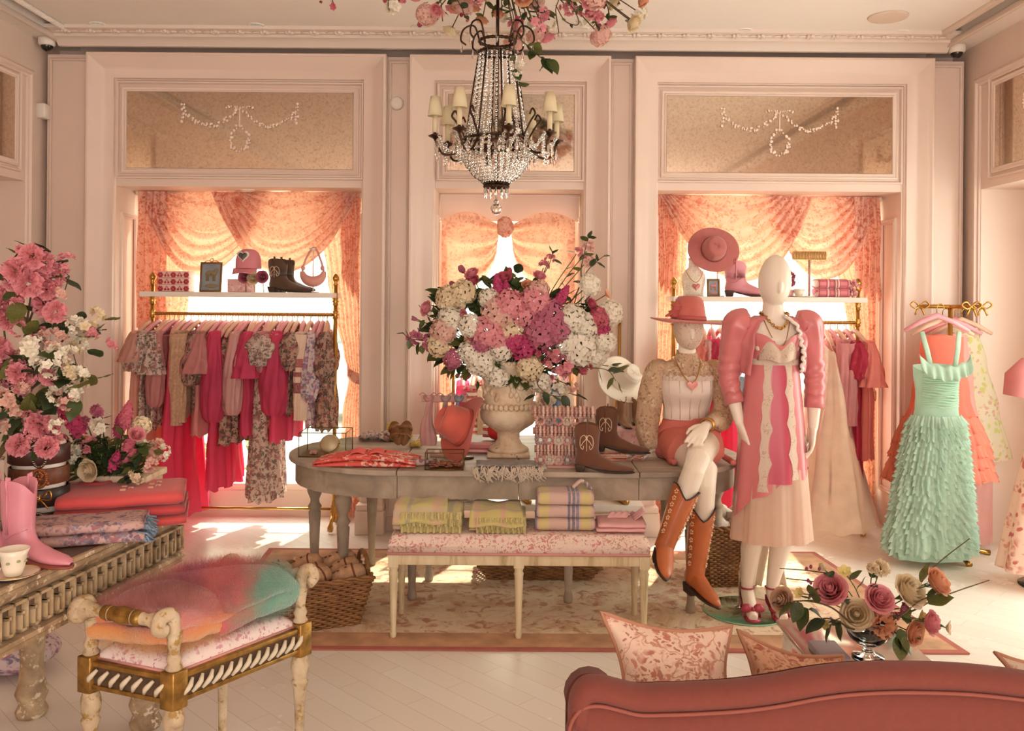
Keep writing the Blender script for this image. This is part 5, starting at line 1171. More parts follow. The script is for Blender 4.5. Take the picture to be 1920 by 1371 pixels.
def necklace(c, rx, ry, drop, t, link=.007, mat=GOLD, name='necklace', chain=True, n=46):
    b = B(); pts = []
    for k in range(n + 1):
        a = 2 * pi * k / n; pts.append(c + V(sin(a) * rx, -cos(a) * ry - .02 * max(0, cos(a)), -drop * max(0, cos(a)) ** 1.6 * (.5 + .5 * cos(a))))
    if chain:
        for k in range(n):
            m = (pts[k] + pts[k + 1]) / 2; d = (pts[k + 1] - pts[k]).normalized(); e = V(0, -1, 0) if k % 2 else V(0, 0, 1); e = (e - d * e.dot(d)).normalized()
            b.tube([m + d * cos(a) * link * 1.3 + e * sin(a) * link for a in [q * pi / 4 for q in range(9)]], link * .42, 5, cap=False)
    else: b.tube(pts, link, 6)
    return b.build(name, mat, t), pts[0]
necklace(V(MX + .005, MY - .004, 1.55), .068, .085, .075, t)
nk, low = necklace(V(MX + .005, MY - .004, 1.545), .072, .09, .16, t, .0022, GOLD, 'fine_chain', False)
b = B(); b.ell(low + V(0, -.006, -.012), (.016, .007, .016), 14, 10); b.build('pendant', GOLD, nk)
# ---- seated
SX, SY = .955, 4.78
t = thing('seated_mannequin', 'ivory mannequin in hat, corset and orange boots sitting on the table end', 'mannequin', (SX, SY, TZ)); SE = t
HD = at(1291, 622, SY - .05); b = B()
b.loft([ring((SX + o, SY + oy, z), rx, ry) for z, rx, ry, o, oy in ((.765, .13, .1, 0, .0), (.80, .165, .13, 0, 0), (.87, .165, .12, 0, 0), (.95, .13, .095, -.0, -.01), (1.0, .115, .085, -.005, -.015), (1.08, .128, .098, -.008, -.02), (1.15, .14, .112, -.01, -.025), (1.2, .145, .095, -.01, -.02), (1.24, .16, .07, -.01, -.015), (1.27, .13, .06, -.01, -.015), (1.29, .075, .052, -.01, -.02), (1.31, .052, .05, -.01, -.025), (1.36, .046, .046, -.01, -.035), (1.4, .046, .046, -.01, -.04))])
for s in (-1, 1): b.ell((SX - .01 + s * .062, SY - .09, 1.13), (.055, .045, .052), 16, 12)
head(b, V(HD.x, HD.y, 1.455), .078, .095, .132, radians(-3))
kA = at(1308, 862, 4.30); aA = at(1247, 1022, 4.22); kB = at(1324, 884, 4.36); aB = at(1303, 1080, 4.36)
hA, hB = V(SX + .075, SY - .02, .85), V(SX - .075, SY - .02, .84)
b.tube([hA, hA.lerp(kA, .45) + V(.025, 0, .025), kA, kA.lerp(aA, .12) + V(0, -.01, 0), kA.lerp(aA, .38) + V(.006, .012, 0), kA.lerp(aA, .7), aA], [.09, .082, .06, .055, .054, .042, .032], 18)
b.tube([hB, hB.lerp(kB, .45) + V(0, 0, .0), kB, kB.lerp(aB, .12), kB.lerp(aB, .38) + V(.01, .01, 0), kB.lerp(aB, .7), aB], [.09, .082, .06, .055, .053, .042, .032], 18)
sl = [V(SX - .165, SY - .015, 1.225), at(1219, 745, SY - .03), at(1213, 800, SY - .01), at(1222, 850, SY - .02)]; sl[-1].z = TZ + .045
sr_ = [V(SX + .15, SY - .015, 1.225), at(1358, 745, SY - .06), at(1352, 785, SY - .12), at(1322, 800, 4.42)]
for q, m in ((sl, 0), (sr_, 1)): b.tube(q[:1] + [q[0].lerp(q[1], .5)] + q[1:], [.048, .044, .038, .034, .024], 16)
hand(b, sl[-1], V(-1, -.25, -.25), V(0, 0, 1), -1, .1, 1.0)
hd = at(1291, 842, 4.28) - sr_[-1]; hand(b, sr_[-1], hd, V(-.1, -.9, .45), 1, .28, 1.05)
b.build('body', SKIN, t, remesh=.0055, sm=2)
LCF = floral('tan_lace', '#dcbd9a', ['#ecd8b8', '#b58f72', '#cfa08c'], 40, .36, big=14, tr=.3)
SHORT = plain('coral_shorts', '#d9776a', .75, var=.1)
FLACE = floral('face_lace', '#dcc4ae', ['#b9937c', '#c7a48d'], 60, .3, big=20)
b = B()   # corset
b.grid(lambda u, v: (lambda a, z: V(SX - .008 + sin(a) * (interp([(.98, .126), (1.03, .124), (1.13, .15), (1.2, .152)], z)[0]), SY - .018 - cos(a) * (interp([(.98, .096), (1.03, .095), (1.13, .142), (1.2, .12)], z)[0]), z))(2 * pi * u, lerp(.975, 1.195 - .0 + .012 * abs(cos(2 * pi * u * 2)), v)), 60, 18, cu=True); b.build('corset', plain('ivory_corset', '#e9d6c6', .6, var=.05), t)
b = B()
for k in range(-3, 4): b.tube([V(SX - .008 + sin(k * .4) * (interp([(.98, .127), (1.03, .125), (1.13, .151), (1.2, .153)], z)[0]), SY - .018 - cos(k * .4) * (interp([(.98, .097), (1.03, .096), (1.13, .143), (1.2, .121)], z)[0]), z) for z in (.98, 1.03, 1.08, 1.13, 1.19)], .0025, 5)
b.build('corset_boning', plain('corset_seam', '#d8c0ae', .7), t)
b = B(); b.grid(lambda u, v: (lambda a: V(SX - .008 + sin(a) * (.155 + .004 * sin(40 * a)), SY - .018 - cos(a) * (.126 + .004 * sin(40 * a)), lerp(1.185, 1.212 + .005 * sin(24 * a), v)))(2 * pi * u), 120, 3, cu=True); b.build('lace_trim', LACE, t)
b = B()   # lace yoke and face veil
b.grid(lambda u, v: (lambda a, z: V(SX - .01 + sin(a) * (interp([(1.19, .152), (1.24, .166), (1.27, .136), (1.3, .064), (1.34, .052)], z)[0]), SY - .02 - cos(a) * (interp([(1.19, .112), (1.24, .08), (1.27, .07), (1.3, .062), (1.34, .055)], z)[0]), z))(2 * pi * u, lerp(1.18, 1.345, v)), 60, 14, cu=True); b.build('lace_yoke', LCF, t)
b = B(); h = B(); h.ell((0, 0, 0), (.0805, .0975, .134), 28, 20, lambda d: (1 - .17 * max(0, -d.z) ** 1.3) * (1 + .05 * max(0, -d.y) * max(0, -d.z))); b.merge(h, Matrix.Translation(V(HD.x, HD.y, 1.455)) @ Matrix.Rotation(radians(-3), 4, 'Y')); b.build('lace_hood', FLACE, t)
for nm, q, pf in (('sleeve', sl, 1), ('sleeve', sr_, .75)):
    path = crv([q[0] + (V(SX, SY, q[0].z) - q[0]) * .25, q[0], q[1], q[2], q[2].lerp(q[3], .97 if pf == 1 else .45)], 10); n = len(path); rings = []
    for i, c in enumerate(path):
        k = i / (n - 1); r = interp([(0, .05), (.2, .062), (.5, .066), (.8, .062), (.93, .056), (1, .042)], k)[0] * (.8 + .2 * pf)
        tq = (path[min(i + 1, n - 1)] - path[max(i - 1, 0)]).normalized(); e1 = (V(0, 1, 0) - tq * tq.y).normalized(); e2 = tq.cross(e1)
        rings.append([c + (e1 * cos(a) + e2 * sin(a)) * r * (1 + .06 * sin(5 * a + 9 * k) * min(1, k * 3) + .05 * nz((a, k * 7, 9))) for a in [2 * pi * j / 26 for j in range(26)]])
    b = B(); b.loft(rings); b.build(nm, LCF, t)
# shorts: hip band and two short legs
b = B(); b.loft([ring((SX, SY - o, z), rx, ry, 30) for z, rx, ry, o in ((.767, .165, .13, .01), (.80, .18, .145, .01), (.88, .175, .13, .008), (.95, .14, .106, .012), (.985, .126, .097, .016))])
for hh, kk in ((hA, kA), (hB, kB)):
    d = (kk - hh); e1 = V(0, 0, 1); e1 = (e1 - d.normalized() * e1.dot(d.normalized())).normalized(); e2 = d.normalized().cross(e1); rr_ = []
    for k in (0, .1, .2, .3, .42, .5): rr_.append([hh + d * k + V(.01 if kk is kA else 0, 0, .012) + (e1 * cos(a) + e2 * sin(a)) * (.098 + .03 * k) * (1 + .06 * sin(8 * a + 20 * k) * k * 2) for a in [2 * pi * j / 30 for j in range(30)]])
    b.loft([[V(p.x, p.y, max(p.z, TZ + .002)) for p in r] for r in rr_])
b.build('shorts', SHORT, t)
b = B(); p = SX - .008
for s in (-1, 1): b.tube(crv([V(SX - .1 + .25 * (s > 0), SY - .14, .80), V(SX - .13 + .31 * (s > 0), SY - .2, .785), V(SX - .11 + .3 * (s > 0), SY - .27, .78)], 6), [.012 + .005 * (k % 2) for k in range(13)], 8)
b.build('shorts_ruffle', SHORT, t)
# tall orange boots: shaft follows the shin, foot below
def tall_boot(K, A, toe, t):
    d = (A - K).normalized(); top = K.lerp(A, .36); q_ = B(); pts = [top, K.lerp(A, .5), K.lerp(A, .75), A.lerp(K, .06), A - d * -.02]; e1 = (V(0, -1, 0) - d * d.dot(V(0, -1, 0))).normalized(); e2 = d.cross(e1); rings = []
    f = Vector(toe).normalized(); H = A + d * .075
    rads = [.066, .064, .055, .047, .047]
    for i, (c, r) in enumerate(zip(pts, rads)):
        rings.append([c + (e1 * cos(a) + e2 * sin(a)) * r - (d * (.028 * abs(sin(a)) - .035 * max(0, cos(a)) ** 4 - .015) if i == 0 else d * 0) for a in [2 * pi * j / 24 for j in range(24)]])
    q_.loft(rings, cap=False); s_ = f.cross(d).normalized(); fr = []
    for u, hu, hl, w_ in ((-.045, .03, .055, .03), (-.02, .05, .06, .042), (.03, .035, .055, .042), (.08, .005, .058, .044), (.13, -.012, .06, .04), (.17, -.025, .06, .026), (.19, -.036, .056, .01)):
        c = A + f * u; a_, b_ = c - d * hu, c + d * hl; m = (a_ + b_) / 2; fr.append([m + (a_ - b_) / 2 * cos(k) + s_ * w_ * sin(k) for k in [2 * pi * j / 20 for j in range(20)]])
    q_.loft(fr); bt = q_.build('boot', ORANGE, t)
    q_ = B(); q_.loft([[A + f * (u + o) + s_ * v * w_ + d * z for u, v in ((-.05, -.03), (0.005, -.03), (.005, .03), (-.05, .03))] for z, w_, o in ((.05, 1.05, 0), (.095, .9, .006))]); q_.loft([[A + f * u + s_ * w_ * s + d * z for s, z in ((-1, .055), (1, .055), (1, .064), (-1, .064))] for u, w_ in ((-.05, .03), (.03, .036), (.1, .043), (.15, .036), (.195, .008))]); q_.build('sole_and_heel', SOLE, bt)
    for an in (-.9, .9):
        q_ = B()
        for i in range(7):
            k = .42 + .075 * i; c = K.lerp(A, k); r = interp([(.36, .068), (.5, .066), (.75, .057), (1, .049)], k)[0]
            for pz in range(5): q_.ell(c + (e1 * cos(an + .12 * cos(pz * 1.257)) + e2 * sin(an + .12 * cos(pz * 1.257))) * r + d * .009 * sin(pz * 1.257), .0045, 6, 4)
        q_.build('inlay_flowers', plain('boot_inlay', '#e9bf98', .6), bt)
    q_ = B(); q_.tube([rings[0][j] for j in range(24)] + [rings[0][0]], .004, 6, cap=False); q_.build('top_piping', SOLE, bt)
tall_boot(kA, aA, (-.05, -.9, -.25), t); tall_boot(kB, aB, (.45, -.85, -.22), t)
nk, low = necklace(V(SX - .01, SY - .02, 1.3), .07, .125, .12, t, .003, GOLD, 'necklace', False)
def heart(b, c, s, th=.006):
    po = [(16 * sin(a) ** 3 / 17 * s, (13 * cos(a) - 5 * cos(2 * a) - 2 * cos(3 * a) - cos(4 * a)) / 17 * s) for a in [2 * pi * k / 28 for k in range(28)]]
    return b.prism(po, lambda p, k: V(c.x + p[0], c.y - th * k, c.z + p[1]))
b = B(); heart(b, V(low.x, SY - .178, low.z - .012), .03, .012); b.build('heart_pendant', plain('pink_enamel', '#de8a80', .3), nk, bevel=.003)
b = B(); c = sr_[-1].lerp(sr_[-2], .12); d = (sr_[-1] - sr_[-2]).normalized(); e1 = d.orthogonal().normalized(); e2 = d.cross(e1)
for o in (0, .012, .024): b.tube([c + d * -o + (e1 * cos(a) + e2 * sin(a)) * .034 for a in [2 * pi * k / 20 for k in range(21)]], .0045, 6)
b.build('bangles', GOLD, t)
# her hat, worn
tmp = hat('rose felt hat with a bow worn by the seated mannequin', Matrix.Translation(V(HD.x, HD.y, 1.505)) @ Matrix.Rotation(radians(12), 4, 'Z') @ Matrix.Rotation(radians(3), 4, 'Y'), plain('rose_felt', '#c86a60', .85, var=.08, vs=20, sheen=.3), .205, .125, -.02, plain('rose_band', '#b9574f', .6), cx=.09, cy=.1, pinch=.25)
b = B(); hb = tmp
ORG[tmp] = V(0, 0, 0)
for s, (x, z) in ((-1, (-.1, .035)), (1, (-.085, .07))): b.ell((x, -.035, z), (.03, .02, .026), 14, 10, lambda d: 1 + .2 * sin(7 * d.z))
b.tube(crv([V(-.09, -.04, .05), V(-.13, -.06, .03), V(-.16, -.07, .012)], 5), [.014] * 10 + [.004], 8, flat=.35); b.build('bow', MATS['rose_band'], tmp)
# ================================================================ flowers
PET = {k: plain('petal_' + k, c, .6, var=v, vs=25, tr=.3) for k, c, v in (('white', '#f8f0de', .05), ('cream', '#efdcb8', .08), ('blush', '#ecc0b0', .1), ('pink', '#ee9fa6', .14), ('rose', '#cf6677', .16), ('hot', '#cc4677', .18), ('mauve', '#c8748a', .2), ('peach', '#eaae8a', .12), ('yellow', '#e8d488', .1), ('beige', '#d9b398', .12))}
CENT = plain('flower_centre', '#c9a23f', .7)
def petal(b, M, L, W, cup=.3, tip=.0, nu=4, nv=4):
    def P(u, v):
        w_ = W * sin(pi * (.12 + .82 * v)) ** .7; x = (u - .5) * w_
        return M @ V(x, L * v, cup * L * v * v + cup * 1.2 * x * x / W - tip * L * v ** 4)
    return b.grid(P, nu, nv)
def dirm(p, d, spin=0):
    d = Vector(d).normalized(); q = d.to_track_quat('Z', 'Y').to_matrix().to_4x4(); return Matrix.Translation(p) @ q @ Matrix.Rotation(spin, 4, 'Z')
def floret(b, M, s, n=4, cup=.25):
    for k in range(n): petal(b, M @ Matrix.Rotation(2 * pi * k / n, 4, 'Z'), s, s * 1.0, cup, 0, 2, 2)
def fib(n):
    for i in range(n):
        z = 1 - 2 * (i + .5) / n; r = sqrt(1 - z * z); a = i * 2.39996; yield V(r * cos(a), r * sin(a), z)
def m_hydrangea(rr, n=104):
    b = B()
    for d in fib(n):
        if d.z < -.75: continue
        p = V(d.x, d.y, d.z * .85) * (.88 + rr.uniform(0, .16)) + V(0, 0, .6); floret(b, dirm(p, d + V(rr.uniform(-.3, .3), rr.uniform(-.3, .3), rr.uniform(-.3, .3)), rr.uniform(0, 3)), rr.uniform(.2, .27), 4, rr.uniform(.05, .35))
    return b
def m_rose(rr, n=22):
    b = B()
    for li, (R0, h, cnt, sp, fl) in enumerate(((.14, .95, 3, 1.3, -.03), (.26, .98, 3, 1.2, .0), (.4, .95, 4, 1.0, .06), (.54, .9, 5, .85, .1), (.64, .78, 5, .8, .18), (.7, .6, 5, .75, .28))):
        for k in range(cnt):
            a0 = 2 * pi * k / cnt + li * .7 + rr.uniform(-.1, .1); hh = h * rr.uniform(.92, 1.05)
            def P(u, v):
                s = 2 * u - 1; top = 1 - .22 * abs(s) ** 2.5; r = R0 * (.35 + .9 * v ** .6 - .25 * v * v) + fl * v ** 4 * (1 - .3 * abs(s)) + .03 * s
                return V(cos(a0 + s * sp) * r, sin(a0 + s * sp) * r, hh * v * top - fl * .35 * v ** 6 + .02 * sin(s * 7 + k) * v)
            b.grid(P, 8, 6)
    b.ell((0, 0, .5), (.2, .2, .36), 10, 8); return b
def m_carnation(rr, n=60):
    b = B()
    for d in fib(n):
        if d.z < -.3: continue
        M = dirm(V(d.x, d.y, d.z) * .35 + V(0, 0, .5), d, rr.uniform(0, 6)); s = rr.uniform(.5, .65)
        b.grid(lambda u, v: M @ V((u - .5) * s * (.4 + v), .07 * sin(u * 14) * v, s * v), 6, 3)
    return b
def m_spike(rr, n=80):
    b = B()
    for i in range(n):
        k = (i + .5) / n; a = i * 2.4; r = .42 * (sin(pi * min(1, .18 + .8 * k)) ** .7) * rr.uniform(.8, 1.1); d = V(cos(a), sin(a), .35)
        floret(b, dirm(V(cos(a) * r, sin(a) * r, k * 2.1), d, rr.uniform(0, 3)), rr.uniform(.2, .27) * (1.1 - .45 * k), 4, .2)
    return b
def m_cluster(rr, n=9, pet=5):
    b = B()
    for i in range(n):
        d = V(rr.uniform(-1, 1), rr.uniform(-1, 1), rr.uniform(-.2, 1)).normalized(); p = d * rr.uniform(.35, .75) + V(0, 0, .4); M = dirm(p, d, rr.uniform(0, 3)); s = rr.uniform(.34, .46)
        floret(b, M, s, pet, .3); 
        for k in range(5): petal(b, M @ Matrix.Translation((0, 0, .03)) @ Matrix.Rotation(1.257 * k + .6, 4, 'Z') @ Matrix.Rotation(.6, 4, 'X'), s * .7, s * .7, .3, 0, 2, 2)
    return b
def m_bud(rr, n=9):
    b = B()
    for i in range(n):
        k = i / n; petal(b, Matrix.Rotation(i * 2.4, 4, 'Z') @ Matrix.Translation((0, .12 + .15 * k, 0)) @ Matrix.Rotation(lerp(1.5, 1.25, k), 4, 'X'), 1.1 - .15 * k, .75, .3, .1, 3, 4)
    return b
def m_open(rr, n=6):
    b = B()
    for i in range(n): petal(b, Matrix.Rotation(2 * pi * i / n, 4, 'Z') @ Matrix.Rotation(.5, 4, 'X'), 1, .85, .1, .15, 3, 4)
    b.ell((0, 0, .12), (.25, .25, .16), 10, 6); return b
KM = {'hydrangea': m_hydrangea, 'rose': m_rose, 'carnation': m_carnation, 'lilac': m_spike, 'blossom': m_cluster, 'rosebud': m_bud, 'anemone': m_open}
BL = {}
def bloom_mesh(kind, col, var):
    k = (kind, col, var)
    if k not in BL:
        k0 = (kind, var)
        if k0 not in BL:
            b = KM[kind](random.Random(var * 17 + 5)); me = bpy.data.meshes.new(kind + '_bloom'); me.from_pydata(b.v, [], b.f); me.update(); me.polygons.foreach_set('use_smooth', [True] * len(me.polygons)); BL[k0] = me
        me = BL[k0].copy(); me.materials.clear(); me.materials.append(PET[col]); BL[k] = me
    return BL[k]
def leaf_mesh(i):
    if ('leaf', i) not in BL:
        b = B(); rr = random.Random(i); cu = rr.uniform(-.1, .35)
        b.grid(lambda u, v: V((u - .5) * .74 * sin(pi * min(1, .06 + .94 * v)) ** .8 * (1 - .3 * v), v, -cu * v * v + .12 * abs(u - .5) * sin(pi * v) + .03 * sin(v * 9)), 4, 8)
        me = bpy.data.meshes.new('leaf'); me.from_pydata(b.v, [], b.f); me.update(); me.polygons.foreach_set('use_smooth', [True] * len(me.polygons)); me.materials.append(LEAF[i % 3]); BL['leaf', i] = me
    return BL['leaf', i]
FR_ = random.Random(77)
def put(name, me, parent, loc, M3, s):
    o = bpy.data.objects.new(name, me); COL.objects.link(o); o.parent = parent; o.location = Vector(loc) - ORG[parent]; o.rotation_euler = M3.to_euler(); o.scale = (s,) * 3; ORG[o] = ORG[parent]; return o
def add_leaf(t, p, d, s):
    d = Vector(d).normalized(); return put('leaf', leaf_mesh(FR_.randrange(6)), t, p, d.to_track_quat('Y', 'Z').to_matrix() @ Matrix.Rotation(FR_.uniform(-.7, .7), 3, 'Y'), s)
def flower(kind, col, base, tip, r, label, group, d=None, stem=GSTEM, sr=.0028, nl=2, ls=.055, mid=None, extra=()):
    """one cut stem: bloom, stem and leaves"""
    base, tip = Vector(base), Vector(tip); d = Vector(d) if d else (tip - base).normalized() + V(0, -.5, .1)
    if kind == 'lilac': d = V(d.x, d.y * .3, d.z + .35)
    t = thing(kind, label, 'flower', base, group)
    m = mid if mid else base.lerp(tip, .5) + V(0, 0, .12 * (tip - base).length)
    path = crv([base, m, tip], 5); b = B(); b.tube(path, sr, 5); b.build('stem', stem, t)
    put('bloom', bloom_mesh(kind, col, FR_.randrange(2)), t, tip, dirm(V(0, 0, 0), d, FR_.uniform(0, 6)).to_3x3(), r)
    for q, rr_, dd in extra: put('bloom', bloom_mesh(kind, col, FR_.randrange(2)), t, q, dirm(V(0, 0, 0), dd, FR_.uniform(0, 6)).to_3x3(), rr_)
    for k in range(nl):
        i = FR_.randrange(len(path) // 2, len(path)); q = path[i]; a = FR_.uniform(0, 6.28)
        add_leaf(t, q, (tip - base).normalized() * .5 + V(cos(a), sin(a) - .35, FR_.uniform(-.4, .5)), ls * FR_.uniform(.7, 1.25))
    return t
def zone(px, py, cx, cy, wx, wy):
    h = 'left' if px < cx - wx else 'right' if px > cx + wx else 'middle'; v = 'top' if py < cy - wy else 'bottom' if py > cy + wy else 'centre'
    if h == 'middle' and v == 'centre': return 'centre'
    return {'top': 'upper', 'bottom': 'lower', 'centre': 'mid'}[v] + ' ' + h
CN = {'white': 'white', 'cream': 'cream', 'blush': 'blush', 'pink': 'pink', 'rose': 'rose pink', 'hot': 'hot pink', 'mauve': 'mauve', 'peach': 'peach', 'yellow': 'yellow', 'beige': 'beige'}
KN = {'hydrangea': 'hydrangea head', 'rose': 'rose', 'carnation': 'carnation', 'lilac': 'lilac spike', 'blossom': 'blossom cluster', 'rosebud': 'rosebud', 'anemone': 'anemone'}
# ---- the urn bouquet
UM = URN + V(0, 0, .45)
UL = [('rosebud', 'mauve', 866, 505, 15), ('rose', 'pink', 884, 512, 16), ('rose', 'rose', 884, 527, 17), ('rosebud', 'mauve', 849, 533, 13), ('rose', 'rose', 943, 520, 18), ('rosebud', 'rose', 956, 508, 12), ('hydrangea', 'cream', 842, 560, 25), ('hydrangea', 'cream', 868, 553, 27), ('hydrangea', 'white', 916, 560, 19), ('hydrangea', 'white', 845, 600, 25), ('hydrangea', 'white', 883, 611, 22), ('hydrangea', 'cream', 826, 646, 24), ('hydrangea', 'white', 882, 660, 22), ('hydrangea', 'white', 902, 678, 27), ('hydrangea', 'cream', 957, 624, 27), ('hydrangea', 'white', 940, 657, 21), ('hydrangea', 'cream', 992, 690, 25), ('hydrangea', 'white', 932, 706, 22), ('hydrangea', 'white', 1072, 598, 27), ('hydrangea', 'white', 1096, 612, 26), ('hydrangea', 'white', 1086, 652, 33), ('hydrangea', 'white', 1142, 588, 25), ('hydrangea', 'white', 1131, 640, 24), ('hydrangea', 'white', 1104, 535, 22), ('hydrangea', 'white', 1118, 668, 20), ('hydrangea', 'white', 1012, 716, 20), ('hydrangea', 'blush', 936, 588, 34), ('hydrangea', 'pink', 915, 622, 30), ('hydrangea', 'pink', 955, 572, 28), ('hydrangea', 'pink', 1003, 566, 28), ('hydrangea', 'pink', 984, 592, 27), ('hydrangea', 'mauve', 1028, 592, 32), ('hydrangea', 'mauve', 1015, 622, 33), ('hydrangea', 'mauve', 1040, 618, 28), ('lilac', 'hot', 935, 550, 24), ('lilac', 'hot', 950, 556, 20), ('lilac', 'hot', 1048, 570, 25), ('hydrangea', 'hot', 978, 648, 27), ('hydrangea', 'hot', 965, 640, 20), ('hydrangea', 'rose', 1122, 598, 22), ('hydrangea', 'hot', 1126, 620, 18), ('blossom', 'pink', 1042, 660, 22), ('blossom', 'pink', 1058, 688, 26), ('blossom', 'pink', 1034, 680, 22), ('blossom', 'rose', 1015, 664, 20), ('blossom', 'pink', 1070, 664, 20), ('blossom', 'rose', 1095, 690, 18), ('hydrangea', 'mauve', 850, 672, 19), ('hydrangea', 'blush', 833, 622, 26), ('blossom', 'mauve', 780, 632, 21), ('blossom', 'mauve', 802, 642, 20), ('rose', 'pink', 798, 578, 17), ('rosebud', 'mauve', 777, 598, 10), ('rose', 'pink', 866, 591, 13), ('rose', 'peach', 880, 637, 13), ('blossom', 'blush', 1105, 464, 17), ('blossom', 'pink', 1084, 471, 13), ('blossom', 'blush', 1101, 489, 16), ('blossom', 'pink', 1031, 484, 12), ('blossom', 'pink', 1021, 497, 13), ('rose', 'pink', 1012, 516, 14), ('anemone', 'peach', 1142, 550, 15), ('rose', 'peach', 990, 534, 14), ('blossom', 'mauve', 846, 684, 13), ('rosebud', 'rose', 878, 706, 11), ('rosebud', 'mauve', 858, 704, 9), ('blossom', 'white', 1152, 690, 16), ('blossom', 'white', 1050, 730, 19), ('blossom', 'white', 1035, 750, 15), ('rose', 'pink', 1031, 710, 10), ('blossom', 'blush', 1075, 728, 14), ('hydrangea', 'white', 1060, 640, 24), ('hydrangea', 'blush', 1010, 545, 20), ('hydrangea', 'pink', 935, 635, 24), ('hydrangea', 'mauve', 900, 645, 20), ('rose', 'pink', 983, 560, 16), ('rose', 'rose', 1110, 570, 14)]
for kind, col, px, py, r in UL:
    ex, ey = (px - 962) / 200, (py - 615) / 130; q = min(1, ex * ex + ey * ey); Yd = URN.y - .24 * sqrt(1 - q * .96) - .02 + .02 * FR_.uniform(-1, 1)
    s = Yd / F; tip = at(px, py, Yd); out = V(ex, -.55 * sqrt(1 - q * .9) - .15, -ey * .8 + .1)
    rad = r * s / (1.0 if kind != 'lilac' else 1.15); tip -= out.normalized() * rad * .5
    base = UM + V(ex * .07, FR_.uniform(-.06, .0) , -.04)
    flower(kind, col, base, tip, rad, '%s %s in the %s of the urn bouquet' % (CN[col], KN[kind], zone(px, py, 962, 610, 60, 45)), 'flowers in the urn', out, GSTEM, .003, 3, .055)
def spray(name, pts, Y0, leaves, label, group, mat=STEM, r=.0028, ls=.05, cat='foliage', base=None):
    P_ = [base] if base else []; P_ += [at(x, y, Y0) for x, y in pts]; t = thing(name, label, cat, P_[0], group); path = crv(P_, 5); b = B(); n = len(path); b.tube(path, [lerp(r * 1.4, r * .6, i / n) for i in range(n)], 5); b.build('stem', mat, t)
    for i, (x, y, dx, dy) in enumerate(leaves): add_leaf(t, at(x, y, Y0 - .005), V(dx, -.35, -dy), ls * FR_.uniform(.85, 1.2))
    return t
spray('leafy_branch', [(1060, 600), (1085, 540), (1100, 510), (1120, 490), (1135, 478)], URN.y - .1, [(1108, 500, .4, -1), (1120, 490, -.2, -1), (1130, 482, 1, -.3), (1136, 478, .8, .3), (1118, 492, .8, .4), (1090, 530, -1, -.2)], 'bare-tipped leafy branch reaching up right from the urn bouquet', 'greenery in the urn', base=UM)
spray('leafy_branch', [(1075, 560), (1090, 500), (1098, 465), (1104, 444)], URN.y - .1, [(1104, 446, .2, -1), (1104, 446, .9, -.1), (1102, 452, -.8, -.6), (1090, 505, -1, 0), (1097, 478, 1, 0)], 'tall blossoming branch at the top right of the urn bouquet', 'greenery in the urn', base=UM)
spray('leafy_branch', [(1000, 570), (1015, 525), (1030, 495), (1036, 475)], URN.y - .12, [(1036, 476, -.5, -1), (1036, 476, .7, -.8), (1038, 488, 1, .2), (1025, 505, 1, -.2), (1020, 515, -1, 0)], 'short leafy branch at the top middle of the urn bouquet', 'greenery in the urn', base=UM)
spray('leafy_branch', [(870, 600), (830, 600), (800, 590), (785, 572)], URN.y - .12, [(815, 590, 0, -1), (820, 600, .3, 1), (800, 592, .6, 1), (795, 600, -.4, 1), (825, 585, .6, -.8), (840, 590, .5, -1)], 'leafy rose branch reaching out at the left of the urn bouquet', 'greenery in the urn', base=UM)
spray('leafy_branch', [(850, 650), (800, 640), (770, 635), (755, 625)], URN.y - .12, [(758, 626, -1, -.2), (765, 630, -.4, -1), (785, 645, -.3, 1), (790, 648, .2, 1), (770, 636, -.2, 1), (815, 650, .4, 1)], 'lower leafy branch at the left of the urn bouquet', 'greenery in the urn', base=UM)
spray('trailing_vine', [(1060, 690), (1110, 690), (1140, 695), (1155, 715)], URN.y - .2, [(1140, 695, 1, -.2), (1150, 700, 1, -.5), (1150, 708, -.5, 1), (1157, 715, .3, 1), (1120, 692, .5, 1)], 'trailing vine with big leaves at the right of the urn bouquet', 'greenery in the urn', ls=.085, base=UM)
spray('trailing_vine', [(1000, 700), (1010, 725), (1030, 740), (1060, 745)], URN.y - .25, [(1000, 725, -1, .1), (1005, 742, -1, .1), (1020, 735, .4, 1), (1035, 742, .8, .5), (1055, 742, .5, 1), (1065, 738, 1, .2), (1080, 742, 1, .1)], 'trailing vine hanging over the bracelet stand', 'greenery in the urn', ls=.07, base=UM)
spray('trailing_vine', [(890, 690), (880, 705), (865, 708), (856, 706)], URN.y - .2, [(895, 715, .2, 1), (880, 700, -.6, .7), (868, 706, -.8, .2)], 'small drooping vine at the lower left of the urn bouquet', 'greenery in the urn', ls=.05, base=UM)
for k in range(80):   # filler greens
    a = FR_.uniform(0, 6.28); q = sqrt(FR_.uniform(0, 1)); px, py = 962 + cos(a) * q * 170, 612 + sin(a) * q * 100; Yd = URN.y - .225 * sqrt(1 - q * q * .9); tip = at(px, py, Yd)
    t = thing('foliage_sprig', 'leafy green sprig tucked between the blooms in the %s of the urn bouquet' % zone(px, py, 962, 610, 60, 45), 'foliage', UM + V(cos(a) * .05, FR_.uniform(-.05, .05), -.04), 'greenery in the urn'); b = B(); b.tube([UM + V(cos(a) * .05, 0, -.04), tip], .0025, 5); b.build('stem', GSTEM, t)
    for j in range(5): add_leaf(t, (UM).lerp(tip, FR_.uniform(.82, 1.04)), V(cos(a) + FR_.uniform(-.8, .8), FR_.uniform(-1, .2), -sin(a) * .8 + FR_.uniform(-.8, .8)), .085 * FR_.uniform(.7, 1.25))
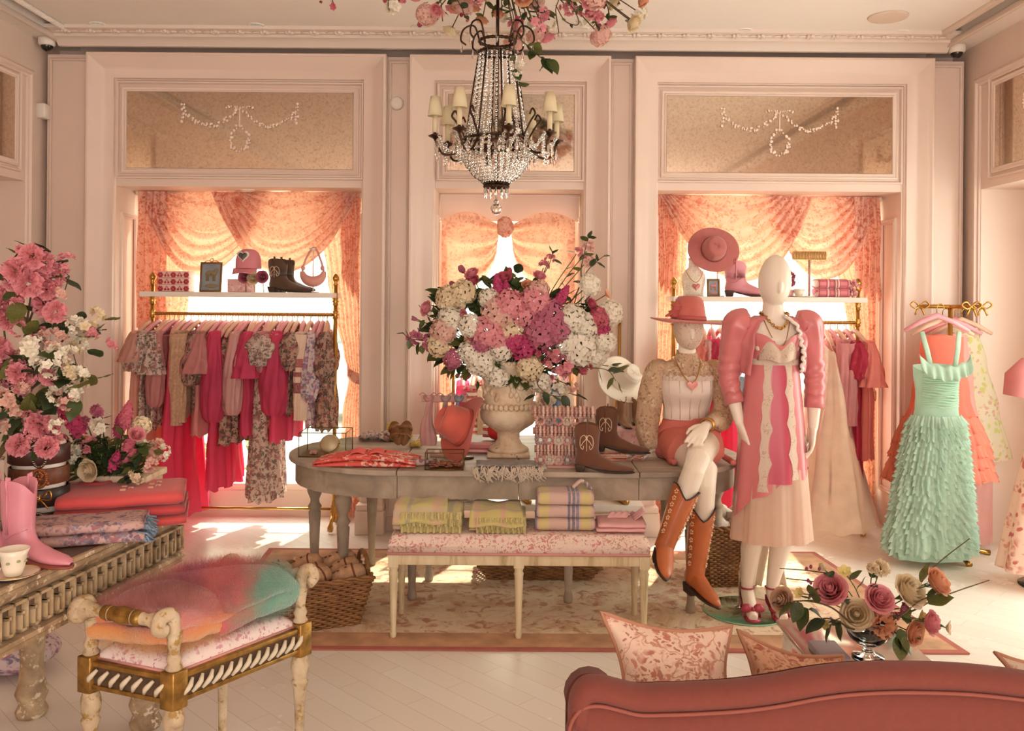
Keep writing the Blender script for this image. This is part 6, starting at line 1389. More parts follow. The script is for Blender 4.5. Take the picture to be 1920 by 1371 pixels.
# ================================================================ chandelier
CY_ = 4.2; CC = at(931, 300, CY_); CXX = CC.x
def cz(py): return zpx(931, py, CY_)
t = thing('chandelier', 'crystal chandelier with dark bronze arms and ivory candle shades above the table', 'chandelier', V(CXX, CY_, cz(403)))
def cp(r, a, z): return V(CXX + r * cos(a), CY_ + r * sin(a), z)
def ringt(b, r, z, th, n=40): b.tube([cp(r, 2 * pi * k / n, z) for k in range(n + 1)], th, 6, cap=False)
for r, py in ((.085, 78), (.088, 99), (.15, 262), (.158, 272), (.05, 343), (.055, 350)):
    b = B(); ringt(b, r, cz(py), .007)
    for k in range(24): b.ell(cp(r, k * 2 * pi / 24, cz(py)), .009, 6, 4)
    b.build('frame_ring', DARKMETAL, t)
b = B(); b.tube([V(CXX, CY_, cz(345)), V(CXX, CY_, ZC)], .008, 8); b.build('stem', DARKMETAL, t)
for k in range(8):
    a = 2 * pi * k / 8 + .2; b = B(); b.tube([cp(.088, a, cz(99)), cp(.12, a, cz(180)), cp(.15, a, cz(262))], .004, 6); b.build('frame_rib', DARKMETAL, t)
def bead(b, p, r): return b.add([p + V(r, 0, 0), p + V(-r, 0, 0), p + V(0, r, 0), p + V(0, -r, 0), p + V(0, 0, r * 1.2), p + V(0, 0, -r * 1.2)], [(0, 2, 4), (2, 1, 4), (1, 3, 4), (3, 0, 4), (2, 0, 5), (1, 2, 5), (3, 1, 5), (0, 3, 5)])
def strand(pts, n, r, name='bead_strand'):
    b = B()
    for i in range(n):
        k = i / (n - 1) * (len(pts) - 1); j = min(int(k), len(pts) - 2); bead(b, pts[j].lerp(pts[j + 1], k - j), r * (1 + .25 * (i % 3 == 0)))
    b.tube([p for p in pts], .0012, 4); b.build(name, CRYSTAL, t, smooth=False)
for k in range(24):
    a = 2 * pi * k / 24; strand([cp(.09, a, cz(99)), cp(.098, a, cz(140)), cp(.115, a, cz(190)), cp(.138, a, cz(235)), cp(.152, a, cz(262))], 24, .0068)
for k in range(32):
    a = 2 * pi * k / 32; strand([cp(.16, a, cz(272)), cp(.168, a, cz(286)), cp(.155, a, cz(305)), cp(.118, a, cz(325)), cp(.055, a, cz(345))], 16, .0085)
for k in range(12):
    a = 2 * pi * k / 12 + .1; strand([cp(.155, a, cz(262)), cp(.2, a + .1, cz(292)), cp(.26, a + .2, cz(282)), cp(.285, a + .26, cz(262))], 16, .008)
def drop(p, L, w_, name='crystal_drop'):
    b = B(); b.lathe([(.001, 0), (w_ * .5, -L * .2), (w_, -L * .62), (w_ * .7, -L * .85), (.001, -L)], 6, p); b.build(name, CRYSTAL, t, smooth=False)
for k in range(12): a = 2 * pi * k / 12; drop(cp(.055, a, cz(350)), .055, .008)
for k in range(24): a = 2 * pi * k / 24 + .1; drop(cp(.165, a, cz(268)), .045, .009)
for k in range(8):
    for o in (-.14, 0, .14): drop(cp(.285, 2 * pi * k / 8 + .2 + o, cz(278)), .06 if o else .075, .011)
for k in range(26): a = 2 * pi * k / 26; strand([cp(.19 + .05 * (k % 3), a, cz(272)), cp(.19 + .05 * (k % 3), a, cz(296 + 6 * (k % 2)))], 7, .0075, 'drop_strand')
b = B(); b.ell(V(CXX, CY_, cz(392)), .028, 20, 14); b.build('glass_ball', CRYSTAL, t)
b = B(); b.tube([V(CXX, CY_, cz(350)), V(CXX, CY_, cz(384))], .004, 6); b.ell(V(CXX, CY_, cz(378)), (.014, .014, .01), 10, 6); b.build('ball_rod', CRYSTAL, t)
for k in range(8):
    a = 2 * pi * k / 8 + .2; R_ = .295; zc = cz(262)
    b = B(); b.tube(crv([cp(.15, a, cz(264)), cp(.2, a, cz(290)), cp(.26, a, cz(292)), cp(R_, a, zc - .012)], 8), .006, 7)
    b.tube(crv([cp(.15, a, cz(262)), cp(.19, a, cz(235)), cp(.215, a, cz(222)), cp(.2, a, cz(212)), cp(.185, a, cz(222))], 6), .005, 6); ar = b.build('arm', DARKMETAL, t)
    b = B(); b.lathe([(.004, -.014), (.012, -.006), (.03, .004), (.032, .008), (.014, .01), (.012, .02), (.001, .02)], 12, cp(R_, a, zc), mod=lambda q, z: 1 + .2 * (sin(q * 3) if z > 0 else 0)); b.build('drip_cup', DARKMETAL, ar)
    b = B(); b.lathe([(.012, .015), (.012, .11), (.001, .11)], 12, cp(R_, a, zc)); cn = b.build('candle', IVORY, ar)
    b = B(); b.lathe([(.035, .098), (.022, .19)], 20, cp(R_, a, zc), cap=False); b.build('lamp_shade', IVORY, ar, solid=.0015)
# upper curls with drops
for k in range(8):
    a = 2 * pi * k / 8; b = B(); b.tube(crv([cp(.08, a, cz(85)), cp(.11, a, cz(50)), cp(.16, a, cz(55)), cp(.175, a, cz(75)), cp(.15, a, cz(85))], 7), .0045, 6); b.build('top_curl', DARKMETAL, t); drop(cp(.172, a, cz(80)), .05, .007)
# ---- rose garland wound round the chandelier at the ceiling
GC = V(CXX + .06, CY_, 3.09)
kinds = [('rose', 'pink', .045), ('rose', 'cream', .05), ('blossom', 'pink', .05), ('rosebud', 'rose', .03), ('rose', 'peach', .045), ('blossom', 'white', .05), ('hydrangea', 'blush', .055)]
for k in range(84):
    a = FR_.uniform(0, 6.28); q = sqrt(FR_.uniform(.02, 1)); ex = cos(a) * q; tip = GC + V(ex * .62, sin(a) * q * .45, FR_.uniform(-.12, .1) - .04 * q); kd, cl, r = kinds[k % 7]
    base = V(CXX + .02 * cos(a), CY_ + .02 * sin(a), 3.22)
    flower(kd, cl, base, tip, r * FR_.uniform(.8, 1.1), '%s %s in the ceiling garland, %s side of the chandelier' % (CN[cl], KN[kd], 'left' if ex < -.15 else 'right' if ex > .15 else 'stem'), 'flowers of the ceiling garland', V(ex, sin(a) * q - .3, -.7), STEM, .003, 4, .06)
def hang_spray(pts, kinds_, label, Y=4.05, nl=7, ls=.05):
    P_ = [at(x, y, Y) for x, y in pts]; t = thing('trailing_rose_vine', label, 'vine', P_[0], 'vines trailing from the ceiling garland'); path = crv([V(CXX, CY_, 3.2)] + P_, 6); b = B(); b.tube(path, .0026, 5); b.build('stem', STEM, t)
    for k in range(nl): add_leaf(t, path[FR_.randrange(len(path) // 2, len(path))], V(FR_.uniform(-1, 1), -.4, FR_.uniform(-1, .4)), ls * FR_.uniform(.7, 1.2))
    for (x, y, kd, cl, r) in kinds_: put('bloom', bloom_mesh(kd, cl, 0), t, at(x, y, Y), dirm(V(0, 0, 0), V(FR_.uniform(-.6, .6), -1, -.5)).to_3x3(), r)
hang_spray([(660, -30), (625, -5), (628, 12)], [(626, 12, 'anemone', 'rose', .02)], 'thin vine with a red flower hanging at the far left of the garland', nl=2, ls=.03)
hang_spray([(740, -30), (728, 0), (730, 20)], [(601, 3, 'rosebud', 'rose', .018)], 'short dark vine hanging left of the garland', nl=5, ls=.03)
hang_spray([(860, -20), (868, 20), (872, 30)], [(866, 27, 'rosebud', 'rose', .026), (878, 38, 'rosebud', 'pink', .02)], 'vine with red buds beside the chandelier crown', nl=4)
hang_spray([(830, -20), (828, 10), (830, 40)], [(829, 25, 'anemone', 'blush', .025)], 'vine with a blush star flower left of the chandelier', nl=1, ls=.03)
hang_spray([(1000, -20), (1010, 40), (1015, 60)], [(1002, 40, 'anemone', 'pink', .026), (1015, 52, 'anemone', 'pink', .026), (1020, 22, 'blossom', 'pink', .03)], 'vine with pink star flowers right of the chandelier', nl=3, ls=.035)
hang_spray([(960, 20), (970, 65), (1000, 95), (1020, 112), (1032, 110)], [], 'long vine with large leaves curling right of the chandelier crown', nl=9, ls=.085)
hang_spray([(960, 40), (964, 100), (966, 130), (972, 160)], [(975, 122, 'blossom', 'white', .035), (972, 142, 'blossom', 'white', .028)], 'vine with white blossoms hanging down the chandelier strands', nl=7, ls=.06)
hang_spray([(1040, -20), (1042, 20), (1048, 62)], [], 'bare dark twig hanging right of the chandelier', nl=0)
hang_spray([(1060, -30), (1090, 0), (1110, 25), (1120, 48)], [(1108, 24, 'rose', 'pink', .03), (1122, 46, 'rosebud', 'rose', .02), (1136, 45, 'rosebud', 'rose', .018)], 'rose vine with pink blooms at the right end of the garland', nl=10, ls=.04)
hang_spray([(1090, -30), (1120, -10), (1138, 10), (1142, 38)], [(1085, 24, 'rosebud', 'pink', .024), (1132, 12, 'rosebud', 'pink', .02)], 'leafy vine at the far right end of the garland', nl=9, ls=.035)
hang_spray([(1020, -30), (1070, 10), (1085, 45), (1060, 40), (1042, 10)], [], 'looping bare vine right of the chandelier', nl=2, ls=.03)
# ================================================================ carved console, its display, gilt bench
CW = wood('console_wood', '#7b6147', '#a88b6a', '#c8ad88', (5, 5, 5), .7, .5, chip='#d9c6a8')
CTOP = wood('console_top', '#4e3d30', '#6b5646', '#7d6856', (9, 1.2, 2), .45, .25)
CZ = .80; P0, P1 = V(-1.245, 3.38, 0), V(-1.413, 2.43, 0); cd_ = (P0 - P1).normalized(); cw = V(-cd_.y, cd_.x, 0)   # along, and into the table
CL = 2.1; CD = .68
def cpt(s, d, z): p = P0 - cd_ * s + cw * d; return V(p.x, p.y, z)     # s from far end, d from the front edge
t = thing('carved_console_table', 'long weathered console table with a greek key frieze in the left foreground', 'table', cpt(CL / 2, CD / 2, 0))
def cbox(b, s0, s1, d0, d1, z0, z1): return b.add([cpt(s, d, z) for z in (z0, z1) for d in (d0, d1) for s in (s0, s1)], [(0, 2, 3, 1), (4, 5, 7, 6), (0, 1, 5, 4), (2, 6, 7, 3), (0, 4, 6, 2), (1, 3, 7, 5)])
b = B(); cbox(b, .004, CL, .004, CD, CZ - .03, CZ); b.build('tabletop', CTOP, t, bevel=.004, smooth=False)
def crect(o, z): return [cpt(-o, -o, z), cpt(CL + o, -o, z), cpt(CL + o, CD + o, z), cpt(-o, CD + o, z)]
b = B(); b.sweep([(-.004, CZ), (.004, CZ - .003), (.006, CZ - .014), (-.004, CZ - .022), (.0, CZ - .034), (-.014, CZ - .052), (-.02, CZ - .056)], lambda p: crect(p[0], p[1]), True); b.build('top_moulding', CW, t, ang=40)
b = B(); b.sweep([(-.022, CZ - .05), (-.022, CZ - .165)], lambda p: crect(p[0], p[1]), True); b.build('frieze', wood('frieze_wood', '#4f3d2e', '#6b543f', '#86705a', (5, 5, 5)), t, smooth=False)
b = B(); b.sweep([(-.02, CZ - .16), (-.004, CZ - .168), (.0, CZ - .18), (-.01, CZ - .188), (-.008, CZ - .2), (-.04, CZ - .208), (-.1, CZ - .208)], lambda p: crect(p[0], p[1]), True); b.build('lower_moulding', CW, t, ang=40)
b = B(); w_ = .052; zt, zb = CZ - .062, CZ - .153; th = .0085   # greek key strokes
def stroke(s0, s1, z0, z1, fr=True):
    if fr: cbox(b, s0, s1, .005, .024, z0, z1)
n = int(CL / w_)
for i in range(n):
    s = i * w_ + .006; H = zt - zb
    stroke(s, s + w_, zt - th, zt); stroke(s, s + th, zb, zt); stroke(s, s + w_ * .62, zb, zb + th); stroke(s + w_ * .62 - th, s + w_ * .62, zb, zt - H * .36); stroke(s + w_ * .3, s + w_ * .62, zt - H * .36 - th, zt - H * .36)
b.build('greek_key', wood('key_carving', '#8a7050', '#b79b76', '#cfb692', (5, 5, 5), .7, .4), t, smooth=False)
b = B(); k = 0
for j in range(12):
    d = j * w_ + .01; 
    for d0, d1, z0, z1 in ((d, d + w_, zt - th, zt), (d, d + th, zb, zt), (d, d + w_ * .62, zb, zb + th), (d + w_ * .62 - th, d + w_ * .62, zb, zt - .03)): cbox(b, .005, .024, d0, d1, z0, z1)
b.build('greek_key', MATS['key_carving'], t, smooth=False)
LP = [(.05, 0), (.058, .02), (.045, .05), (.06, .09), (.05, .12), (.04, .2), (.05, .32), (.075, .42), (.085, .47), (.06, .5), (.04, .52), (.045, .54), (.06, .56), (.06, .6)]
for s in (.1, CL - .12):
    for d in (.1, CD - .1): b = B(); b.lathe(LP, 22, cpt(s, d, 0)); b.build('leg', CW, t)
# --- display on the console
def CP(px, py): return ptz(px, py, CZ)
p = CP(42, 1060); p.y += .03
boot('glossy pink leather western boot in the left foreground', BM(V(p.x + .0, p.y, CZ + .001), radians(-20), .74), PINKL, .31, deco='seams', sole=plain('rust_heel', '#8a4436', .4))
boot('second pink western boot, mostly cut off at the left edge', BM(V(p.x - .16, p.y + .08, CZ + .001), radians(-30), .74), PINKL, .31, deco='seams', sole=MATS['rust_heel'])
PORC = plain('cream_porcelain', '#f0e2cc', .2, coat=.4); q = CP(14, 1090) + V(0, .03, 0)
t = thing('saucer', 'cream porcelain saucer under the teacup on the console', 'saucer', on(q, CZ + .0005)); b = B(); b.lathe([(.001, 0), (.03, 0), (.055, .008), (.07, .014), (.068, .016), (.03, .006), (.001, .005)], 32, on(q, CZ + .0005)); b.build('dish', PORC, t); b = B(); ringt_ = [on(q, CZ + .0165) + V(.069 * cos(a), .069 * sin(a), 0) for a in [k * 2 * pi / 40 for k in range(41)]]; b.tube(ringt_, .0015, 5); b.build('gilt_rim', GOLD, t)
t = thing('teacup', 'cream porcelain teacup at the left edge of the console', 'cup', on(q, CZ + .0065)); b = B(); b.lathe([(.02, 0), (.024, .004), (.03, .025), (.036, .06), (.043, .078), (.041, .078), (.034, .06), (.026, .015), (.001, .008)], 32, on(q, CZ + .0065)); b.build('bowl', PORC, t)
b = B(); b.tube([on(q, CZ + .012) + V(-.036 - .022 * sin(a), 0, .035 + .022 * cos(a)) for a in [pi * k / 12 for k in range(13)]], .004, 6); b.build('handle', PORC, t)
b = B()
for k in range(8): b.ell(on(q, CZ + .05) + V(cos(k * .8) * .0345, sin(k * .8) * .0345, .004 * (k % 3)), (.006, .006, .004), 6, 4)
b.build('painted_sprigs', plain('porcelain_sprig', '#9aa070', .4), t)
# belts round a white display column
q = CP(52, 1000) + V(0, .07, 0); t = thing('belt_display', 'white display column wrapped in belts behind the pink boot', 'stand', on(q, CZ + .0005)); b = B(); b.lathe([(.001, 0), (.085, 0), (.085, .3), (.08, .305), (.001, .305)], 28, on(q, CZ + .0005)); b.build('column', WHITE, t)
def belt(z, h, r, mat, label, buckle, bm, tilt=0):
    t = thing('belt', label, 'belt', on(q, CZ + z), 'belts on the white column'); b = B(); rg = lambda rr, zz: [on(q, CZ + zz) + V(cos(a) * rr, sin(a) * rr, tilt * cos(a)) for a in [2 * pi * k / 36 for k in range(36)]]
    b.loft([rg(r, z), rg(r + .004, z + .003), rg(r + .004, z + h - .003), rg(r, z + h)], cap=False); b.build('strap', mat, t, solid=.003)
    b = B(); c = on(q, CZ + z + h / 2) + V(.05, -r * .82 - .01, 0)
    if buckle == 'butterfly':
        for s in (-1, 1):
            for (x1, z1), (x2, z2) in (((.034, .03), (.03, .0)), ((.026, -.026), (.012, -.03))): b.tube(crv([c, c + V(s * x1, -.004, z1), c + V(s * (x1 + .004), -.004, z2), c], 5), .0028, 6); b.tube([c, c + V(s * x1 * .8, -.004, z1 * .7)], .0018, 5)
        b.tube([c + V(0, -.004, -.018), c + V(0, -.004, .02)], .003, 6)
    else:
        for k in range(26): a = 2 * pi * k / 26; b.ell(c + V(.024 * cos(a) * (1 - .4 * (buckle == 'jewel') * 0), -.008 + .0 * a, h * .55 * sin(a)), (.006, .006, .006), 6, 5)
        if buckle == 'jewel':
            for k in range(14): b.ell(c + V(FR_.uniform(-.03, .03), -.006, FR_.uniform(-h * .5, h * .5)), (.008, .006, .008), 6, 5)
    b.build('buckle', bm, t)
SILV = plain('tarnished_silver', '#8d8078', .25, 1)
belt(.235, .062, .093, plain('dark_brown_leather', '#4a2a22', .4, var=.15), 'wide dark brown belt with a silver buckle, topmost on the column', 'ring', SILV)
belt(.165, .055, .091, plain('jewelled_band', '#7a4a34', .45, var=.4, vs=60), 'belt with a jewelled amber buckle below the top belt', 'jewel', plain('amber_jewels', '#9a5a34', .2, .3))
belt(.09, .06, .093, plain('black_leather', '#332622', .4), 'black belt with a gold butterfly buckle', 'butterfly', GOLD)
belt(.015, .055, .095, plain('studded_leather', '#2a2220', .3, coat=.3), 'black studded belt at the bottom of the column', 'ring', SILV)
# coral sweaters, floral jeans
CORS = plain('coral_red_jersey', '#d4514f', .85, var=.08, vs=8, sheen=.2, bmp=.2, bs_=120); CORS2 = plain('dark_coral_jersey', '#c64648', .85, var=.08, vs=8, sheen=.2)
Mc = Matrix.Translation(cpt(.21, .12, 0)) @ Matrix.Rotation(atan2(cd_.y, cd_.x) - radians(62), 4, 'Z')
def fold_at(name, w_, d_, z0, z1, n, mat, label, cat, grp, seed, M, parts=None):
    b = B(); folded(b, -w_ / 2, w_ / 2, -d_ / 2, d_ / 2, z0, z1, n, seed); b.xf(M); t = thing(name, label, cat, M @ V(0, 0, z0), grp); b.build('body', mat, t); return t
zz = CZ + .001
for i in range(3):
    t = fold_at('folded_sweatshirt', .43 - .01 * i, .30, zz, zz + .036 + (i == 2) * .012, 1, CORS if i != 1 else CORS2, 'coral red sweatshirt, %s of the stack of three on the console' % ('bottom', 'middle', 'top')[i], 'sweatshirt', 'coral sweatshirts on the console', 100 + i, Mc); zz += .0365
    if i == 2:
        b = B(); b.tube([V(-.11 + .05 * cos(a), .09 + .025 * sin(a), zz + .014) for a in [k * 2 * pi / 20 for k in range(21)]], .01, 8, flat=.6); b.xf(Mc); b.build('collar', CORS2, t)
        b = B(); rr = random.Random(2)
        for gx, gn in ((.0, 3), (.09, 4)):
            for k in range(gn):
                x, y = gx + .024 * (k % 2), -.06 + .03 * k + gx * .2; pts = [(-.008, -.01), (-.008, .01), (.006, .01), (.008, .002), (-.006, 0), (.008, -.01)] if k % 2 else [(.008, .01), (-.008, .008), (-.008, -.01), (.008, -.01), (.008, .0), (0, 0)]
                b.tube([V(x + u, y + v, zz + .0135) for u, v in pts], .0022, 5)
        b.xf(Mc); b.build('lettering', plain('lettering_peach', '#ecb79c', .8), t)
Mj = Matrix.Translation(cpt(.475, .10, 0)) @ Matrix.Rotation(atan2(cd_.y, cd_.x) - radians(62), 4, 'Z')
FLD = floral('mauve_print_denim', '#c7a29a', ['#7c6a76', '#a36f74', '#8f8494'], 34, .4, big=16)
t = fold_at('folded_jeans', .40, .19, CZ + .001, CZ + .075, 2, FLD, 'mauve floral jeans folded in front of the coral sweatshirts', 'jeans', None, 111, Mj)
b = B(); rr = random.Random(6)
for i in range(80):
    y = rr.uniform(-.085, .085); z = CZ + rr.uniform(.006, .06); b.tube([V(.17, y, z), V(.19 + rr.uniform(0, .02), y + rr.uniform(-.01, .01), z - .005), V(.205 + rr.uniform(0, .03), y + rr.uniform(-.02, .02), max(CZ + .003, z - rr.uniform(.01, .04)))], .0035, 5)
b.xf(Mj); b.build('frayed_hem', plain('blue_denim_fray', '#8496a8', .9, var=.4, vs=60), t)
b = B(); b.tube([V(.16, -.03, CZ + .055), V(.185, .0, CZ + .05), V(.185, .06, CZ + .045)], .02, 8); b.xf(Mj); b.build('denim_cuff', plain('dark_denim', '#5d6c80', .9, var=.3, vs=40), t)
# white box behind the belts, white pot of flowers
q = cpt(.62, .45, 0); b = B(); b.box(q.x - .12, q.x + .12, q.y - .07, q.y + .07, CZ + .0005, CZ + .27); tag(b.build('hat_box', plain('blush_box', '#ecd2c4', .6), bevel=.006), 'blush white box under the cherry branches', 'box')
POT = V(-1.53, 3.36, CZ + .0005); b = B(); PT = thing('flower_trough', 'chipped white wooden flower box behind the sweatshirts', 'planter', POT)
for z0, z1, e in ((0, .12, 0), (.12, .145, .012)): b.box(POT.x - .17 - e, POT.x + .17 + e, POT.y - .085 - e, POT.y + .085 + e, POT.z + z0, POT.z + z1)
b.build('box_body', URNM, PT, bevel=.004)
PM = POT + V(0, 0, .12)
PLf = [('lilac', 'hot', 138, 795, 33), ('lilac', 'hot', 150, 815, 30), ('blossom', 'mauve', 188, 778, 20), ('blossom', 'white', 192, 805, 22), ('lilac', 'rose', 232, 800, 24), ('lilac', 'hot', 222, 815, 22), ('hydrangea', 'cream', 262, 805, 18), ('rose', 'pink', 255, 818, 17), ('blossom', 'pink', 175, 838, 20), ('rose', 'cream', 182, 850, 27), ('rose', 'cream', 173, 880, 24), ('blossom', 'white', 148, 862, 20), ('lilac', 'hot', 212, 880, 22), ('lilac', 'rose', 232, 872, 22), ('lilac', 'rose', 238, 843, 20), ('blossom', 'white', 262, 840, 22), ('blossom', 'blush', 285, 846, 24), ('blossom', 'white', 300, 850, 18), ('blossom', 'blush', 280, 870, 20), ('rose', 'cream', 226, 855, 13), ('rosebud', 'cream', 127, 888, 12), ('rosebud', 'pink', 120, 880, 12), ('blossom', 'mauve', 165, 800, 20), ('carnation', 'peach', 165, 838, 18), ('blossom', 'white', 155, 840, 16), ('blossom', 'cream', 255, 890, 18), ('rose', 'blush', 200, 835, 15), ('hydrangea', 'mauve', 118, 838, 22)]
for kind, col, px, py, r in PLf:
    Yd = 3.27 - .08 * sin(px * .3); tip = at(px, py, Yd); o = V((px - 195) / 110, -.6, -(py - 850) / 90 + .3)
    flower(kind, col, PM + V((px - 195) / 1400, .0, -.04), tip, r * Yd / F, '%s %s in the %s of the white flower box' % (CN[col], KN[kind], zone(px, py, 200, 840, 35, 22)), 'flowers in the white box', o, nl=3, ls=.05)
for k in range(26):
    px, py = FR_.uniform(110, 290), FR_.uniform(810, 895); tip = at(px, py, 3.2); t = thing('foliage_sprig', 'green sprig between the flowers in the %s of the white flower box' % zone(px, py, 200, 840, 35, 22), 'foliage', PM, 'greenery in the white box'); b = B(); b.tube([PM + V(0, 0, -.03), tip], .002, 5); b.build('stem', GSTEM, t)
    for j in range(5): add_leaf(t, PM.lerp(tip, FR_.uniform(.6, 1)), V(FR_.uniform(-1, 1), FR_.uniform(-1, 0), FR_.uniform(-.6, .8)), .055)
# cherry branches in a tall vase at the left edge
VC = V(-1.78, 2.98, CZ + .0005); t = thing('ceramic_vase', 'pale vase of cherry branches at the left edge of the console', 'vase', VC); b = B(); b.lathe([(.001, 0), (.06, 0), (.085, .06), (.09, .12), (.06, .2), (.05, .24), (.06, .26), (.05, .26), (.04, .2), (.001, .15)], 28, VC); b.build('vase_body', URNM, t)
VM = VC + V(0, 0, .24)
CH = [([(30, 800), (45, 650), (60, 540), (72, 470)], [('pink', 75, 480, 26), ('pink', 88, 495, 22), ('pink', 35, 510, 24), ('pink', 62, 528, 28), ('pink', 78, 525, 20), ('pink', 30, 530, 20)]),
 ([(30, 790), (50, 620), (90, 540), (130, 518)], [('pink', 105, 520, 22), ('pink', 95, 545, 20), ('pink', 98, 575, 26), ('pink', 108, 585, 22), ('blush', 120, 550, 14), ('pink', 118, 508, 15)]),
 ([(35, 790), (80, 680), (140, 625), (200, 618)], [('white', 140, 610, 18), ('cream', 165, 615, 22), ('cream', 180, 620, 18), ('white', 150, 645, 18), ('blush', 118, 625, 16)]),
 ([(30, 800), (60, 720), (110, 680), (160, 690)], [('white', 65, 660, 26), ('white', 75, 680, 24), ('white', 60, 645, 20), ('white', 105, 668, 22), ('white', 100, 690, 22), ('white', 138, 665, 18), ('white', 160, 695, 15), ('blush', 125, 690, 14)]),
 ([(30, 805), (70, 760), (110, 740), (145, 725)], [('white', 110, 745, 20), ('white', 138, 735, 16), ('blush', 125, 755, 16), ('white', 148, 728, 12), ('pink', 100, 705, 18)]),
 ([(20, 800), (15, 700), (5, 600), (-10, 560)], [('pink', 8, 580, 26), ('pink', 25, 600, 22), ('pink', 5, 655, 24), ('pink', 15, 675, 26), ('pink', 0, 560, 22), ('pink', 30, 560, 18)]),
 ([(25, 805), (30, 740), (40, 700), (45, 685)], [('pink', 40, 695, 22), ('blush', 15, 755, 24), ('blush', 30, 765, 20), ('pink', 50, 705, 20)]),
 ([(25, 810), (60, 800), (85, 790), (100, 820)], [('pink', 75, 795, 26), ('pink', 95, 820, 26), ('pink', 90, 835, 22), ('blush', 60, 820, 22), ('pink', 40, 832, 22), ('white', 105, 800, 16)])]
nmz = ['topmost', 'upper right', 'longest, pointing right', 'white middle', 'lower white', 'leftmost', 'short middle', 'lowest, drooping']
for i, (pts, bl) in enumerate(CH):
    Yb = 2.92 + .05 * (i % 3 - 1); P_ = [VM + V(0, 0, -.04)] + [at(x, y, Yb) for x, y in pts]; t = thing('cherry_branch', 'flowering cherry branch at the left edge, the %s one' % nmz[i], 'branch', VM + V(0, 0, -.04), 'cherry branches in the left vase'); path = crv(P_, 6); b = B(); n = len(path); b.tube(path, [lerp(.006, .002, k / n) for k in range(n)], 6); b.build('stem', STEM, t)
    for col, x, y, r in bl:
        c = at(x, y, Yb - .05 + FR_.uniform(-.04, .04)); put('blossom', bloom_mesh('carnation' if col == 'pink' else 'blossom', col, FR_.randrange(2)), t, c, dirm(V(0, 0, 0), V(FR_.uniform(-.6, .6), -1, FR_.uniform(-.3, .5))).to_3x3(), r * Yb / F * (1.0 if col == 'pink' else 1.05))
        b = B(); pn = min(path, key=lambda p: (p - c).length); b.tube([pn, c], .0018, 4); b.build('twig', STEM, t)
    for k in range(9):
        c = path[FR_.randrange(n // 3, n)] + V(FR_.uniform(-.06, .06), FR_.uniform(-.08, .04), FR_.uniform(-.05, .06)); put('blossom', bloom_mesh('blossom', ('white', 'cream', 'blush', 'pink')[k % 4] if i in (2, 3, 4) else ('pink', 'blush')[k % 2], k % 2), t, c, dirm(V(0, 0, 0), V(FR_.uniform(-.8, .8), -1, FR_.uniform(-.3, .6))).to_3x3(), FR_.uniform(.024, .036))
    for k in range(14):
        q = path[FR_.randrange(n // 3, n)] + V(FR_.uniform(-.05, .05), FR_.uniform(-.06, .02), FR_.uniform(-.05, .05)); add_leaf(t, q, V(FR_.uniform(-1, 1), -.5, FR_.uniform(-.7, 1)), .075 * FR_.uniform(.7, 1.3))
# floral cushion on the floor beneath the console
q = ptz(45, 1268, 0) ; b = B(); b.ell(V(q.x - .1, q.y + .05, .085), (.2, .16, .08), 24, 14, lambda d: 1 + .12 * abs(d.x * d.y) * 2); tag(b.build('floor_cushion', FL3), 'lilac floral cloth bundle on the floor under the console', 'cushion')
# ---- gilt bench
GN, GLf, GR_ = V(-1.007, 2.64, 0), V(-1.345, 2.765, 0), V(-.70, 3.07, 0); GB4 = GLf + GR_ - GN
GILT = plain('worn_gilt', '#a87f3f', .4, .75, var=.45, vs=30, bmp=.5, bs_=50); GPW = wood('greige_paint_wood', '#9c8468', '#c9b08e', '#d8c3a2', (6, 6, 6), .6, .3, chip='#a5803f')
t = thing('gilt_bench', 'small gilt scroll-arm bench with toile seat in the left foreground', 'bench', (GN + GB4) / 2); GE = t
def gp_(u, v, z): return GN.lerp(GR_, u) + (GLf - GN) * v + V(0, 0, z)   # u along the long side, v to the far-left
def gbox(b, u0, u1, v0, v1, z0, z1): return b.add([gp_(u, v, z) for z in (z0, z1) for v in (v0, v1) for u in (u0, u1)], [(0, 2, 3, 1), (4, 5, 7, 6), (0, 1, 5, 4), (2, 6, 7, 3), (0, 4, 6, 2), (1, 3, 7, 5)])
b = B()
for z0, z1 in ((.385, .40), (.455, .472)):
    gbox(b, .02, .98, .0, .06, z0, z1); gbox(b, .02, .98, .94, 1, z0, z1); gbox(b, 0, .05, .04, .96, z0, z1); gbox(b, .95, 1, .04, .96, z0, z1)
b.build('gilt_moulding', GILT, t, bevel=.003)
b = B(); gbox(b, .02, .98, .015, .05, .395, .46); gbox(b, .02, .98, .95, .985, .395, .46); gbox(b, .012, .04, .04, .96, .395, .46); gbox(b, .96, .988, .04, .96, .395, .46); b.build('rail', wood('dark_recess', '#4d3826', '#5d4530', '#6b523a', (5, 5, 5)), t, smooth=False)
b = B()   # guilloche ribbon twists
for i in range(13):
    u = .09 + i * .068; e = gp_(1, 0, 0) - gp_(0, 0, 0); L = e.length; e.normalize(); o = (GN - GLf).normalized() * .004
    c = gp_(u, .01, .428) + o; b.tube([c + e * -.018 + V(0, 0, -.022), c + e * -.004 + o * 2 + V(0, 0, -.004), c + e * .004 + o * 2 + V(0, 0, .004), c + e * .018 + V(0, 0, .022)], [.005, .0085, .0085, .005], 8)
b.build('ribbon_carving', plain('pale_carving', '#d9c9ae', .6), t); b = B()
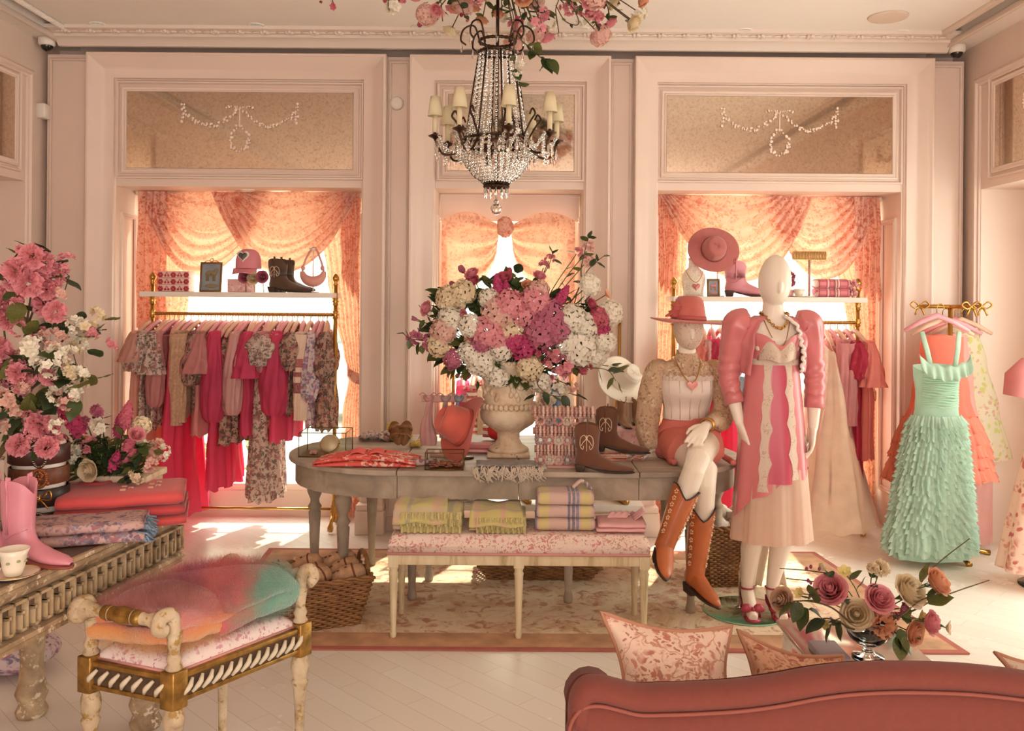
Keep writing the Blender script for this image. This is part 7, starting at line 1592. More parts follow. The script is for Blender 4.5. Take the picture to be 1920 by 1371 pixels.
for i in range(7):
    v = .13 + i * .122; e = (GLf - GN).normalized(); o = (GN - GR_).normalized() * .004
    c = gp_(.005, v, .428) + o; b.tube([c + e * -.018 + V(0, 0, .022), c + e * -.004 + o * 2 + V(0, 0, .004), c + e * .004 + o * 2 + V(0, 0, -.004), c + e * .018 + V(0, 0, -.022)], [.005, .0085, .0085, .005], 8)
b.build('ribbon_carving', plain('pale_carving', '#d9c9ae', .6), t)
for u, v in ((.0, .0), (1, 0), (0, 1), (1, 1)):
    c = gp_(lerp(.035, .965, u), lerp(.05, .95, v), 0); b = B(); e1 = (GR_ - GN).normalized() * .026; e2 = (GLf - GN).normalized() * .026
    b.add([c + e1 * i + e2 * j + V(0, 0, z) for z in (.37, .485) for j in (-1, 1) for i in (-1, 1)], [(0, 2, 3, 1), (4, 5, 7, 6), (0, 1, 5, 4), (2, 6, 7, 3), (0, 4, 6, 2), (1, 3, 7, 5)])
    lg = b.build('post_block', GILT, t, bevel=.004)
    b = B(); b.lathe([(.012, 0), (.02, .015), (.014, .03), (.018, .2), (.023, .26), (.03, .28), (.022, .29), (.028, .305), (.032, .33), (.03, .35), (.024, .37)], 20, c, mod=lambda a, z: 1 - (.08 * (sin(a * 8) > 0) if .03 < z < .26 else 0)); b.build('leg', GPW, t, ang=50)
    b = B(); b.lathe([(.02, .485), (.027, .492), (.018, .505), (.024, .52), (.016, .54), (.02, .57), (.024, .6)], 16, c)
    sgn = -1 if u == 0 else 1; ed = (GR_ - GN).normalized() * sgn
    b.tube(crv([c + V(0, 0, .57), c + V(0, 0, .62), c + ed * .012 + V(0, 0, .655), c + ed * .045 + V(0, 0, .655), c + ed * .055 + V(0, 0, .625), c + ed * .032 + V(0, 0, .612)], 6), [.02] * 12 + [.022] * 19, 10); b.build('arm_post', GPW, t)
for u in (0, 1):
    ed = (GR_ - GN).normalized() * (-1 if u == 0 else 1); a, c = gp_(lerp(.035, .965, u), .05, .638) + ed * .03, gp_(lerp(.035, .965, u), .95, .638) + ed * .03; pr = [(0, .03), (.06, .034), (.1, .02), (.14, .024), (.2, .016), (.28, .02), (.36, .024), (.44, .017), (.5, .026), (.56, .017), (.64, .024), (.72, .02), (.8, .016), (.86, .024), (.9, .02), (.94, .034), (1, .03)]
    b = B(); b.tube([a.lerp(c, k) for k, r in pr], [r for k, r in pr], 14); ab = b.build('arm_bar', GPW, t)
    b = B(); b.tube([a.lerp(c, k) for k in (.27, .33, .4, .46, .5, .54, .6, .67, .73)], [.021, .025, .022, .026, .028, .026, .022, .025, .021], 14); b.build('gilt_leaves', GILT, ab)
    b = B()
    for q in (a, c): b.lathe([(.036, -.004), (.036, .004), (.02, .008), (.001, .008)], 16).xf(Matrix.Identity(4)); 
    del b
b = B(); n = 22
def GS(u, v):
    uu, vv = lerp(.04, .96, u), lerp(.06, .94, v); e = min(u, 1 - u) / .1; f = min(v, 1 - v) / .12; h = sqrt(max(0, 1 - (1 - min(1, e)) ** 2)) * sqrt(max(0, 1 - (1 - min(1, f)) ** 2)); return gp_(uu, vv, .462 + .05 * h + .03 * sin(pi * u) * sin(pi * v))
b.grid(lambda u, v: GS((1 - cos(pi * u)) / 2, (1 - cos(pi * v)) / 2), 26, 22); b.build('seat_cushion', floral('pink_toile_seat', '#ecd9d0', ['#d7a0a8', '#dcaab0', '#cc919a'], 36, .3, big=11), t)
b = B(); b.tube([gp_(u, v, .474) for u, v in ((.04, .06), (.96, .06), (.96, .94), (.04, .94), (.04, .06))], .005, 6); b.build('piping', PIPE, t)
def grad(name, stops, ax=0, sc=1.0, off=0.0):
    m, t, b = nt(name); b.inputs['Roughness'].default_value = .95; b.inputs['Sheen Weight'].default_value = .6; co = coords(t); sp = t.nodes.new('ShaderNodeSeparateXYZ'); t.links.new(co, sp.inputs[0])
    a = node(t, 'ShaderNodeMath', operation='MULTIPLY_ADD'); t.links.new(sp.outputs[ax], a.inputs[0]); a.inputs[1].default_value = sc; a.inputs[2].default_value = off
    nf = ntex(t, co, 14, 3); ad = node(t, 'ShaderNodeMath', operation='MULTIPLY_ADD'); t.links.new(nf, ad.inputs[0]); ad.inputs[1].default_value = .3; t.links.new(a.outputs[0], ad.inputs[2])
    out = ramp(t, ad.outputs[0], stops); t.links.new(out, b.inputs['Base Color']); bump(t, b, ntex(t, co, 130, 3), .9, .006); return m
MO1 = grad('peach_mohair', [(0, '#dda05f'), (.25, '#d98a50'), (.45, '#d67f5c'), (.6, '#d98374'), (.8, '#d98a86'), (1, '#a9605c')], 2, 7.5, -.1)
MO2 = grad('rainbow_mohair', [(0, '#c77a4a'), (.2, '#c9685a'), (.38, '#a8345f'), (.52, '#cf5d5a'), (.68, '#c95f60'), (.8, '#9d7a68'), (.9, '#6d9a85'), (1, '#7aa08a')], 0, 1.9, .46)
def fuzz(o, n, L, seed):
    ps = o.modifiers.new('nap', 'PARTICLE_SYSTEM'); s = ps.particle_system.settings; s.type = 'HAIR'; s.count = n * 3; s.hair_length = L; s.root_radius = .35; s.tip_radius = .1; s.radius_scale = .0011; s.brownian_factor = .008; s.use_hair_bspline = False; s.hair_step = 3; s.render_step = 2; s.normal_factor = 0.008; ps.particle_system.seed = seed; s.child_type = 'NONE'
def mohair(label, u0, u1, v0, v1, z0, mat, n, seed, hz=.05, twist=0):
    c = gp_((u0 + u1) / 2, (v0 + v1) / 2, z0); ax = ((GR_ - GN).normalized()); t = thing('mohair_throw', label, 'throw', c, 'mohair throws on the gilt bench')
    Wd, Dp = (GR_ - GN).length * (u1 - u0), (GLf - GN).length * (v1 - v0); M = Matrix.Translation(c) @ Matrix.Rotation(atan2(ax.y, ax.x) + twist, 4, 'Z')
    for i in range(n):   # a thick cloth folded back on itself twice; its rounded folds face the long side
        W2, z = Wd / 2 * (1 - .06 * i), i * hz * 1.75; e = hz * .42
        pf = crv([V(-W2, 0, z + e), V(0, 0, z + e * .9), V(W2 * .82, 0, z + e), V(W2, 0, z + e * 1.9), V(W2 * .8, 0, z + e * 2.9), V(0, 0, z + e * 3.1), V(-W2 * .9, 0, z + e * 2.8)], 8)
        b = B(); b.grid(lambda u, v: (lambda p: V(p.x - .05 * v + .014 * sin(v * 7 + seed), lerp(-Dp / 2, Dp / 2, v), p.z - .035 * abs(2 * v - 1) ** 4 * (p.z / hz) + .014 * sin(p.x * 16 + v * 5 + seed) + .01 * nz((p.x * 9, v * 4, seed))))(pf[min(len(pf) - 1, int(u * (len(pf) - 1) + .5))]), len(pf) - 1, 16)
        b.bend(lambda p: V(p.x, p.y, max(p.z, hz * .4 - .03 * abs(p.x / W2))))
        b.xf(M); o = b.build('fold', mat, t, solid=hz * .72, sub=1); fuzz(o, 4000, .011, seed + i)
    return t
mohair('multicoloured pink, red and green mohair throw, the farther one on the gilt bench', .48, 1.02, .06, 1.0, .545, MO2, 1, 31, .082, radians(-6))
mohair('peach and orange mohair throw, the nearer one on the gilt bench', .07, .58, .08, 1.02, .545, MO1, 1, 41, .07, radians(8))
# ================================================================ sofa, cushions, coffee table flowers
SOFA = plain('rose_linen', '#783a2e', .9, var=.05, vs=60, bmp=.3, bs_=400, sheen=.1); YS_ = 1.86
t = thing('camelback_sofa', 'dusty rose sofa with a curved back seen from behind, lower right', 'sofa', (.8, YS_ + .3, 0))
topx = [(1064, 1350), (1066, 1310), (1078, 1284), (1097, 1270), (1125, 1268), (1160, 1276), (1195, 1284), (1240, 1284), (1300, 1282), (1380, 1277), (1450, 1268), (1520, 1255), (1580, 1247), (1650, 1243), (1720, 1243), (1800, 1246), (1880, 1254), (1960, 1266), (2060, 1284)]
TPS = [at(x, y, YS_ - .02) for x, y in topx]; path = crv(TPS, 6); n = len(path)
b = B(); rr_ = []
for i, p in enumerate(path):
    tq = (path[min(i + 1, n - 1)] - path[max(i - 1, 0)]).normalized(); nr = V(-tq.z, 0, tq.x); nr = nr if nr.z > 0 or abs(nr.x) > .7 else -nr
    nr = V(-tq.z, 0, tq.x)
    rr_.append([p - nr * .026 + nr * cos(a) * .026 + V(0, sin(a) * .042, 0) for a in [2 * pi * k / 16 for k in range(16)]])
b.loft(rr_); b.build('rolled_top', SOFA, t)
b = B(); vs = []
for p in path: pass
low = [(p - V(0, 0, .034)) for p in path]
b.grid(lambda u, v: (lambda p: V(p.x + (.0 if v < 1 else 0), YS_ - .045 - .012 * sin(pi * v), lerp(p.z + .01, .12, v)))(low[min(n - 1, int(u * (n - 1) + .5))]), n - 1, 8); b.build('outer_back', SOFA, t, solid=.012)
b = B(); b.tube([V(p.x, YS_ - .058, p.z - .046) for p in path], .0042, 6); b.build('piping', plain('rose_piping_dark', '#8f4f42', .9), t)
x0, x1 = TPS[0].x, TPS[-1].x
b = B(); b.grid(lambda u, v: (lambda p: V(p.x, YS_ + .05 + .02 * sin(pi * v), lerp(p.z + .01, .3, v)))(low[min(n - 1, int(u * (n - 1) + .5))]), n - 1, 6); b.build('inner_back', SOFA, t)
b = B(); cushion(b, x0 + .1, x1 - .1, YS_ + .08, YS_ + .62, .25, .43, .02); b.build('seat_cushion', SOFA, t)
b = B(); b.box(x0 + .03, x1 - .03, YS_ + .02, YS_ + .62, .12, .26); b.build('frame', SOFA, t, bevel=.02)
for xx, s in ((x0 + .1, -1), (x1 - .1, 1)):
    b = B(); b.tube([V(xx, YS_ + .02, .56), V(xx, YS_ + .3, .54), V(xx, YS_ + .6, .52)], [.07, .068, .07], 16); b.box(xx - .05, xx + .05, YS_ + .02, YS_ + .58, .12, .54); b.build('arm', SOFA, t)
for xx in (x0 + .08, x1 - .08):
    for yy in (YS_ + .02, YS_ + .55): b = B(); b.lathe([(.015, 0), (.028, .12)], 12, V(xx, yy, 0)); b.build('leg', plain('dark_walnut', '#4a2f22', .5), t)
CUSH = floral('cream_rose_cushion', '#ebcdb9', ['#c07a6c', '#cd8f7e', '#b98070'], 40, .34, big=11, vine='#c99a84'); CUSHB = floral('striped_sprig_cushion', '#cf9f84', ['#a35c4a', '#b98a6a', '#9a6a50'], 40, .38, big=20)
def pillow(label, pts, Yc, th, mat, grp, dome=None):   # pts: four pixel corners lb, rb, rt, lt
    C4 = [at(x, y, Yc) for x, y in pts]; t = thing('throw_pillow', label, 'cushion', (C4[0] + C4[1]) / 2, grp)
    def S(u, v, s):
        p = C4[0].lerp(C4[1], u).lerp(C4[3].lerp(C4[2], u), v); k = (sin(pi * u) * sin(pi * v)) ** .55; dn = .028 * sin(pi * u) * v ** 4 + .03 * sin(pi * u) * (1 - v) ** 4 * -1
        dx = .03 * sin(pi * v) * ((1 - u) ** 4 - u ** 4); return p + V(dx, s * th * k + .1 * v, -dn)
    b = B(); b.grid(lambda u, v: S(u, v, -1), 26, 20); b.grid(lambda u, v: S(u, v, 1), 26, 20); b.build('cover', mat, t)
    ed = [S(u, 0, 0) for u in [k / 16 for k in range(16)]] + [S(1, k / 12, 0) for k in range(12)] + [S(1 - k / 16, 1, 0) for k in range(16)] + [S(0, 1 - k / 12, 0) for k in range(13)]
    b = B(); b.tube(ed, .006, 6); b.build('piping', plain('tan_piping', '#b98468', .9), t); return t
pillow('cream cushion with red sprigs behind the left part of the sofa back', [(1165, 1375), (1392, 1375), (1392, 1205), (1135, 1176)], 2.08, .09, CUSH, None)
pillow('pale tan patterned cushion right of the cream sprigged one', [(1400, 1375), (1640, 1375), (1610, 1262), (1404, 1212)], 2.1, .08, CUSHB, None)
t = pillow('lace-edged cushion corner at the right end of the sofa', [(1905, 1345), (2080, 1345), (2080, 1255), (1912, 1258)], 1.98, .05, LACE, None)
# coffee table
q = ptz(1632, 1238, .45); t = thing('coffee_table', 'silvery mirrored coffee table beyond the sofa', 'table', (q.x - .0, q.y + .1, 0))
b = B(); b.box(q.x - .2, q.x + .2, q.y - .14, q.y + .36, .435, .45); b.build('tabletop', plain('silver_top', '#b9aca3', .12, .8), t, bevel=.003)
b = B(); b.box(q.x - .18, q.x + .18, q.y - .12, q.y + .34, .40, .435); b.build('apron', WHITE, t, bevel=.003)
for sx in (-1, 1):
    for yy in (-.1, .32): b = B(); b.box(q.x + sx * .17 - .014, q.x + sx * .17 + .014, q.y + yy - .014, q.y + yy + .014, 0, .40); b.build('leg', WHITE, t, bevel=.003)
b = B(); b.box(q.x - .17, q.x - .08, q.y - .05, q.y + .1, .4505, .475); bk = tag(b.build('book', plain('lilac_book_cover', '#9a8f98', .5), bevel=.002), 'thin grey-lilac book lying on the coffee table', 'book')
CMP = V(q.x, q.y + .02, .4505); GL2 = glass('cut_glass', '#e6ece9', .02, 1.48); t = thing('glass_compote', 'cut glass footed bowl holding roses on the coffee table', 'vase', CMP); kk = CMP.y / F
b = B(); b.lathe([(.001, 0), (.04, 0), (.042, .004), (.02, .012), (.012, .022), (.014, .03), (.03, .038), (.05, .055), (.062, .08), (.066, .105), (.062, .105), (.057, .08), (.045, .058), (.02, .045), (.001, .043)], 32, V(0, 0, 0), mod=lambda a, z: 1 + (.025 * sin(a * 16) if z > .03 else 0)).xf(Matrix.Translation(CMP) @ Matrix.Scale(1.22, 4)); b.build('bowl', GL2, t)
b = B(); b.lathe([(.001, .046), (.04, .058), (.053, .08), (.056, .096), (.001, .096)], 24, V(0, 0, 0)).xf(Matrix.Translation(CMP) @ Matrix.Scale(1.22, 4)); b.build('water', plain('dark_water', '#3b4038', .05), t)
CM = CMP + V(0, 0, .11)
CL_ = [('rose', 'pink', 1558, 1106, 30), ('rose', 'cream', 1606, 1152, 28), ('rose', 'pink', 1648, 1124, 26), ('rose', 'cream', 1704, 1110, 32), ('carnation', 'peach', 1650, 1170, 24), ('rose', 'peach', 1756, 1092, 26), ('rose', 'beige', 1764, 1110, 18), ('rose', 'peach', 1712, 1186, 24), ('rose', 'pink', 1744, 1168, 22), ('anemone', 'yellow', 1730, 1161, 16), ('anemone', 'yellow', 1583, 1071, 13), ('anemone', 'cream', 1780, 1178, 14), ('rosebud', 'cream', 1542, 1064, 13), ('carnation', 'cream', 1650, 1068, 15), ('carnation', 'cream', 1636, 1067, 10), ('rose', 'beige', 1468, 1126, 24), ('anemone', 'yellow', 1498, 1112, 10), ('anemone', 'yellow', 1546, 1170, 10), ('blossom', 'mauve', 1690, 1140, 12), ('blossom', 'mauve', 1675, 1155, 10)]
for i, (kind, col, px, py, r) in enumerate(CL_):
    Yd = CM.y - .05 - .04 * ((i * 7) % 3 - 1) * .5; tip = at(px, py, Yd); o = V((px - 1640) / 120, -.8, -(py - 1150) / 100 + .35)
    flower(kind, col, CM, tip - o.normalized() * r * kk * .4, r * kk * 1.15, '%s %s in the %s of the glass bowl arrangement' % (CN[col], KN[kind], zone(px, py, 1640, 1130, 55, 28)), 'flowers in the glass bowl', o, nl=2, ls=.05, sr=.002)
for pts, lv, l in (([(1600, 1170), (1560, 1140), (1520, 1128), (1490, 1128)], [(1515, 1128, .2, -1), (1530, 1130, -.4, -.8), (1500, 1130, -.5, 1), (1512, 1140, -.6, 1), (1495, 1128, -1, .3)], 'dark leafy spray at the left of the glass bowl'), ([(1600, 1180), (1570, 1165), (1545, 1160), (1520, 1172)], [(1545, 1162, -1, .4), (1560, 1170, -.8, 1), (1540, 1160, -.4, -.6), (1575, 1165, -.3, 1)], 'lower leafy spray at the left of the glass bowl'), ([(1660, 1180), (1685, 1190), (1692, 1205)], [(1685, 1180, .3, 1), (1690, 1190, -.2, 1), (1680, 1190, .6, 1)], 'broad green leaves under the peach rose'), ([(1680, 1160), (1720, 1130), (1740, 1120)], [(1738, 1125, .6, -1), (1740, 1130, 1, -.3), (1725, 1090, .4, -1)], 'green leaves at the right of the glass bowl')):
    spray('leafy_spray', pts, CM.y - .07, lv, l, 'greenery in the glass bowl', ls=.07, base=CM)
for pts, l, bl in (([(1690, 1150), (1725, 1095), (1760, 1055), (1818, 1010)], 'long bare twig rising at the right of the glass bowl', []), ([(1700, 1150), (1745, 1128), (1790, 1110), (1855, 1088)], 'bare twig pointing right from the glass bowl', []), ([(1600, 1150), (1575, 1085), (1530, 1072), (1462, 1066)], 'budded twig pointing left from the glass bowl, upper one', [(1512, 1070), (1520, 1066), (1536, 1070)]), ([(1600, 1150), (1560, 1100), (1520, 1090), (1474, 1085)], 'budded twig pointing left from the glass bowl, lower one', [(1515, 1092), (1520, 1096)])):
    t = spray('bare_twig', pts, CM.y + .05, [], l, 'twigs in the glass bowl', r=.0026, cat='twig', base=CM)
    for x, y in bl: put('bud', bloom_mesh('rosebud', 'mauve', 0), t, at(x, y, CM.y - .06), dirm(V(0, 0, 0), V(0, -.4, 1)).to_3x3(), .012)
# ================================================================ gowns on the gold stand, right corner
GX, GY = 2.70, 5.62
t = thing('garment_stand', 'gold four-way stand with bow finials in the right corner', 'clothes rack', (GX + .12, GY, 0))
zt_ = zpx(1790, 575, GY); b = B(); b.tube([V(GX + .1, GY, .02), V(GX + .1, GY, zt_)], .014, 12); b.build('pole', BRASS, t)
b = B(); b.tube([V(GX + .1, GY - .24, zt_), V(GX + .1, GY + .24, zt_)], .012, 10); b.tube([V(GX - .1, GY, zt_), V(GX + .3, GY, zt_)], .012, 10); b.build('crossbar', BRASS, t)
for p in (V(GX - .1, GY, zt_), V(GX + .3, GY, zt_), V(GX + .1, GY - .25, zt_)):
    b = B()
    for s in (-1, 1):
        b.tube(crv([p, p + V(s * .035, -.01, .03), p + V(s * .06, -.01, .01), p + V(s * .03, -.01, -.012), p], 5), .007, 7, flat=.7); b.tube([p, p + V(s * .02, -.01, -.03), p + V(s * .03, -.01, -.055)], .006, 6)
    b.ell(p, .012, 8, 6); b.build('bow_finial', BRASS, t)
for a in (0, pi / 2, pi, 3 * pi / 2):
    b = B(); c = V(GX + .1, GY, 0); b.tube(crv([c + V(0, 0, .07), c + V(cos(a) * .1, sin(a) * .1, .05), c + V(cos(a) * .26, sin(a) * .26, .012)], 5), [.014] * 10 + [.02], 8); b.build('foot', BRASS, t)
def profile_gown(label, name, mat, Y, rows, straps, sleeves=None, tiers=None, tmat=None, yd=.6, seed=0, hem=None, fold=.06, hz=None, tier_h=.07):
    """rows: (py, xl, xr) outline at depth Y"""
    R_ = [(zpx(0.5 * (a + c), py, Y), xpx(a, py, Y), xpx(c, py, Y)) for py, a, c in rows][::-1]; zmin, zmax = R_[0][0], R_[-1][0]
    t = thing(name, label, 'gown', ((R_[0][1] + R_[0][2]) / 2, Y, zmin), 'gowns on the gold stand')
    def S(a, z, k=1.0, f=fold):
        xl, xr = interp(R_, z); cx, hw = (xl + xr) / 2, (xr - xl) / 2 * k; d = min(.3, .05 + (hw - .1) * yd) * k; low_ = max(0, (zmax - z) / (zmax - zmin) - .2)
        w_ = 1 + f * low_ * (sin(11 * a + seed) + .6 * sin(17 * a + 2 * seed)); return V(cx + sin(a) * hw * w_, Y - cos(a) * d * w_, z)
    b = B(); b.grid(lambda u, v: S(2 * pi * u, lerp(zmax - .012 * abs(sin(2 * pi * u)) - (.05 * max(0, cos(2 * pi * u)) if straps else 0) * (v == 0), max(.012, zmin + (hem(2 * pi * u) if hem else 0)), v)), 110, 40, cu=True); b.build('body', mat, t)
    if tiers:
        z0, z1, n = tiers; rr = random.Random(seed)
        for i in range(n):
            z = lerp(z0, z1, (i + .5) / n); b = B(); ph = rr.uniform(0, 6)
            def P(u, v, z=z, ph=ph, i=i):
                a = 2 * pi * u; zz = z - tier_h * v + .012 * sin(23 * a + ph) * v + .01 * nz((a * 4, i, seed)); p = S(a, z, 1.0); o = .012 + .03 * v + .014 * sin(48 * a + ph + 2 * v) * v + .01 * sin(31 * a + ph) * v
                n_ = V(sin(a), -cos(a), 0); return V(p.x, p.y, max(.012, zz)) + n_ * o
            b.grid(P, 190, 3, cu=True); b.build('ruffle_tier', tmat or mat, t)
    if straps:
        ps, zb = straps
        for xa, xb, ya in ps:
            p0 = at(xa, ya, Y); p1 = at(xb, zb, Y); b = B(); b.tube([p0 + V(0, -.01, .0), p0.lerp(p1, .5) + V(0, -.04, 0), p1 + V(0, -.055, 0)], .016, 8, flat=.3, up=(0, 1, 0)); b.build('strap', tmat or mat, t)
    h = thing('clothes_hanger', 'padded hanger holding the ' + ' '.join(label.split()[:6]), 'hanger', (GX + .05, Y, zt_ - .05), 'hangers on the gold stand'); cx = (R_[-1][1] + R_[-1][2]) / 2; z = hz or zt_ - .08
    b = B(); b.tube([V(cx - .2, Y, z - .1), V(cx - .1, Y, z - .045), V(cx, Y, z - .005), V(cx + .1, Y, z - .045), V(cx + .2, Y, z - .1)], [.011, .016, .017, .016, .011], 8); b.build('shoulder_bar', HANGP if seed % 2 else HANG, h)
    b = B(); b.tube([V(cx, Y, z), V(cx, Y, z + .04)] + [V(cx + .022 - .022 * cos(a), Y, z + .04 + .026 * sin(a)) for a in [k * pi / 8 for k in range(10)]], .003, 6); b.build('hook', BRASS, h)
    return t
MINT = plain('mint_tulle', '#bfe0c9', .7, tr=.3, var=.08, vs=12); MINT2 = plain('mint_ruffle', '#cfe9d6', .7, tr=.4, var=.1, vs=14); CORT = plain('coral_tulle', '#f28a72', .75, tr=.4, var=.1, vs=9); CORT2 = plain('coral_ruffle', '#f49a80', .75, tr=.45, var=.1)
BLUSHT = plain('blush_tulle', '#f4bdb2', .75, tr=.5, var=.06); HOTT = plain('hot_pink_tulle', '#f08a94', .75, tr=.45); LIME = floral('lime_floral_organza', '#efe6c8', ['#d8dc8a', '#e8b9a8'], 20, .3, tr=.45)
profile_gown('hot pink tulle gown at the back of the gold stand', 'gown', HOTT, 5.92, [(650, 1765, 1815), (700, 1765, 1822), (850, 1750, 1850), (1000, 1740, 1850)], None, seed=5, yd=.2)
profile_gown('blush floral organza gown spreading right on the gold stand', 'gown', LIME, 5.84, [(612, 1775, 1832), (680, 1768, 1850), (760, 1755, 1870), (868, 1745, 1893)], None, seed=4, hem=lambda a: .03 * sin(a), yd=.15)
profile_gown('pale pink tulle gown trailing behind the mint gown', 'gown', BLUSHT, 5.78, [(625, 1755, 1812), (720, 1740, 1825), (900, 1720, 1858), (985, 1720, 1856)], None, seed=3, hem=lambda a: -.12 * max(0, sin(a + .5)), yd=.2)
profile_gown('coral ruffled tulle gown just behind the mint gown', 'gown', CORT, 5.66, [(628, 1728, 1806), (665, 1724, 1806), (740, 1710, 1818), (830, 1682, 1846), (893, 1664, 1858)], None, tiers=(zpx(1790, 770, 5.66), zpx(1790, 880, 5.66), 5), tmat=CORT2, seed=2, yd=.25, tier_h=.1)
profile_gown('mint green tiered ruffle gown with shoulder straps at the front of the gold stand', 'gown', MINT, 5.42, [(682, 1712, 1800), (700, 1713, 1799), (738, 1717, 1796), (765, 1716, 1796), (800, 1708, 1800), (850, 1697, 1806), (920, 1684, 1812), (1000, 1670, 1818), (1046, 1676, 1814)], ([(1727, 1738, 622), (1797, 1782, 622)], 690), tiers=(zpx(1750, 772, 5.42), zpx(1750, 1018, 5.42), 20), tmat=MINT2, seed=1, yd=.42, hz=zpx(1760, 590, 5.42))
gm = [o for o in COL.objects if o.get('label', '').startswith('mint green')][0]; Yg = 5.42; b = B()
b.grid(lambda u, v: V(xpx(lerp(1709, 1803, u), 690, Yg), Yg - .105 - .03 * v - .012 * sin(40 * u) * v - .03 * sin(pi * u), zpx(1755, lerp(664, 686, sin(pi * u) ** .5) - 2 + 26 * v, Yg) + .006 * sin(26 * u)), 60, 5); b.build('neck_ruffle', MINT2, gm, solid=.003)
b = B()
for i in range(14): z = zpx(1755, 700 + i * 4.6, Yg); b.grid(lambda u, v: V(xpx(lerp(1722, 1790, u), 720, Yg), Yg - .05 - .06 * sin(pi * u) ** .5 - .005 * sin(pi * v), z + .004 * sin(u * 9 + i) + .011 * (v - .5)), 20, 3)
b.build('pleated_bodice', MINT, gm)
# a child-size form in a floral dress, cut by the right edge
X_, Y_ = 3.08, 5.0; t = thing('dress_form', 'rose floral dress on a form cut off by the right edge', 'mannequin', (X_, Y_, 0))
b = B(); b.lathe([(.001, 0), (.17, 0), (.172, .006), (.001, .008)], 32, V(X_, Y_, 0)); b.build('glass_base', GR, t)
b = B(); b.tube([V(X_, Y_, .008), V(X_, Y_, .9)], .012, 8); b.build('pole', MIRR, t)
DF = floral('cream_rose_dress', '#f1d6c2', ['#d98a84', '#c9706c', '#d9a48a'], 16, .34, tr=.3, big=6)
b = B(); b.grid(lambda u, v: (lambda a, r: V(X_ + sin(a) * r * (1 + .06 * sin(9 * a) * v), Y_ - cos(a) * r * .7 * (1 + .06 * sin(9 * a) * v), lerp(.92, .1, v)))(2 * pi * u, lerp(.1, .29, v ** .8)), 80, 20, cu=True); b.build('skirt', DF, t)
b = B(); b.loft([ring((X_, Y_, z), rx, ry) for z, rx, ry in ((.88, .1, .08), (.95, .115, .085), (1.1, .14, .1), (1.22, .15, .09), (1.3, .1, .06), (1.33, .05, .05), (1.45, .045, .045))]); b.build('bodice', ROSE, t)
for s in (-1, 1): b = B(); b.tube([V(X_ + s * .13, Y_, 1.26), V(X_ + s * .2, Y_, 1.18), V(X_ + s * .22, Y_, 1.08)], [.06, .075, .06], 16); b.build('sleeve', ROSE, t)
# ================================================================ things on the rack shelves
def SP(px, Y=YR - .03, s=1): return V(xpx(px, 550, Y), Y, (ZS1 if s == 1 else ZS2) + .0006)
e = pxl(0, 1, YR - .03)   # metres per pixel there
# left shelf
p = SP(331); CHB = floral('cherry_print_box', '#efc6b8', ['#b6343f', '#c94a55', '#5b2f33'], 46, .42, big=40)
for i in range(3):
    t = thing('printed_box', 'small pink box with red cherries, %s of three on the left shelf' % ('bottom', 'middle', 'top')[i], 'box', p + V(0, 0, i * 12.6 * e), 'cherry boxes on the left shelf'); b = B(); w_ = 28.5 * e
    b.box(p.x - w_, p.x + w_, p.y - .06, p.y + .06, p.z + i * 12.8 * e, p.z + (i * 12.8 + 12.4) * e); b.build('box', plain('pink_box_cover', '#efc3b8', .7), t, bevel=.004); b = B()
    for k in range(5):
        x = p.x + (k - 2) * w_ * .42; z = p.z + (i * 12.8 + 5.5) * e
        if k % 2 == 0:
            for a in range(6): b.ell((x + .011 * cos(a * 1.05), p.y - .061, z + .011 * sin(a * 1.05)), (.009, .003, .009), 6, 4)
        else:
            for s in (-1, 1): b.ell((x + s * .011, p.y - .061, z - .005), (.008, .004, .008), 8, 6); b.tube([V(x + s * .011, p.y - .062, z), V(x, p.y - .062, z + .018)], .0018, 4)
    b.build('cherry_motif', plain('cherry_red', '#b23340', .6), t)
def picture(px, w_, h, Y, s, label, lean=-8, frm=BRF, crest=True, fig='#8a7a5a'):
    p = SP(px, Y, s); t = thing('picture_frame', label, 'picture frame', p); M = Matrix.Translation(p) @ Matrix.Rotation(radians(lean), 4, 'X'); b = B(); f = .012
    b.box(-w_ / 2, w_ / 2, -.006, .008, 0, f); b.box(-w_ / 2, w_ / 2, -.006, .008, h - f, h); b.box(-w_ / 2, -w_ / 2 + f, -.006, .008, f, h - f); b.box(w_ / 2 - f, w_ / 2, -.006, .008, f, h - f); b.xf(M); b.build('frame', frm, t, bevel=.002)
    b = B(); b.box(-w_ / 2 + f, w_ / 2 - f, 0, .003, f, h - f); b.xf(M); pc = b.build('picture', plain('photo_sky_' + label[:5], '#8f989c', .4, var=.25, vs=12), t, smooth=False)
    b = B(); b.ell((0, -.001, h * .62), (w_ * .27, .003, h * .1), 14, 8); b.ell((w_ * .22, -.001, h * .72), (w_ * .1, .003, h * .07), 10, 6)
    for x in (-.2, -.12, .1, .18): b.tube([V(w_ * x, -.001, h * .58), V(w_ * x, -.001, h * .36)], w_ * .035, 6)
    b.ell((w_ * .05, -.001, h * .2), (w_ * .3, .003, h * .07), 14, 8); b.xf(M); b.build('picture_subject', plain('photo_tan_' + label[:5], fig, .5), pc)
    if crest: b = B(); b.tube([V(.012 * cos(a), 0, h + .014 + .012 * sin(a)) for a in [k * pi / 8 for k in range(17)]], .003, 5); b.tube(crv([V(-.05, 0, h), V(-.025, 0, h + .012), V(0, 0, h + .004), V(.025, 0, h + .012), V(.05, 0, h)], 4), .003, 5); b.xf(M); b.build('crest', BRASS, t)
    b = B(); b.box(-.01, .01, .008, .05, 0, .004); b.tube([V(0, .01, h * .6), V(0, .075, .004)], .004, 5); b.xf(Matrix.Translation(p)); b.build('easel_leg', frm, t)
picture(394, 41 * e, 56 * e, YR - .06, 1, 'brass framed photograph of an animal on the left shelf')
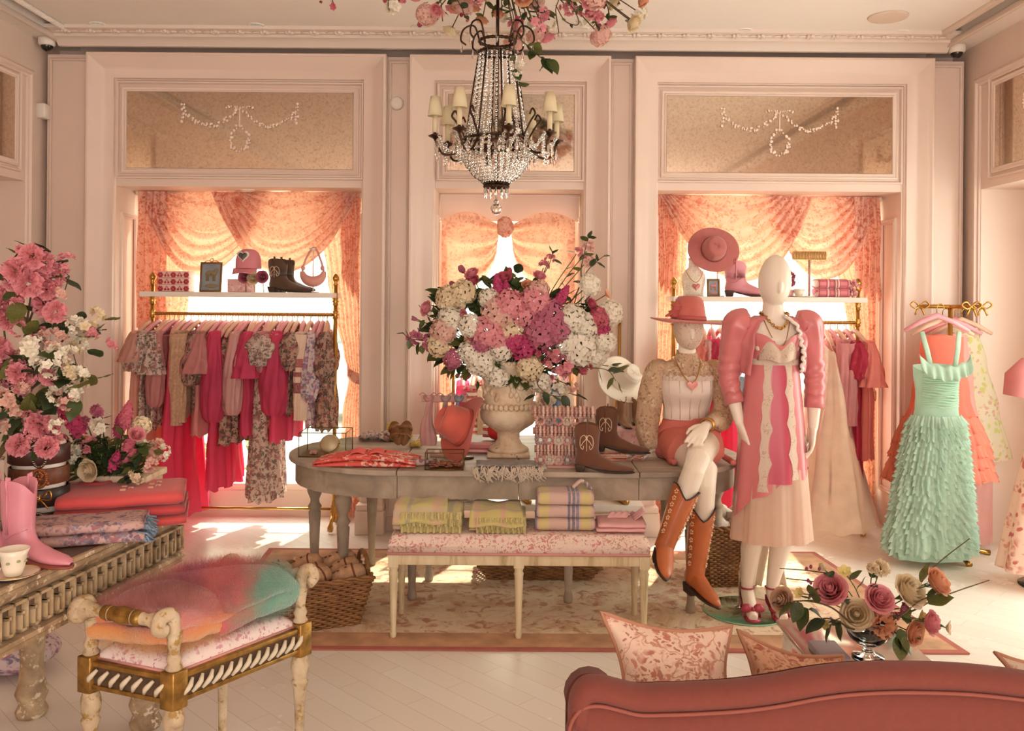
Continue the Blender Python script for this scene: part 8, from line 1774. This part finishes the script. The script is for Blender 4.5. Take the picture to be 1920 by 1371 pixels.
p = SP(453); b = B(); b.box(p.x - 21 * e, p.x + 22 * e, p.y - .07, p.y + .06, p.z, p.z + 24 * e); t = tag(b.build('fabric_box', PKB, bevel=.004), 'pink floral box under the pink cap on the left shelf', 'box')
for k, (px, c) in enumerate(((460, 'mauve'), (476, 'cream'), (493, 'mauve'))):
    q = at(px, 520 + (k % 2) * 3, YR - .12); t = thing('cloth_rose', '%s cloth rose clipped before the pink box, %s of three' % (CN[c], ('leftmost', 'middle', 'rightmost')[k]), 'hair clip', q, 'cloth roses on the left shelf'); put('petals', bloom_mesh('rose', c, 0), t, q, dirm(V(0, 0, 0), V(0, -1, .1)).to_3x3(), 13 * e); b = B(); b.tube([q, V(q.x, q.y + .02, p.z)], .003, 5); b.build('pin', BRASS, t)
PCAP = plain('pink_cap_cotton', '#dd8a94', .85, var=.08); c = at(466, 503, YR - .03)
t = thing('baseball_cap', 'pink cap with a heart patch on top of the pink box', 'cap', V(c.x, c.y, p.z + 24.5 * e)); b = B(); b.ell(V(c.x, c.y, c.z), (22 * e, 24 * e, 36 * e), 24, 16, lambda d: 1 / (abs(d.x) ** 3 + abs(d.y) ** 3 + abs(d.z) ** 3) ** (1 / 3)); b.bend(lambda q: V(q.x, q.y, max(q.z, c.z - .004))); b.build('crown', PCAP, t)
b = B(); b.grid(lambda u, v: V(c.x + (u - .5) * 44 * e, c.y - 20 * e - .075 * v * sin(pi * (.1 + .8 * u)), c.z - .004 - .03 * v - .012 * v * abs(2 * u - 1)), 14, 6); b.build('brim', PCAP, t, solid=.004)
b = B(); heart(b, V(c.x - .012, c.y - 25 * e + .012, c.z + 22 * e), 12 * e, .01); hp_ = b.build('heart_patch', plain('white_patch', '#efe2d6', .8), t); b = B(); heart(b, V(c.x - .012, c.y - 25 * e + .004, c.z + 22 * e), 8.5 * e, .008); b.build('heart_centre', plain('grey_sequins', '#6d6660', .4, .3), hp_)
b = B(); b.tube([V(c.x, c.y, p.z + 24 * e), V(c.x, c.y, c.z + .05)], .02, 12); b.build('cap_rest', WHITE, t)
for i, (px, dy) in enumerate(((532, -.05), (545, .06))):
    q = SP(px, YR + dy); boot('dark brown suede boot on the left shelf, %s of the pair' % ('nearer', 'farther')[i], BM(q, radians(-16 - 8 * i), .88), DSUEDE, .235, 'brown boots on the left shelf')
q = SP(587); t = thing('bag_stand', 'slim white stand carrying the pink shoulder bag on the left shelf', 'stand', q); b = B(); b.lathe([(.001, 0), (.04, 0), (.04, .006), (.001, .008)], 20, q); b.build('base', WHITE, t); b = B(); b.tube([q, q + V(0, 0, 82 * e)], .005, 8); b.tube([q + V(-.02, -.03, 82 * e), q + V(.02, -.03, 82 * e), ], .005, 8); b.tube([q + V(0, 0, 80 * e), q + V(0, -.035, 82 * e)], .005, 6); b.build('post', WHITE, t)
BAGM = plain('blush_bag_leather', '#d9988c', .45, var=.12, vs=14); c = at(587, 515, YR - .07); t = thing('shoulder_bag', 'blush crescent shoulder bag hung on a stand at the right of the left shelf', 'bag', V(c.x, c.y, c.z - 15 * e)); b = B()
n = 24; arc = [(c.x + 20 * e * cos(a), c.z + 6 * e + 19 * e * sin(a)) for a in [pi + pi * k / n for k in range(n + 1)]]
b.tube([V(x, c.y, z) for x, z in arc], [lerp(4, 10, sin(pi * k / n)) * e for k in range(n + 1)], 14); b.build('body', BAGM, t); b = B(); b.tube(crv([V(c.x - 20 * e, c.y, c.z + 6 * e), V(c.x - 13 * e, c.y, c.z + 30 * e), V(c.x, c.y + .03, c.z + 51 * e), V(c.x + 13 * e, c.y, c.z + 30 * e), V(c.x + 20 * e, c.y, c.z + 6 * e)], 6), 3.2 * e, 8, flat=.6); b.build('strap', BAGM, t)
b = B()
for s in (-1, 1): b.ell((c.x + s * 18 * e, c.y - .01, c.z + 12 * e), (4 * e, .012, 5 * e), 10, 8)
b.build('strap_knots', BAGM, t)
# right shelf
q = SP(1300, YR - .02, 2); t = thing('necklace_bust', 'pearly white necklace bust at the left of the right shelf', 'display bust', q); b = B()
b.loft([ring((q.x, q.y, q.z + z * e), rx * e, ry * e) for z, rx, ry in ((0, 20, 14), (10, 19, 14), (25, 22, 15), (40, 22, 13), (48, 16, 10), (54, 10, 8), (64, 9, 8), (72, 10, 9))]); b.build('bust', plain('pearl_beads', '#e9dcca', .4, var=.25, vs=120, bmp=.6), t)
nk, low = necklace(q + V(0, -.0, 50 * e), 17 * e, 15 * e, 24 * e, t, .0025, GOLD, 'necklace', False); b = B(); heart(b, low + V(0, -.01, -8 * e), 8 * e, .008); b.build('heart_pendant', MATS['pink_enamel'], nk)
c = at(1339, 468, YR - .1); q = SP(1345, YR + .02, 2); t = thing('hat_stand', 'thin white stand under the big rose hat on the right shelf', 'stand', q); b = B(); b.lathe([(.001, 0), (.05, 0), (.05, .006), (.001, .008)], 20, q); b.tube([q, V(q.x, q.y, c.z)], .006, 8); b.tube([V(q.x, q.y, c.z), V(c.x, c.y + .05, c.z)], .006, 8); b.build('stem_and_base', WHITE, t)
hat('large dusty rose felt hat tilted to face the shop on the right shelf', Matrix.Translation(c + V(0, .02, 0)) @ Matrix.Rotation(radians(8), 4, 'Y') @ Matrix.Rotation(radians(78), 4, 'X') , HATR, 48 * e, .1, 0, plain('rose_hat_band', '#a3554f', .7), cx=23 * e, cy=23 * e, pinch=.1)
picture(1338, 24 * e, 33 * e, YR - .08, 2, 'small gilt framed picture beside the pink boot on the right shelf', -6, BRF, False, '#c58a8a')
q = SP(1392, YR - .05, 2); boot('pink leather ankle boot on the right shelf, left of the mannequin head', BM(q, radians(-8), .95), plain('pink_boot_leather', '#d98d97', .5, var=.1), .23, deco='seams', sole=plain('dark_boot_sole', '#4a2b26', .5))
q = SP(1478, YR - .05, 2); t = thing('cloth_flowers', 'small pink flower bunch mostly hidden behind the mannequin head', 'flowers', q)
b = B(); b.lathe([(.001, 0), (9 * e, 0), (11 * e, 14 * e), (.001, 14 * e)], 16, q); b.build('pot', PKB, t)
for k in range(5): put('bloom', bloom_mesh('carnation', 'mauve', 0), t, q + V((k % 2 - .5) * 7 * e, -.01, (20 + 6 * k) * e), dirm(V(0, 0, 0), V(0, -1, .3)).to_3x3(), 8 * e)
q = SP(1517, YR - .02, 2); t = thing('necklace_stand', 'white T-stand draped in gold chains on the right shelf', 'stand', q); b = B(); b.lathe([(.001, 0), (18 * e, 0), (18 * e, 2 * e), (.001, 2.4 * e)], 24, q); b.build('base', WHITE, t); b = B(); b.tube([q, q + V(0, 0, 78 * e)], 2.2 * e, 8); b.build('post', PWD, t); b = B(); b.tube([q + V(-31 * e, 0, 79 * e), q + V(31 * e, 0, 79 * e)], 3 * e, 10); b.build('crossbar', PWD, t)
for k in range(22):
    x = q.x + lerp(-30, 30, k / 21) * e; b = B(); b.tube([V(x, q.y + 4.5 * e * cos(a), q.z + 78 * e + 7.5 * e * sin(a)) for a in [m * 2 * pi / 14 for m in range(15)]], 1.3 * e, 5); tag(b.build('chain_bracelet', plain('straw_gold', '#d0a468', .4, .4)), 'gold chain looped over the T-stand on the right shelf', 'bracelet', 'gold chains on the T-stand')
q = SP(1498, YR - .09, 2); t = thing('saucer', 'white saucer under the little cup on the right shelf', 'saucer', q); b = B(); b.lathe([(.001, 0), (9 * e, 0), (16 * e, 2.5 * e), (15.5 * e, 3 * e), (9 * e, 1 * e), (.001, 1 * e)], 28, q); b.build('dish', PORC, t)
t = thing('teacup', 'white teacup on its saucer on the right shelf', 'cup', q + V(0, 0, 1.2 * e)); b = B(); b.lathe([(5 * e, 1.2 * e), (8 * e, 5 * e), (10 * e, 15 * e), (9.4 * e, 15 * e), (7 * e, 5 * e), (.001, 3 * e)], 24, q); b.build('bowl', PORC, t); b = B(); b.tube([q + V(9 * e + 5 * e * sin(a), 0, 9 * e + 4 * e * cos(a)) for a in [pi * k / 10 for k in range(11)]], 1 * e, 6); b.build('handle', PORC, t)
PLD = plaid('red_white_gingham', '#d98488', [(0, 14, .1, .2, .6, '#b93c55', .8), (2, 26, .2, .3, .7, '#b93c55', .55), (0, 14, .5, .75, .9, '#f0dccf', .8)])
for i in range(2):
    q = SP(1558, YR - .03, 2); z0 = q.z + i * 17 * e; b = B(); folded(b, q.x - 31 * e, q.x + 26 * e, q.y - .09, q.y + .07, z0, z0 + 16.6 * e, 1, 200 + i); t = thing('folded_towel', 'red and white plaid towel on the right shelf, %s one' % ('lower', 'upper')[i], 'towel', V(q.x, q.y, z0), 'plaid towels on the right shelf'); b.build('cloth', PLD, t); b = B(); rr = random.Random(i)
    for k in range(26): b.ell((q.x + rr.uniform(22, 42) * e, q.y - .03 + rr.uniform(-.06, .03), z0 + rr.uniform(3, 14) * e), (4 * e, .01, 4 * e), 6, 5)
    b.build('ruffle', floral('rose_ruffle', '#d98f92', ['#b34a5e', '#efd8cc'], 60, .4, big=30), t)
    b = B(); b.tube([V(q.x, q.y - .095, z0), V(q.x, q.y - .098, z0 + 8 * e), V(q.x, q.y - .09, z0 + 16.5 * e)], .005, 6); b.build('ribbon', CRS, t)
